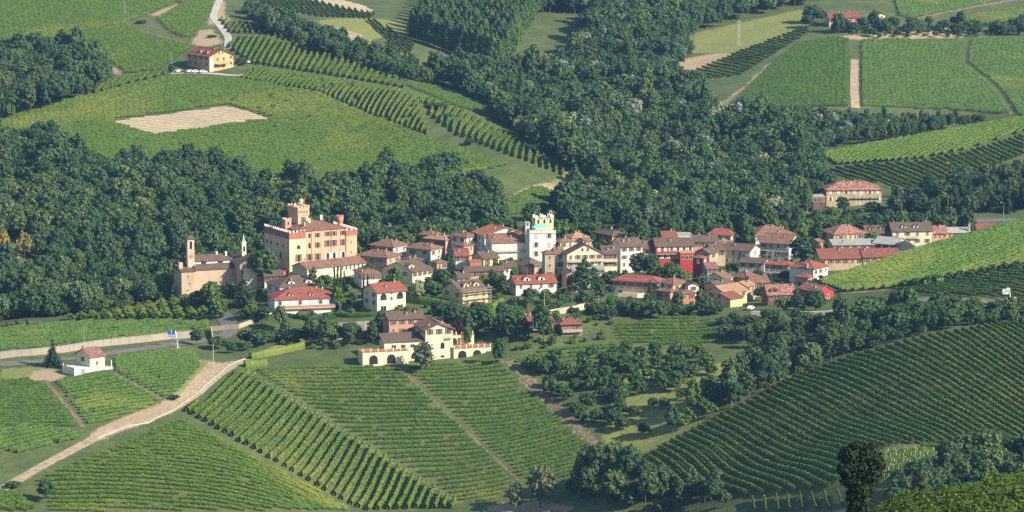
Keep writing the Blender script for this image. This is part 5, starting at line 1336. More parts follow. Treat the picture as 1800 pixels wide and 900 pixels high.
    # yellow hut beside the road
    h = hs('small yellow hut with shaded gable beside the road bend', 133, 158, 184, 628, 1263, 40, 'villa', 'mix', 'R', .52, None, (1, 1), ((.12, .62),), 'b', name='hut', cat='hut', chc='pink'); h.wins('R', 1, 1, 1.0, 1.4, 'b', 2.4, 3, a=.3, b=.62, closed=True)
    h.block('porch_roof', roof_m('mix'), h.W + .05, h.W + 3.2, -.3, 3.0, h.H - 1.9, h.H - 1.7); h.block('porch_pillar', 'white', h.W + 2.7, h.W + 3.0, 0, .3, 0, h.H - 1.92); h.block('porch_base', 'white', h.W + .04, h.W + 3.3, -.2, 3.0, -.8, .9)
    h.block('terrace', 'white', -6.5, -.02, .1, 8.0, -.8, 1.9); h.block('garage_door', m_plain('grey_door', (.25, .26, .28), .6), -4.0, -1.8, .03, .09, 0, 1.7)
    for k in range(4): h.block('parapet_post', 'white', -6.45, -6.2, .2 + 2.4 * k, .45 + 2.4 * k, 1.91, 2.9)
    h.block('parapet', 'white', -6.4, -6.26, .46, 7.9, 1.92, 2.35)
    hs('tiny white shed with red roof beside the white vine posts', 1683, 1692, 1710, 793, 1083, 30, 'white', 'red', 'L', .40, None, None, (), over=.5, name='shed', cat='shed')
    hs('orange red roof corner at the picture edge under the dark wood', -22, -6, 10, 558, 1398, 30, 'orange', 'orange', 'hip', .42, (1, 2), None, ())
# ------------------------------------------------------------------ castle, church, villa
def tower_part(root, name, x0, x1, y0, y1, z0, z1, mat):
    mb = MB(); mb.box(x0, x1, y0, y1, z0, z1); return mb.build(name, mat, root)

def build_castle():
    h = House('castle', 'large orange castle with battlements, square keep and round corner turret', 458, 508.5, 627, 409, 1402, 29, cat='castle', wl=23)
    W, L, H = h.W, h.L, h.H; R = h.root
    pale = wall_m('castle_pale'); org = wall_m('castle'); brick = m_wall('castle_brick', (0.33, 0.125, 0.09)); tile = roof_m('mix')
    wa = W * .235           # pale corner block
    tower_part(R, 'wall', 0, wa, 0, L, -1.5, H - 2.6, pale)
    tower_part(R, 'battlement_band', -.18, wa + .1, -.18, L + .1, H - 2.6, H - .1, brick)
    merlons(R, 'merlon', WHITE, (-.05, .1), (wa, .1), H - .1, .7, .75, .8, .45); merlons(R, 'merlon', WHITE, (.1, .6), (.1, L), H - .1, .7, .75, .8, .45)
    tower_part(R, 'main_wall', wa + .02, W * .84, .25, L * .92, -1.5, H + .1, org)
    tower_part(R, 'corner_wall', W * .84 + .02, W, -.12, L * .9, -1.5, H - 2.9, org)
    tower_part(R, 'battlement_band', W * .83, W + .15, -.28, L * .9 + .1, H - 2.9, H - .9, brick)
    merlons(R, 'merlon', WHITE, (W * .835, -.05), (W + .1, -.05), H - .9, .7, .75, .8, .45); merlons(R, 'merlon', WHITE, (W - .05, .5), (W - .05, L * .9), H - .9, .7, .75, .8, .45)
    # hipped roof over the main block
    rb = MB(); x0, x1, y0, y1, z = wa * .55, W * .86, -.35, L * .94, H + .12; hh = (y1 - y0) / 2; t = z + .3 + .24 * hh
    rb.solid([(x0, y0, z), (x1, y0, z), (x1, y1, z), (x0, y1, z), (x0, y0, z + .25), (x1, y0, z + .25), (x1, y1, z + .25), (x0, y1, z + .25), (x0 + hh, (y0 + y1) / 2, t), (x1 - hh, (y0 + y1) / 2, t)],
             [(0, 3, 2, 1), (0, 1, 5, 4), (1, 2, 6, 5), (2, 3, 7, 6), (3, 0, 4, 7), (4, 5, 9, 8), (5, 6, 9), (6, 7, 8, 9), (7, 4, 8)])
    roof = rb.build('roof', tile, R)
    for (x, y, c) in ((W * .42, L * .34, 'white'), (W * .66, L * .5, 'white'), (W * .30, L * .2, 'stone')):
        mb = MB(); zz = z + .3 + .24 * min(y - y0, y1 - y); mb.box(x - .4, x + .4, y - .4, y + .4, zz - .5, zz + 1.5); mb.build('chimney', wall_m(c), roof)
    # keep: left face u 519-532, right face 532-551, top v 362
    k0, k1, d0, d1 = W * .29, W * .44, L * .42, L * .80; kz = H + 8.0
    tower_part(R, 'keep', k0, k1, d0, d1, H, kz - 3.2, pale)
    tower_part(R, 'keep_head', k0 - .3, k1 + .3, d0 - .3, d1 + .3, kz - 3.2, kz, m_wall('keep_brick', (0.60, 0.33, 0.22)))
    for k in range(6): window(R, ((k0 + (k1 - k0) * (k + .5) / 6, d0 - .3, kz - 2.0), 0), .35, .9, True, None, FRAME)
    window(R, (((k0 + k1) / 2, d0, kz - 6.0), 0), 1.0, 2.3, False, 'r')
    for a, b in (((k0 - .4, d0 - .2), (k1 + .4, d0 - .2)), ((k0 - .2, d0 - .4), (k0 - .2, d1 + .4)), ((k1 + .2, d0 - .4), (k1 + .2, d1 + .4)), ((k0 - .4, d1 + .2), (k1 + .4, d1 + .2))): merlons(R, 'merlon', m_plain('keep_merlon', (.60, .44, .32), .9), a, b, kz, .7, .45, .8, .4)
    mb = MB(); mb.tube((k0 + 1.2, d0 + 1.5, kz - .2), (k0 + 1.2, d0 + 1.5, kz + 3.6), .06, .05, 6); pole = mb.build('flagpole', RAIL, R)
    for j, cc in enumerate(((.02, .28, .09), (.78, .78, .74), (.55, .04, .04))):
        fb = MB(); xs = np.linspace(j * .8, j * .8 + .8, 4)
        for a, b in zip(xs[:-1], xs[1:]):
            f = lambda s: (k0 + 1.25 + s, d0 + 1.5 + .18 * math.sin(2.2 * s), kz + 3.5 - .12 * s)
            p, q = f(a), f(b); fb.poly([(p[0], p[1], p[2] - 1.5), (q[0], q[1], q[2] - 1.5), q, p])
        fb.build('flag_stripe', m_plain('flag_%d' % j, cc, .7, .05), pole)
    # small brick turret left of the keep, round turret on the right corner
    s0 = W * .10; tower_part(R, 'turret', s0, s0 + 2.6, L * .42, L * .42 + 2.8, H - 1, H + 3.6, m_wall('turret_brick', (.55, .26, .17)))
    for a, b in (((s0, L * .42 + .2), (s0 + 2.6, L * .42 + .2)), ((s0 + .2, L * .42), (s0 + .2, L * .42 + 2.8))): merlons(R, 'merlon', m_plain('keep_merlon', (.60, .44, .32), .9), a, b, H + 3.6, .55, .4, .8, .35)
    window(R, ((s0 + 1.3, L * .42, H + 1.6), 0), .8, 1.3, True)
    tb = MB(); cx, cy = W * .885, L * .35
    tb.tube((cx, cy, H - 1.6), (cx, cy, H + 1.2), 1.0, 1.0, 14); tb.tube((cx, cy, H + 1.2), (cx, cy, H + 2.4), 1.0, 1.45, 14); tb.tube((cx, cy, H + 2.4), (cx, cy, H + 3.6), 1.45, 1.45, 14)
    tb.build('round_turret', m_wall('turret_brick', (.55, .26, .17)), R)
    for k in range(8):
        a = k * math.pi / 4; mb = MB(); mb.box(-.3, .3, -.15, .15, 0, .6); o = mb.build('merlon', m_wall('turret_brick', (.55, .26, .17)), R); o.location = (cx + 1.3 * math.cos(a), cy + 1.3 * math.sin(a), H + 3.6); o.rotation_euler = (0, 0, a + math.pi / 2)
    # openings: measured from the photo, columns as fractions of the right face
    def w(fx, zt, ww, hh, arch, shut=None, y=.25, name='window'): window(R, ((fx * W, y, H - zt - hh), 0), ww, hh, arch, shut, FRAME, name=name)
    for fx in (.30, .42): w(fx, .9, 1.1, 1.8, True, 'r' if fx > .4 else None); w(fx, 4.6, 1.1, 2.2, True, 'r' if fx > .4 else None); w(fx, 9.0, 1.2, 2.6, True, 'r')
    for fx in (.57, .665, .80): w(fx, .7, 1.2, 1.9, False, 'r'); w(fx, 4.2, 1.3, 2.5, False, 'r'); w(fx, 9.2, 1.2, 2.4, True, 'c')
    w(.135, 5.2, 1.5, 1.5, True, None, 0); w(.135, 8.8, 1.2, 2.9, True, 'r', 0)
    window(R, ((wa * .52, 0, h.gn), 0), 2.3, 4.2, True, None, WHITE, name='portal')
    for fy in (.25, .48, .72, .9): window(R, ((0, fy * L, H - 6.6), -math.pi / 2), 1.3, 1.4, True)
    for fy in (.35, .70): window(R, ((0, fy * L, H - 11.4), -math.pi / 2), 1.4, 3.0, True, None)
    window(R, ((0, .3 * L, h.gn - .3), -math.pi / 2), 2.4, 4.0, True, None, WHITE, name='portal')
    for (fx, yy, zz) in ((.915, -.12, 6.0), (.915, -.12, 10.0)): window(R, ((fx * W, yy, H - zz), 0), .5, .9)
    for fx in (.33, .62, .835):
        mb = MB(); mb.tube((fx * W, .14, 0), (fx * W, .14, H + .8), .09, .09, 6); mb.build('downpipe', m_plain('copper_pipe', (.22, .14, .10), .5), R)

def build_church():
    h = House('church', 'old brick church with slim bell tower and small spired turret', 307, 319, 345, 478, 1397, 20, cat='church', wl=11)
    R = h.root; W, L, H = h.W, h.L, h.H
    st = m_wall('church_stone', (0.44, 0.335, 0.24), .25); tile = roof_m('brown')
    tower_part(R, 'wall', 0, W, 0, L, -1.5, H, st)
    rb = MB(); rb.solid([(-.5, -.5, H), (W, -.5, H), (W, L + .5, H), (-.5, L + .5, H), (-.5, -.5, H + .2), (W, -.5, H + .2), (W, L + .5, H + 2.2), (-.5, L + .5, H + 2.2)], [(0, 3, 2, 1), (4, 5, 6, 7), (0, 1, 5, 4), (1, 2, 6, 5), (2, 3, 7, 6), (3, 0, 4, 7)]); rb.build('roof', tile, R)
    t = tower_part(R, 'turret', -.2, 1.4, 3.0, 4.6, H, H + 3.2, st)
    # bell tower
    bx, by, bw = W * .62, 4.2, 2.7; bz = H + 12.2
    tower_part(R, 'bell_tower', bx, bx + bw, by, by + bw, -1, bz, m_wall('bell_brick', (.58, .40, .30), .3))
    for z in (bz - 4.6, bz - .3, bz - 5.8): tower_part(R, 'string_course', bx - .15, bx + bw + .15, by - .15, by + bw + .15, z, z + .25, m_wall('bell_brick', (.58, .40, .30), .3))
    window(R, ((bx + bw / 2, by, bz - 4.0), 0), 1.1, 3.2, True, None, WHITE, name='bell_opening'); window(R, ((bx, by + bw / 2, bz - 4.0), -math.pi / 2), 1.1, 3.2, True, None, WHITE, name='bell_opening')
    mb = MB(); mb.tube((bx + bw / 2, by - .05, bz - 7.0), (bx + bw / 2, by - .1, bz - 7.0), .75, .75, 14); mb.build('clock_face', TERRA, R)
    mb = MB(); q = .65; mb.solid([(bx - q, by - q, bz), (bx + bw + q, by - q, bz), (bx + bw + q, by + bw + q, bz), (bx - q, by + bw + q, bz), (bx + bw / 2, by + bw / 2, bz + 1.5)], [(0, 3, 2, 1), (0, 1, 4), (1, 2, 4), (2, 3, 4), (3, 0, 4)]); mb.build('tower_roof', tile, R)
    # nave behind, lower aisle, transept with gabled front
    x0 = W + .02; x1 = W + 16.0
    tower_part(R, 'aisle_wall', x0, x1, .8, 8.0, -1.5, H + .2, st)
    rb = MB(); rb.solid([(x0 - .2, .3, H + .22), (x1, .3, H + .22), (x1, 5.4, H + 1.7), (x0 - .2, 5.4, H + 1.7), (x0 - .2, .3, H + .45), (x1, .3, H + .45), (x1, 5.4, H + 1.95), (x0 - .2, 5.4, H + 1.95)], [(0, 3, 2, 1), (4, 5, 6, 7), (0, 1, 5, 4), (1, 2, 6, 5), (2, 3, 7, 6), (3, 0, 4, 7)]); rb.build('aisle_roof', tile, R)
    tower_part(R, 'nave_wall', x0 - .5, x1, 5.5, 13.5, -1, H + 3.0, wall_m('white'))
    rb = MB(); rb.extrude([(5.0, H + 2.85), (9.5, H + 4.9), (14.0, H + 2.85), (14.0, H + 3.1), (9.5, H + 5.15), (5.0, H + 3.1)], 'x', x0 - 1.2, x1 + .3); nr = rb.build('nave_roof', tile, R)
    for fx in (.3, .75): window(R, ((x0 + 15 * fx, 5.5, H + 1.9), 0), 2.0, .9)
    for (fx, fy) in ((.72, 9.2), (.95, 8.0)):
        mb = MB(); xx = x0 + 15 * fx; mb.box(xx - .35, xx + .35, fy - .35, fy + .35, H + 3.8, H + 6.0); mb.build('chimney', wall_m('white'), nr)
    y0 = -6.0; x2 = x1 + 9.5
    mb = MB(); e = H + 2.6; mb.extrude([(x1 + .02, -1.5), (x2, -1.5), (x2, e), ((x1 + x2) / 2, e + 2.4), (x1 + .02, e)], 'y', y0, 11.0); mb.build('transept_wall', st, R)
    rb = MB(); xm = (x1 + x2) / 2; rb.extrude([(x1 - .5, e - .25), (xm, e + 2.43), (x2 + .5, e - .25), (x2 + .5, e), (xm, e + 2.68), (x1 - .5, e)], 'y', y0 - .5, 11.4); rb.build('transept_roof', tile, R)
    mb = MB(); mb.extrude([(x1 + 1.2, -1.4), (x2 - .6, -1.4), (x2 - .6, e - 2.0), (xm + .3, e - .4), (x1 + 1.2, e - 2.0)], 'y', y0 - 1.6, y0 - .02); mb.build('porch', wall_m('cream'), R)
    window(R, ((xm, y0, e + .9), 0), .8, .9, True)
    tx, ty = xm - .6, 3.0; tz = e + 7.4
    tower_part(R, 'spire_turret', tx - .8, tx + .8, ty - .8, ty + .8, e, tz, wall_m('white'))
    window(R, ((tx, ty - .8, tz - 3.6), 0), .8, 2.2, True, None, FRAME, name='bell_opening')
    tower_part(R, 'string_course', tx - 1.0, tx + 1.0, ty - 1.0, ty + 1.0, tz, tz + .2, wall_m('white'))
    mb = MB(); mb.solid([(tx - .7, ty - .7, tz + .2), (tx + .7, ty - .7, tz + .2), (tx + .7, ty + .7, tz + .2), (tx - .7, ty + .7, tz + .2), (tx, ty, tz + 3.4)], [(0, 3, 2, 1), (0, 1, 4), (1, 2, 4), (2, 3, 4), (3, 0, 4)]); mb.build('spire', m_plain('verdigris', (.20, .34, .28), .6), R)
    for (fx, zt) in ((.45, 1.5), (.55, 4.4), (.4, 7.0)): window(R, ((W * fx, 0, max(.6, H - zt - .8)), 0), .6, .8)

def build_villa():
    h = House('cream_villa', 'cream villa with arched basement terraces above the vineyard', 727, 748, 796, 580, 1293, 16, cat='villa', wl=14)
    R = h.root; W, L, H = h.W, h.L, h.H; v = wall_m('villa')
    c, n = math.cos(h.th), math.sin(h.th); x0, y0 = R.location[0], R.location[1]
    FOOT.append([(x0 + a * c - b * n, y0 + a * n + b * c) for a, b in ((-27, -9), (W + 18, -9), (W + 18, 13), (-27, 11))])
    h.body('villa', 'mix', 'L', .40, over=.9)
    h.wins('R', 1, 3, 1.1, 2.0, 'b', .8, 3, closed=False); window(R, ((W * .62, 0, H - 7.2), 0), 1.5, 2.4, True, None, WHITE); window(R, ((W * .62, 0, H - 10.4), 0), 1.5, .9, True, None, WHITE)
    h.balcony('R', .72, .95, H - 3.4, .9, CONC); h.wins('L', 1, 4, .9, 1.5, 'b', 1.0, 3); h.chimney((.2, .2), (.75, .4), c='pink')
    # lower wing to the left
    z1 = H - 4.2
    tower_part(R, 'wing_wall', -15.0, -.02, 1.5, 9.0, -1.0, z1, v)
    rb = MB(); rb.solid([(-15.5, .9, z1 + .01), (-.03, .9, z1 + .01), (-.03, 9.2, z1 + 2.0), (-15.5, 9.2, z1 + 2.0), (-15.5, .9, z1 + .25), (-.03, .9, z1 + .25), (-.03, 9.2, z1 + 2.25), (-15.5, 9.2, z1 + 2.25)], [(0, 3, 2, 1), (4, 5, 6, 7), (0, 1, 5, 4), (1, 2, 6, 5), (2, 3, 7, 6), (3, 0, 4, 7)]); rb.build('wing_roof', roof_m('brown'), R)
    for x in (-11.5, -8.0, -4.5): window(R, ((x, 1.5, z1 - 2.2), 0), 1.6, 1.1)
    # arched terraces
    def terrace(x0, x1, y0, y1, z, arches, aw, ah, posts):
        tower_part(R, 'terrace_wall', x0, x1, y0, y1, -1.2, z, v)
        tower_part(R, 'terrace_floor', x0 - .15, x1 + .15, y0 - .15, y1, z + .004, z + .16, TERRA)
        for x in arches: window(R, ((x, y0, .05), 0), aw, ah, True, None, v, name='arch_opening')
        xs = np.linspace(x0 + .2, x1 - .2, posts)
        for x in xs:
            mb = MB(); mb.box(x - .18, x + .18, y0 - .05, y0 + .31, z + .17, z + 1.35); mb.build('terrace_post', v, R)
        mb = MB(); mb.box(x0 + .1, x1 - .1, y0 + .08, y0 + .2, z + .95, z + 1.08)
        for x in np.arange(x0 + .4, x1 - .3, .42): mb.box(x - .06, x + .06, y0 + .09, y0 + .19, z + .165, z + .948)
        mb.build('balustrade', TERRA, R)
    terrace(-24.0, -7.0, -2.2, 5.0, 4.4, (-20.0, -13.4), 3.2, 3.3, 7)
    terrace(W + .02, W + 14.0, -1.2, 6.0, 4.0, (W + 3.2, W + 8.8), 3.2, 3.2, 7)
    tower_part(R, 'upper_terrace', W + .03, W + 9.6, 6.02, 12.0, 0, 7.6, v); tower_part(R, 'terrace_floor', W + .03, W + 9.8, 5.9, 12.0, 7.605, 7.8, TERRA)
    for k in range(5): tower_part(R, 'terrace_post', W + .6 + 2.1 * k, W + .95 + 2.1 * k, 6.0, 6.35, 7.81, 9.0, v)
    window(R, ((W + 2.0, 6.02, 4.2), 0), 2.4, 2.6, True, 'r', WHITE, closed=False, name='terrace_door'); window(R, ((W + 7.6, 6.02, 5.2), 0), 1.4, 1.2, True, None, WHITE)
    window(R, ((W + 12.6, -1.2, 1.6), 0), 1.5, 1.0, True, None, WHITE)
# ------------------------------------------------------------------ individual trees, hedges, roads, walls, poles and signs
def build_trees():
    T = tree_top
    # trees one can single out
    T('broad', 468, 421, 1399, 'large rounded tree against the shaded side of the castle', None, 58)
    T('conifer', 427, 473, 1374, 'big dark spruce in front of the church porch', None, 58)
    T('broad', 375, 488, 1380, 'broad tree growing against the church nave wall', None, 44)
    T('broad', 350, 508, 1382, 'bushy tree at the foot of the church nave', None, 40)
    T('broad', 402, 500, 1378, 'tree under the church transept beside the big spruce', None, 36)
    T('lime', 381, 518, 1362, 'bright green round tree at the end of the wavy vine rows', None, 46)
    T('lime', 438, 532, 1352, 'yellow green tree beside the big spruce', None, 36)
    T('broad', 462, 538, 1346, 'leafy tree left of the red roofed villa balcony', None, 34)
    T('pale', 492, 536, 1338, 'thin pale leaved tree before the red roofed villa', None, 30)
    T('lime', 590, 501, 1356, 'lime green tree at the corner of the red roofed villa', None, 30)
    T('broad', 548, 474, 1378, 'round dark tree below the castle wing', None, 22)
    T('pale', 562, 484, 1372, 'pale green tree below the castle wing windows', None, 18)
    T('broad', 649, 457, 1391, 'round dark tree at the far end of the castle wing', None, 36)
    T('lime', 690, 467, 1370, 'light green tree over the roof of the cream arcaded house', None, 38)
    T('broad', 668, 487, 1366, 'dark tree left behind the cream arcaded house', None, 24)
    T('silver', 735, 489, 1356, 'white flowering shrub tree right of the cream arcaded house', None, 28)
    T('conifer', 752, 441, 1396, 'smaller dark conifer of the pair above the hedge', None, 26)
    T('conifer', 788, 427, 1402, 'taller dark conifer of the pair above the hedge', None, 30)
    T('broad', 775, 462, 1378, 'leafy tree in front of the taller dark conifer', None, 34)
    T('broad', 762, 496, 1362, 'dark tree left of the yellow scaffolded house', None, 34)
    T('lime', 848, 480, 1372, 'light green tree above the scaffolded house roof', None, 24)
    T('broad', 868, 478, 1370, 'tall leafy tree right of the scaffolded house', None, 26)
    T('broad', 884, 486, 1364, 'dark tree left of the white house with two dormers', None, 24)
    T('lime', 870, 453, 1399, 'small bright tree beside the orange brick annex', None, 16)
    T('lime', 903, 466, 1386, 'bright tree below the dark barn roofs', None, 22)
    T('broad', 928, 506, 1349, 'dark tree in front of the white house with two dormers', None, 32)
    T('orchard', 958, 508, 1347, 'low tree at the right corner of the dormer house', None, 26)
    T('broad', 1008, 478, 1370, 'tree right of the white house with two dormers', None, 36)
    T('broad', 1040, 474, 1380, 'leafy tree below the cream gabled house', None, 34)
    T('broad', 1075, 473, 1384, 'leafy tree below the veranda wing', None, 32)
    T('broad', 1125, 431, 1402, 'tall dark tree standing left of the red house', None, 40)
    T('broad', 1152, 446, 1398, 'dark tree just below the red house balcony', None, 30)
    T('broad', 1176, 456, 1396, 'dark tree in front of the red house porch', None, 42)
    T('pale', 1202, 474, 1388, 'pale tree below the red house porch', None, 26)
    T('broad', 1232, 484, 1378, 'dark tree below the dark red tower house', None, 28)
    T('conifer', 1143, 488, 1352, 'small pointed conifer beside the large red hipped roof', None, 30)
    T('broad', 1340, 498, 1360, 'tree between the tan roofs and the mottled pink roof', None, 34)
    T('broad', 1410, 414, 1436, 'big round tree right of the grey white house with loggias', None, 52)
    T('broad', 1436, 446, 1424, 'dark tree left of the long tan house', None, 30)
    T('broad', 1382, 520, 1318, 'dark tree in front of the mottled pink roof', None, 36)
    T('broad', 1410, 522, 1314, 'dark tree between the pink roof and the red gabled house', None, 38)
    T('broad', 1434, 506, 1314, 'dark tree hiding the left half of the red gabled house', None, 34)
    T('broad', 895, 528, 1308, 'large tree left of the timber tavern', None, 56)
    T('broad', 955, 534, 1299, 'leafy tree with bare trunk in front of the timber tavern', None, 46)
    T('bare', 742, 600, 1280, 'thin grey green tree in front of the cream villa', None, 58)
    T('purple', 806, 558, 1308, 'dark purple plum tree beside the retaining wall', None, 26)
    T('lime', 822, 566, 1303, 'light green tree beside the purple plum tree', None, 20)
    T('broad', 877, 590, 1284, 'tall dark tree at the right corner of the cream villa', None, 20)
    T('conifer', 92, 594, 1277, 'dark spruce standing alone beside the small yellow hut', None, 40)
    T('broad', 345, 578, 1328, 'dark tree beside the blue road sign', None, 28)
    T('broad', 386, 588, 1322, 'dark tree at the top of the curving lane', None, 36)
    T('orchard', 408, 602, 1312, 'small round tree beside the lane top', None, 26)
    T('orchard', 432, 600, 1316, 'second small round tree above the lane hedge', None, 26)
    T('orchard', 305, 694, 1236, 'single round bush on the bare bank of the lane', None, 26)
    T('orchard', 26, 846, 1138, 'round bush at the lane bend in the picture corner', None, 36)
    T('broad', 78, 842, 1126, 'dark tree at the field corner near the picture edge', None, 38)
    T('bare', 950, 816, 1158, 'large grey green willow at the bottom of the slope', None, 62)
    T('bare', 905, 846, 1160, 'smaller grey green willow at the bottom of the slope', None, 36)
    T('pale', 1530, 524, 1288, 'big grey leaved tree on the bank left of the road', None, 66)
    T('broad', 1470, 566, 1288, 'dark tree left of the big grey leaved tree', None, 50)
    T('broad', 1598, 545, 1272, 'dark bush tree right of the big grey leaved tree', None, 46)
    T('broad', 1484, 345, 1590, 'dark tree in front of the brick villa', None, 32)
    T('broad', 1536, 352, 1590, 'smaller tree at the right corner of the brick villa', None, 28)
    T('broad', 822, 254, 1692, 'lone small tree on the far vineyard hillside', None, 24)
    T('broad', 932, 258, 1678, 'dark tree on the lower end of the far ridge', None, 44)
    T('broad', 765, 190, 1755, 'dark tree in the gap of the far ridge vines', None, 34)
    T('broad', 782, 206, 1735, 'second dark tree in the gap of the far ridge vines', None, 30)
    T('orchard', 248, 35, 1975, 'grey bush on the terrace of the upper vineyard', None, 24)
    T('orchard', 372, 62, 1922, 'bush on the bare bank above the farmhouse', None, 22)
    T('broad', 428, 100, 1852, 'dark tree right of the yellow farmhouse', None, 26)
    T('orchard', 302, 112, 1842, 'small tree left of the yellow farmhouse', None, 14)
    T('ochre', 5, 402, 1534, 'yellow tree at the picture edge in the dark wood', None, 26)
    T('ochre', 42, 404, 1534, 'olive yellow tree beside the bare patch in the wood', None, 34)
    T('silver', 816, 338, 1615, 'silver white tree standing out of the wood', None, 44)
    T('silver', 626, 306, 1640, 'small silvery tree at the upper edge of the wood', None, 26)
    T('bare', 1050, 0, 2080, 'tall pale trunked tree at the top of the gully', None, 30)
    T('bare', 1080, 0, 2085, 'second pale trunked tree at the top of the gully', None, 26)
    for u, v in ((588, 469), (593, 467), (599, 466), (605, 474)): T('cypress', u, v, 1378, 'slim dark cypress in the row before the castle wing', 'cypresses before the castle wing', 7)
    for u, v in ((639, 479), (646, 480)): T('cypress', u, v, 1368, 'slim cypress of the pair beside the small white house', 'cypress pair', 7)
    # rows and belts of alike trees
    rnd = random.Random(5)
    for u in range(1056, 1270, 17): T('broad', u + rnd.uniform(-4, 4), 528 + rnd.uniform(-6, 8), 1328 + rnd.uniform(-5, 5), 'tree in the garden belt under the large red hipped roof', 'garden belt trees', rnd.uniform(26, 36))
    for u in range(1272, 1370, 18): T('broad', u, 548 + rnd.uniform(-6, 6), 1312 + rnd.uniform(-4, 4), 'tree in the dark belt below the tan roofed houses', 'dark belt trees', rnd.uniform(26, 36))
    for u in range(1280, 1470, 17): T('broad', u, 566 + rnd.uniform(-6, 8), 1296 + rnd.uniform(-8, 4), 'tree in the hedge belt below the red gabled house', 'hedge belt trees', rnd.uniform(28, 40))
    for u in range(432, 625, 17): T('broad', u, 574 - (u - 432) * .03 + rnd.uniform(-8, 6), 1326 + rnd.uniform(-5, 5), 'dark tree in the belt below the red roofed villa', 'belt below the red roofed villa', rnd.uniform(30, 42))
    for u in range(1298, 1650, 14): T('lime' if rnd.random() < .25 else 'broad', u, 381 - (u - 1298) * .012 + rnd.uniform(-6, 8), 1512 + rnd.uniform(-8, 8), 'tree in the green belt behind the village roofs', 'belt behind the village', rnd.uniform(24, 36))
    for u in range(1000, 1300, 22): T('broad', u, 398 + rnd.uniform(-12, 10), 1505 + rnd.uniform(-6, 10), 'tree on the edge of the wood behind the village', 'wood edge trees', rnd.uniform(28, 40))
    for u in range(636, 840, 20): T('broad', u, 398 + rnd.uniform(-14, 8) , 1492 + rnd.uniform(-6, 10), 'tree of the wood edge right behind the castle', 'wood edge behind the castle', rnd.uniform(30, 42))
    for u in np.arange(1482, 1730, 10.5): T('broad', u, 190 + (u - 1482) * .03 + rnd.uniform(-3, 4), 1772 + rnd.uniform(-3, 3), 'round tree in the straight row above the bright spur', 'straight tree row', rnd.uniform(13, 17))
    for u, v, D in ((1470, 36, 1998), (1488, 34, 2000), (1430, 6, 2035), (1446, 12, 2030), (1418, 26, 2020), (1500, 36, 1998), (1520, 28, 2005), (1535, 22, 2005), (1552, 30, 2002), (1566, 24, 2008), (1604, 30, 2010), (1660, 32, 2012), (1690, 40, 2005), (1720, 44, 2002), (1760, 36, 2010), (1780, 42, 2004), (1800, 40, 2004)):
        T('broad', u, v, D, 'tree beside the far hill farm and its lane', 'trees by the far farm', rnd.uniform(24, 36))
    for u, v in ((468, 34), (484, 22), (500, 18), (515, 26), (492, 44), (530, 44), (545, 58), (560, 66), (575, 74)): T('broad', u, v, 1958 - (v - 18) * 1.0, 'dark tree in the clump on the far ridge', 'ridge clump trees', rnd.uniform(28, 40))
    for u, v, w in ((1330, 196, 30), (1352, 190, 34), (1376, 184, 34), (1400, 182, 36), (1424, 184, 32), (1446, 188, 30), (1466, 190, 28)): T('broad', u, v, 1776, 'tree in the wood edge under the far dirt strip', 'wood edge under the dirt strip', w)
    # hazel orchard
    rng = np.random.default_rng(41)
    x, y, z, u, v = scatter([(905,652),(1000,632),(1100,622),(1200,620),(1250,634),(1255,656),(1200,690),(1130,700),(1095,770),(1070,778),(980,712)], 6.9, 1180, 1300, rng)
    print('orchard', len(x))
    for a, b in zip(x, y): tree('orchard', a, b, random.uniform(.7, 1.08), 'small leafy tree in the orchard between track and meadow', 'orchard trees')
    x, y, z, u, v = scatter([(1090,700),(1180,690),(1240,660),(1340,652),(1330,668),(1210,720),(1110,790),(1080,800)], 12.0, 1180, 1300, rng)
    for a, b in zip(x, y): tree('orchard', a, b, random.uniform(.6, .9), 'small tree scattered over the rough meadow', 'meadow trees')
    # poplar plantation: straight rows
    n = 0
    a = ground(725, 70)[:2]; b = ground(880, 128)[:2]; c = ground(790, 6)[:2]
    d1 = (b - a) / np.linalg.norm(b - a); L1 = np.linalg.norm(b - a); d2 = (c - a) / np.linalg.norm(c - a); L2 = np.linalg.norm(c - a) * 1.5
    for i in np.arange(0, L2, 11.0):
        for j in np.arange(0, L1 * 1.05, 5.5):
            p = a + d2 * i + d1 * j
            tree('poplar', p[0] + random.uniform(-.5, .5), p[1] + random.uniform(-.5, .5), random.uniform(.92, 1.12), 'poplar in the planted grid on the far slope', 'poplar plantation'); n += 1
    print('poplars', n)

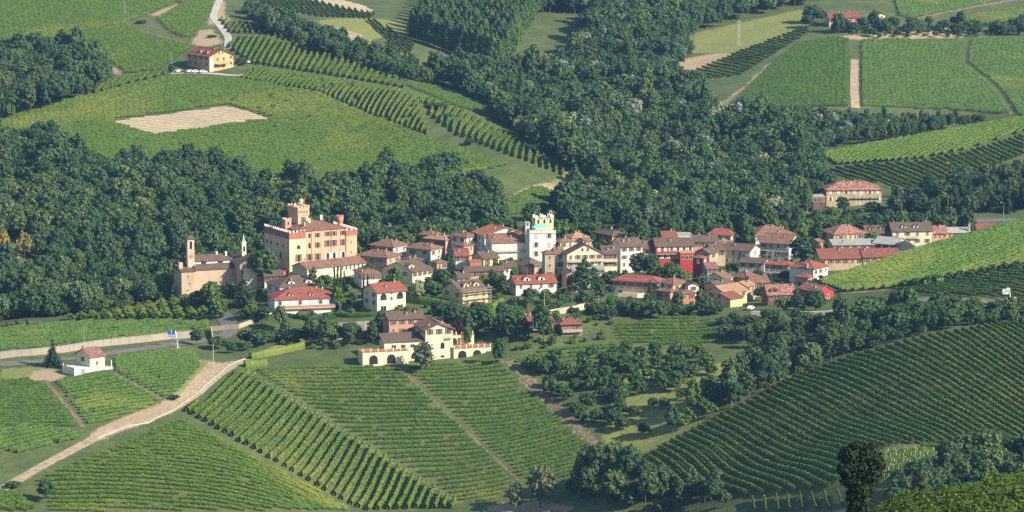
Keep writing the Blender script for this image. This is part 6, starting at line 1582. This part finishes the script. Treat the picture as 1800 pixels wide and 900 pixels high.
def build_near_tree():
    """tall ivy-clad tree close to the camera, its foot below the frame"""
    p = unproj(1510, 900, 440); x, y = p[0], p[1]; zg = float(TERR.h(x, y))
    zt = CAM_Z + float(ray(1510, 779)[1]) * y; H = zt - zg
    r = np.random.default_rng(77); parts = []
    lobes = [(0, 0, H * .10, 1.1, 1.5), (.25, .1, H * .22, 1.25, 1.4), (-.3, 0, H * .31, 1.2, 1.2), (.2, 0, H * .40, 1.3, 1.2), (-.2, .2, H * .48, 1.2, 1.1), (.4, 0, H * .55, 1.35, 1.0),
             (-1.0, 0, H * .66, 1.3, 1.0), (1.3, .2, H * .68, 1.4, 1.1), (-1.7, -.2, H * .76, 1.1, .9), (.2, 0, H * .77, 1.8, 1.5), (2.2, 0, H * .78, .9, .8), (-1.3, .2, H * .88, 1.1, .9), (1.2, -.2, H * .87, 1.3, 1.1), (-.5, .3, H * .95, .8, .6), (1.5, 0, H * .95, .7, .5)]
    for (a, b, c, rr, rz) in lobes:
        parts.append(blob((a, b, c), (rr * .66, rr * .66, rz * .66), r, 10, 7))
        n = 620; d = r.normal(size=(n, 3)); d /= np.linalg.norm(d, axis=1)[:, None]
        C = np.array((a, b, c)) + d * np.array((rr, rr, rz)) * r.uniform(.66, 1.3, n)[:, None]
        parts.append(cards(C, d + r.normal(0, .6, (n, 3)), .34, r))
    V, Q = join(parts)
    root = empty('tall_tree', (x, y, zg), .3, 'tall dark ivy covered tree close by at the bottom of the picture', 'tree')
    link(bpy.data.objects.new('crown', np_mesh('crown', V, Q, [LEAF_NEAR_SHADED])), root)
    mb = MB(); mb.tube((0, 0, -.6), (.1, 0, H * .4), .38, .28, 9); mb.tube((.1, 0, H * .4), (-.2, .1, H * .8), .28, .12, 8); mb.tube((.1, 0, H * .45), (.9, .1, H * .75), .16, .08, 6); mb.tube((0, 0, H * .5), (-.9, 0, H * .74), .14, .07, 6)
    mb.build('trunk', BARK, root)

def hedge(px, w, hgt, label, leaf=None, dmin=1000.0, D=None, group=None):
    """clipped hedge along a photo line"""
    leaf = leaf or LEAF_VINE
    P = [ground(u, v, dmin)[:2] for u, v in px]
    pts = []
    for a, b in zip(P[:-1], P[1:]):
        n = max(2, int(np.linalg.norm(b - a) / 1.0)); pts += [a + (b - a) * k / n for k in range(n)]
    pts.append(P[-1]); P = np.array(pts)
    T_ = np.gradient(P, axis=0); T_ /= np.linalg.norm(T_, axis=1)[:, None]; Nn = np.stack([-T_[:, 1], T_[:, 0]], 1)
    r = np.random.default_rng(int(px[0][0])); prof = [(-.5, -.05), (-.55, .45), (-.45, .92), (0, 1.0), (.45, .92), (.55, .45), (.5, -.05)]
    z = TERR.h(P[:, 0], P[:, 1]); o0 = np.array((*P[0], z[0])); V = []
    for i in range(len(P)):
        for (a, b) in prof: V.append((*(P[i] + Nn[i] * a * w * r.uniform(.88, 1.1)), z[i] + b * hgt * r.uniform(.94, 1.05)))
    k = len(prof); Q = [(i * k + j, i * k + j + 1, (i + 1) * k + j + 1, (i + 1) * k + j) for i in range(len(P) - 1) for j in range(k - 1)]
    parts = [(np.array(V) - o0, np.array(Q))]
    n = int(len(P) * 16); i = r.integers(0, len(P), n); a = r.uniform(0, math.pi, n); s = np.clip(np.cos(a) * .72, -.5, .5); q = np.clip(np.sin(a) * 1.2, 0, 1)
    C = np.column_stack([P[i] + Nn[i] * (s * w)[:, None] + T_[i] * r.uniform(-.5, .5, n)[:, None], z[i] + q * hgt * r.uniform(.6, 1.02, n)]) - o0
    parts.append(cards(C, np.column_stack([Nn[i] * np.cos(a)[:, None], np.sin(a)]) + r.normal(0, .3, (n, 3)), .38, r))
    V, Q = join(parts)
    o = link(bpy.data.objects.new('hedge', np_mesh('hedge', V, Q, [leaf]))); o.location = o0
    return tag(o, label, 'hedge', group)

def wall_strip(px, hgt, label, mat, th=.5, dmin=1000.0, cap=None, name='retaining_wall', base_off=0.0):
    """free-standing or retaining wall along photo points of its foot, cut into cast panels"""
    P = [ground(u, v, dmin) for u, v in px]
    root = empty(name, tuple(P[0]), 0, label, 'wall'); o0 = np.array(P[0])
    segs = []
    for a, b in zip(P[:-1], P[1:]):
        n = max(1, int(np.linalg.norm((b - a)[:2]) / 6.0))
        for k in range(n): segs.append((a + (b - a) * k / n, a + (b - a) * (k + 1) / n))
    for a, b in segs:
        d = (b - a)[:2]; L = np.linalg.norm(d); d = d / L; nn = np.array((-d[1], d[0]))
        za, zb = float(TERR.h(*a[:2])), float(TERR.h(*b[:2]))
        ha, hb = (hgt, hgt) if np.isscalar(hgt) else hgt
        mb = MB(); g = .02
        p0, p1 = a[:2] + d * g, b[:2] - d * g
        pts = []
        for (p, zz) in ((p0, za), (p1, zb)):
            for s_ in (0, th):
                for top in (0, 1): pts.append((*(p + nn * s_ - o0[:2]), (zz - 1.0 if not top else zz + hgt) - o0[2]))
        mb.solid(pts, [(0, 4, 5, 1), (2, 3, 7, 6), (1, 5, 7, 3), (0, 2, 6, 4), (0, 1, 3, 2), (4, 6, 7, 5)])
        mb.build('wall_panel', mat, root)
        if cap:
            cb = MB(); pts = []
            for (p, zz) in ((p0, za), (p1, zb)):
                for s_ in (-.08, th + .08):
                    for top in (.003, .15): pts.append((*(p + nn * s_ - o0[:2]), zz + hgt + top - o0[2]))
            cb.solid(pts, [(0, 4, 5, 1), (2, 3, 7, 6), (1, 5, 7, 3), (0, 2, 6, 4), (0, 1, 3, 2), (4, 6, 7, 5)]); cb.build('coping', cap, root)
    return root

def pole(u, v, h, label, D=None, name='utility_pole', arm=True, mat=None, r=.11):
    p = ground(u, v) if D is None else np.array((float(ray(u, v)[0]) * D, D, float(TERR.h(float(ray(u, v)[0]) * D, D))))
    root = empty(name, tuple(p), 0, label, 'pole')
    mb = MB(); mb.tube((0, 0, -.5), (0, 0, h), r * 1.3, r * .8, 8); mb.build('post', mat or m_plain('pole_wood', (.38, .35, .31), .8), root)
    if arm:
        mb = MB(); mb.box(-.7, .7, -.05, .05, h - .5, h - .38); mb.build('crossarm', RAIL, root)
        for sx in (-.6, 0, .6):
            mb = MB(); mb.tube((sx, 0, h - .378), (sx, 0, h - .18), .06, .04, 6); mb.build('insulator', WHITE, root)
    return np.array((p[0], p[1], p[2] + h - .2)), root

def wire(a, b, label, sag=1.5):
    mb = MB(); n = 14; pr = None
    for k in range(n + 1):
        t = k / n; q = a + (b - a) * t - np.array((0, 0, sag * 4 * t * (1 - t)))
        if pr is not None: mb.tube(pr - a, q - a, .035, .035, 4)
        pr = q
    o = mb.build('overhead_wire', m_plain('wire', (.30, .29, .28), .5)); o.location = a
    return tag(o, label, 'wire')

def sign_gantry(u, v, D, label, pole_h, panel, tilt, pm, sub):
    tx = float(ray(u, v)[0]); x, y = tx * D, D; z = float(TERR.h(x, y))
    root = empty('road_sign', (x, y, z), 0, label, 'sign')
    mb = MB(); mb.tube((0, 0, -.5), (-tilt, 0, pole_h), .22, .16, 10); mb.build('post', WHITE, root)
    mb = MB(); mb.box(-.9, .9, -.5, .5, -.2, .25); mb.build('footing', CONC, root)
    w, hh = panel; cx = -tilt - w / 2 - .25; cz = pole_h - hh / 2
    mb = MB(); mb.box(cx - w / 2, cx + w / 2, -.08, .08, cz - hh / 2, cz + hh / 2); pn = mb.build('sign_panel', pm, root)
    mb = MB(); mb.tube((-tilt, 0, pole_h - .3), (cx, .16, pole_h - .3), .09, .09, 6); mb.build('bracket', WHITE, root)
    return root, pn, (cx, cz, w, hh)

def build_details():
    asphalt = m_plain('asphalt', (.145, .14, .135), .9, .2, .5)
    lane = m_plain('lane_gravel', (.33, .27, .19), .9, .35, .5)
    dirt = m_plain('dirt_track', (.17, .135, .085), .95, .6, .8)
    dirt2 = m_plain('sandy_strip', (.36, .28, .19), .95, .3, .6)
    stone = m_wall('stone_wall', (.50, .43, .33), .4)
    plough = m_plain('ploughed_soil', (.35, .28, .18), .95, .2, .4)
    # roads and tracks
    drape_strip('road', [(0,641),(60,637),(130,630),(230,616),(300,606),(350,600),(392,594),(410,585),(402,566),(388,552)], 6.0, asphalt, label='grey asphalt road below the long concrete wall')
    _, lp = drape_strip('lane', [(0,862),(60,828),(130,790),(190,760),(250,742),(300,722),(345,692),(378,662),(412,640),(440,630)], 4.4, lane, .14, label='narrow lane curving up between the vineyards')
    drape_strip('lane', [(440,630),(500,604),(560,592),(620,598),(670,604)], 3.4, lane, .13, label='shaded lane below the retaining wall')
    drape_strip('track', [(894,636),(940,678),(990,726),(1040,774),(1085,818)], 3.2, dirt, .10, label='dirt track beside the hazel orchard')
    drape_strip('track', [(432,652),(500,694),(600,758),(700,820),(805,884)], 1.1, dirt, .10, label='bare strip along the striped vineyard')
    drape_strip('track', [(700,646),(760,704),(840,778),(912,846)], .8, dirt, .10, label='stepped bare strip between two vineyards')
    drape_strip('track', [(78,668),(110,706),(148,752)], 1.6, dirt, .10, label='bare strip between two small vineyards')
    drape_strip('track', [(196,656),(240,676),(284,702)], 1.8, dirt, .10, label='stepped bare strip beside the hut')
    drape_strip('track', [(1503,105),(1502,130),(1502,160),(1504,190)], 4.4, dirt2, .12, label='straight dirt strip across the far vineyard')
    drape_strip('track', [(1680,104),(1720,138),(1752,170),(1780,202)], 2.6, dirt, .10, label='stepped gap in the far vineyard')
    drape_strip('track', [(1260,196),(1312,156),(1362,110)], 3.0, dirt, .10, label='pale track climbing beside the far vineyard')
    drape_strip('lane', [(1590,40),(1640,26),(1700,14),(1760,4),(1830,-8)], 4.5, dirt, .12, label='pale lane along the far crest')
    drape_strip('lane', [(386,0),(380,14),(374,30),(392,52),(402,66),(400,86)], 4.0, m_plain('pale_gravel', (.42, .39, .34), .9, .12), .12, label='pale lane winding down to the yellow farmhouse')
    drape_strip('lane', [(290,130),(330,127),(380,130),(420,134),(436,130)], 3.2, m_plain('pale_gravel', (.42, .39, .34), .9, .12), .12, label='gravel drive before the yellow farmhouse')
    drape_strip('track', [(1475,517),(1560,510),(1640,500),(1720,486),(1800,470)], 1.8, dirt, .10, label='grass track at the foot of the sunlit knoll')
    drape_strip('road', [(1590,530),(1650,526),(1720,530),(1800,537),(1860,540)], 5.0, asphalt, .12, label='road below the dark vineyard of the knoll')
    drape_strip('road', [(1640,392),(1720,388),(1800,386),(1860,386)], 6.0, asphalt, .12, label='road behind the sunlit knoll')
    drape_strip('track', [(1420,836),(1480,812),(1560,782),(1620,762)], 1.6, dirt, .10, label='narrow path across the shaded slope')
    drape_strip('road', [(1060,508),(1090,520),(1140,530)], 5.0, asphalt, .12, label='bend of village road below the large red roof')
    drape_strip('track', [(480,212),(560,240),(620,262),(690,290)], 1.6, dirt, .5, label='thin bare line across the broad far vineyard')
    drape_strip('track', [(224,46),(275,62),(343,80)], 2.0, dirt, .12, label='dark terrace line in the upper vineyard')
    # ploughed fields: ridges of pale earth
    def ploughed(px, along, label):
        o = drape_patch('ploughed_field', px, plough, .12, .8, label)
        d = dict(poly=px, hole=None, along=along, dmin=1000.0, sp=2.3)
        rows, dr = rows_of(d); nr = np.array((-dr[1], dr[0])); base = 0; V = []; Q = []
        for P in rows:
            P = P[::2]
            if len(P) < 3: continue
            z = TERR.h(P[:, 0], P[:, 1])
            for k, (a, hh) in enumerate(((-.62, .10), (0, .52), (.62, .10))): V.append(np.column_stack([P + nr * a, z + hh]))
            n = len(P); i = np.arange(n - 1)
            Q.append(np.concatenate([np.stack([base + i, base + i + 1, base + n + i + 1, base + n + i], 1), np.stack([base + n + i, base + n + i + 1, base + 2 * n + i + 1, base + 2 * n + i], 1)])); base += 3 * n
        r = link(bpy.data.objects.new('furrows', np_mesh('furrows', np.concatenate(V), np.concatenate(Q), [m_plain('ridge_soil', (.46, .38, .255), .95, .2, .5)]))); tag(r, 'raised furrows of the ' + label, 'furrows', kind='stuff')
    ploughed([(192,214),(300,200),(403,187),(440,196),(478,211),(400,222),(272,236)], [(240,222),(440,208)], 'pale ploughed field inside the far vineyard')
    ploughed([(545,0),(600,0),(640,10),(660,20),(640,22),(580,12)], [(560,2),(640,14)], 'far ploughed field at the top of the picture')
    # walls
    w = wall_strip([(-30,634),(0,631),(60,625),(130,617),(200,607),(260,601),(300,596),(345,592)], 2.4, 'long pale concrete retaining wall beside the road', m_wall('road_wall', (.30, .262, .215), .3), .5, cap=CONC)
    wall_strip([(590,589),(628,587),(668,584)], 4.6, 'tall grey concrete retaining wall left of the pink house', m_wall('dark_concrete', (.34, .31, .27), .55), .5)
    wall_strip([(750,578),(790,574),(830,570),(872,565)], 3.6, 'grey concrete retaining wall below the scaffolded house', m_wall('dark_concrete', (.34, .31, .27), .55), .5)
    wall_strip([(872,566),(910,564),(960,556),(1000,550),(1034,542)], 2.2, 'curved stone wall above the timber tavern', stone, .5)
    wall_strip([(375,600),(372,582),(420,578),(470,560),(510,548)], 1.8, 'pale garden wall below the big spruce', m_wall('pale_wall', (.42, .36, .28), .3), .4)
    wall_strip([(1086,522),(1120,524),(1150,520)], 1.6, 'low rubble wall before the large red hipped roof', stone, .4)
    wall_strip([(1320,556),(1370,554),(1420,556),(1480,552)], 1.6, 'white topped garden wall below the red gabled house', m_wall('pale_wall', (.42, .36, .28), .3), .4, cap=WHITE)
    wall_strip([(170,772),(220,752),(262,744),(306,722),(350,690),(382,662),(414,638),(440,628)], .5, 'low pale wall along the outer side of the curving lane', m_wall('pale_wall', (.42, .36, .28), .3), .3)
    wall_strip([(1755,545),(1780,542),(1800,541),(1830,542)], .9, 'white guard wall at the road edge under the sign', WHITE, .3)
    # hedges
    hedge([(715,528),(740,534),(780,541),(816,548)], 2.2, 3.0, 'long clipped hedge sloping down right of the arcaded house', LEAF_VINE)
    hedge([(440,632),(470,626),(500,620),(534,612)], 1.8, 2.6, 'clipped green hedge beside the shaded lane', LEAF_VINE)
    hedge([(430,645),(450,644),(468,642)], 2.0, 2.4, 'short square hedge at the head of the striped vineyard', LEAF_VINE)
    hedge([(862,548),(880,536)], 2.4, 2.8, 'thick clipped hedge right of the scaffolded house', LEAF_VINE)
    hedge([(588,556),(616,558),(660,556)], 1.2, 1.8, 'low vine hedge on top of the tall concrete wall', LEAF_VINE_DARK)
    hedge([(420,572),(450,566),(500,556),(540,562),(590,560)], 1.2, 1.6, 'dark hedge below the red roofed villa terrace', LEAF)
    hedge([(592,548),(600,540),(598,528)], 2.0, 2.8, 'rounded hedge at the side of the red roofed villa', LEAF)
    for k in range(11):
        u = 1590 + k * 19.5; vv = 505 - k * 3.3
        tree_px('shrub', u, vv, 1.0, 'round vine end bush at the foot of the sunlit knoll', 'bushes along the knoll foot')
    # poles and wires
    a, _ = pole(1052, 528, 11.0, 'slim grey concrete pole on the village road bend', mat=CONC)
    b, _ = pole(957, 540, 6.5, 'wooden pole in front of the dormer house', r=.09)
    c, _ = pole(1160, 524, 8.0, 'pole in front of the large red hipped roof', r=.09)
    d, _ = pole(1245, 520, 8.0, 'pole left of the big tan roofed house', r=.09)
    wire(a, b, 'sagging wire from the concrete pole to the dormer house pole'); wire(a, c, 'sagging wire from the concrete pole towards the large red roof'); wire(c, d, 'thin wire between the two poles right of the large red roof', 1.0)
    pole(375, 648, 9.0, 'pale utility pole on the bare bank of the curving lane'); pole(650, 596, 7.0, 'slim pole in front of the tall grey wall', r=.08); pole(831, 572, 5.5, 'slim pole beside the scaffolded house wall', r=.08)
    pole(148, 612, 8.0, 'thin pole in the vineyard above the concrete wall', r=.08); pole(220, 30, 9.0, 'thin pole on the upper vineyard', r=.1); pole(302, 126, 10.0, 'tall thin mast left of the yellow farmhouse', r=.1); pole(482, 60, 9.0, 'thin white pole on the far ridge', r=.1); pole(883, 640, 8.0, 'thin pole at the corner of the cream villa', r=.08)
    for u, v, l in ((1585, 366, 'street lamp right of the brick villa'), (1666, 376, 'street lamp before the dark conifers'), (1764, 384, 'tall street lamp beside the road at the picture edge')):
        p, r = pole(u, v, 8.5, l, 1560 if u < 1700 else 1530, 'street_lamp', False, CONC, .09)
        mb = MB(); mb.tube((0, 0, 8.4), (-.9, 0, 8.7), .05, .05, 6); mb.build('arm', CONC, r); mb = MB(); mb.box(-1.5, -.85, -.15, .15, 8.62, 8.78); mb.build('lamp_head', WHITE, r)
    # lattice mast on the far meadow
    p = ground(1299, 80); root = empty('lattice_mast', tuple(p), 0, 'slim steel lattice mast on the far meadow', 'mast'); mb = MB(); Hm = 14.0
    for sx in (-1, 1):
        for sy in (-1, 1): mb.tube((sx * .7, sy * .7, -.4), (sx * .2, sy * .2, Hm), .045, .03, 5)
    for k in range(8):
        z0, z1 = Hm * k / 8, Hm * (k + 1) / 8; r0, r1 = .7 - .5 * k / 8, .7 - .5 * (k + 1) / 8
        for sy in (-1, 1): mb.tube((-r0, sy * r0, z0), (r1, sy * r1, z1), .02, .02, 4); mb.tube((r0, sy * r0, z0), (-r1, sy * r1, z1), .02, .02, 4)
    mb.build('lattice', m_plain('galvanised', (.5, .5, .5), .5), root); mb = MB(); mb.box(-1.6, 1.6, -.06, .06, Hm - 1, Hm - .85); mb.build('crossarm', m_plain('galvanised', (.5, .5, .5), .5), root)
    # signs
    blue = m_plain('sign_blue', (.03, .10, .34), .5, .05)
    r, pn, (cx, cz, w_, h_) = sign_gantry(313, 612, 1318, 'blue road sign with white mark on a leaning white post', 6.6, (2.5, 2.3), .9, blue, None)
    mb = MB(); mb.box(cx - .08, cx + .08, -.10, -.082, cz - .2, cz + 1.0); mb.tube((cx, -.082, cz + 1.15), (cx, -.10, cz + 1.15), .16, .16, 8); mb.build('sign_mark', WHITE, pn); mb = MB(); mb.box(cx - w_ / 2 + .1, cx + w_ / 2 - .1, -.098, -.081, cz - h_ / 2 + .1, cz - .35); mb.build('sign_band', m_plain('sign_pale', (.30, .40, .52), .5, .05), pn)
    mb = MB(); mb.box(-.9, .5, -.25, .25, 2.6, 3.6); mb.build('control_box', m_plain('grey_box', (.22, .24, .26), .5), r)
    r, pn, (cx, cz, w_, h_) = sign_gantry(1777, 534, 1274, 'white road sign board on a leaning white post at the picture edge', 6.4, (2.2, 1.9), .6, WHITE, None)
    sk = m_plain('sign_sky', (.20, .42, .62), .5, .05); mb = MB(); mb.box(cx - .2, cx + .95, -.10, -.082, cz - .1, cz + .75); mb.build('sign_mark', sk, pn); mb = MB(); mb.tube((cx - .55, -.082, cz - .45), (cx - .55, -.10, cz - .45), .28, .28, 10); mb.build('sign_emblem', m_plain('sign_navy', (.04, .10, .20), .5, .05), pn)
    mb = MB(); mb.box(-.1, 1.2, -.1, .1, cz + 1.0, cz + 1.35); o = mb.build('sign_topper', WHITE, r); o.location.x = cx + .3
    mb = MB(); mb.box(.5, 1.9, -.12, .12, 2.2, 3.5); mb.build('notice_board', WHITE, r); mb = MB(); mb.tube((1.2, 0, -.3), (1.2, 0, 2.2), .06, .06, 6); mb.build('board_post', CONC, r)
    # parked cars at the farmhouse and in the village
    cm = [m_plain('car_%d' % k, c, .35, .03) for k, c in enumerate(((.75, .75, .74), (.72, .72, .72), (.12, .13, .15), (.55, .56, .58), (.78, .78, .76)))]
    tyre = m_plain('tyre', (.02, .02, .02), .8)
    def car(u, v, rz, k, label, D=None):
        p = ground(u, v) if D is None else np.array((float(ray(u, v)[0]) * D, D, float(TERR.h(float(ray(u, v)[0]) * D, D))))
        root = empty('parked_car', (p[0], p[1], p[2] + .1), rz, label, 'car', 'parked cars')
        mb = MB(); prof = [(-2.05, .32), (2.05, .32), (2.1, .72), (1.25, .88), (.55, 1.42), (-1.0, 1.44), (-1.75, .95), (-2.1, .85)]; mb.extrude(prof, 'y', -.82, .82); mb.build('body', cm[k], root)
        for sy in (-1, 1):
            g = MB(); g.poly([(1.0, sy * .825, .92), (.5, sy * .825, 1.34), (-.95, sy * .825, 1.36), (-1.45, sy * .825, .98)]); g.build('side_window', GLASS_OR_SHADE, root)
        g = MB(); g.poly([(1.22, -.7, .915), (1.22, .7, .915), (.60, .66, 1.405), (.60, -.66, 1.405)]); g.build('windscreen', GLASS_OR_SHADE, root)
        for sx in (-1.3, 1.3):
            for sy in (-.83, .83): t = MB(); t.tube((sx, sy - .08, .30), (sx, sy + .08, .30), .31, .31, 12); t.build('wheel', tyre, root)
    for k, (u, v, rz) in enumerate(((307, 127, .3), (316, 127, .5), (326, 127, .1), (335, 127.5, .4), (344, 127.5, .2), (357, 128, .6))): car(u, v, rz, (0, 1, 2, 4, 0, 1)[k], ('%s car parked before the yellow farmhouse, %s along the drive' % (('white', 'white', 'black', 'white', 'white', 'white')[k], ('first', 'second', 'third', 'fourth', 'fifth', 'last')[k])))
    car(1096, 470, .2, 0, 'white car parked below the house left of the tall dark tree', 1405); car(1320, 540, 1.2, 0, 'white car beside the big tan roofed house', 1328); car(1466, 357, .2, 3, 'silver car under trees below the brick villa', 1570); car(436, 124, .3, 4, 'white car right of the yellow farmhouse', 1855)

def build_haze():
    mb = MB(); mb.box(-1500, 1500, -120, 6700, -60, 262)
    m = bpy.data.materials.new('haze_air'); m.use_nodes = True; nt = m.node_tree
    for n in list(nt.nodes):
        if n.type != 'OUTPUT_MATERIAL': nt.nodes.remove(n)
    out = [n for n in nt.nodes if n.type == 'OUTPUT_MATERIAL'][0]
    v = nt.nodes.new('ShaderNodeVolumePrincipled'); v.inputs['Color'].default_value = (.28, .56, 1.0, 1); v.inputs['Density'].default_value = HAZE; v.inputs['Anisotropy'].default_value = .3
    nt.links.new(v.outputs[0], out.inputs['Volume'])
    o = mb.build('haze', m); o['kind'] = 'stuff'; o['label'] = 'thin pale blue summer haze over the valley'
    o.display_type = 'WIRE'
HAZE = 0.55e-4
# ------------------------------------------------------------------ build
build_terrain()
build_village(); build_castle(); build_church(); build_villa()
build_details()
build_vines()
build_forests(); build_gardens(); build_edges()
build_trees(); build_near_tree()
build_haze()
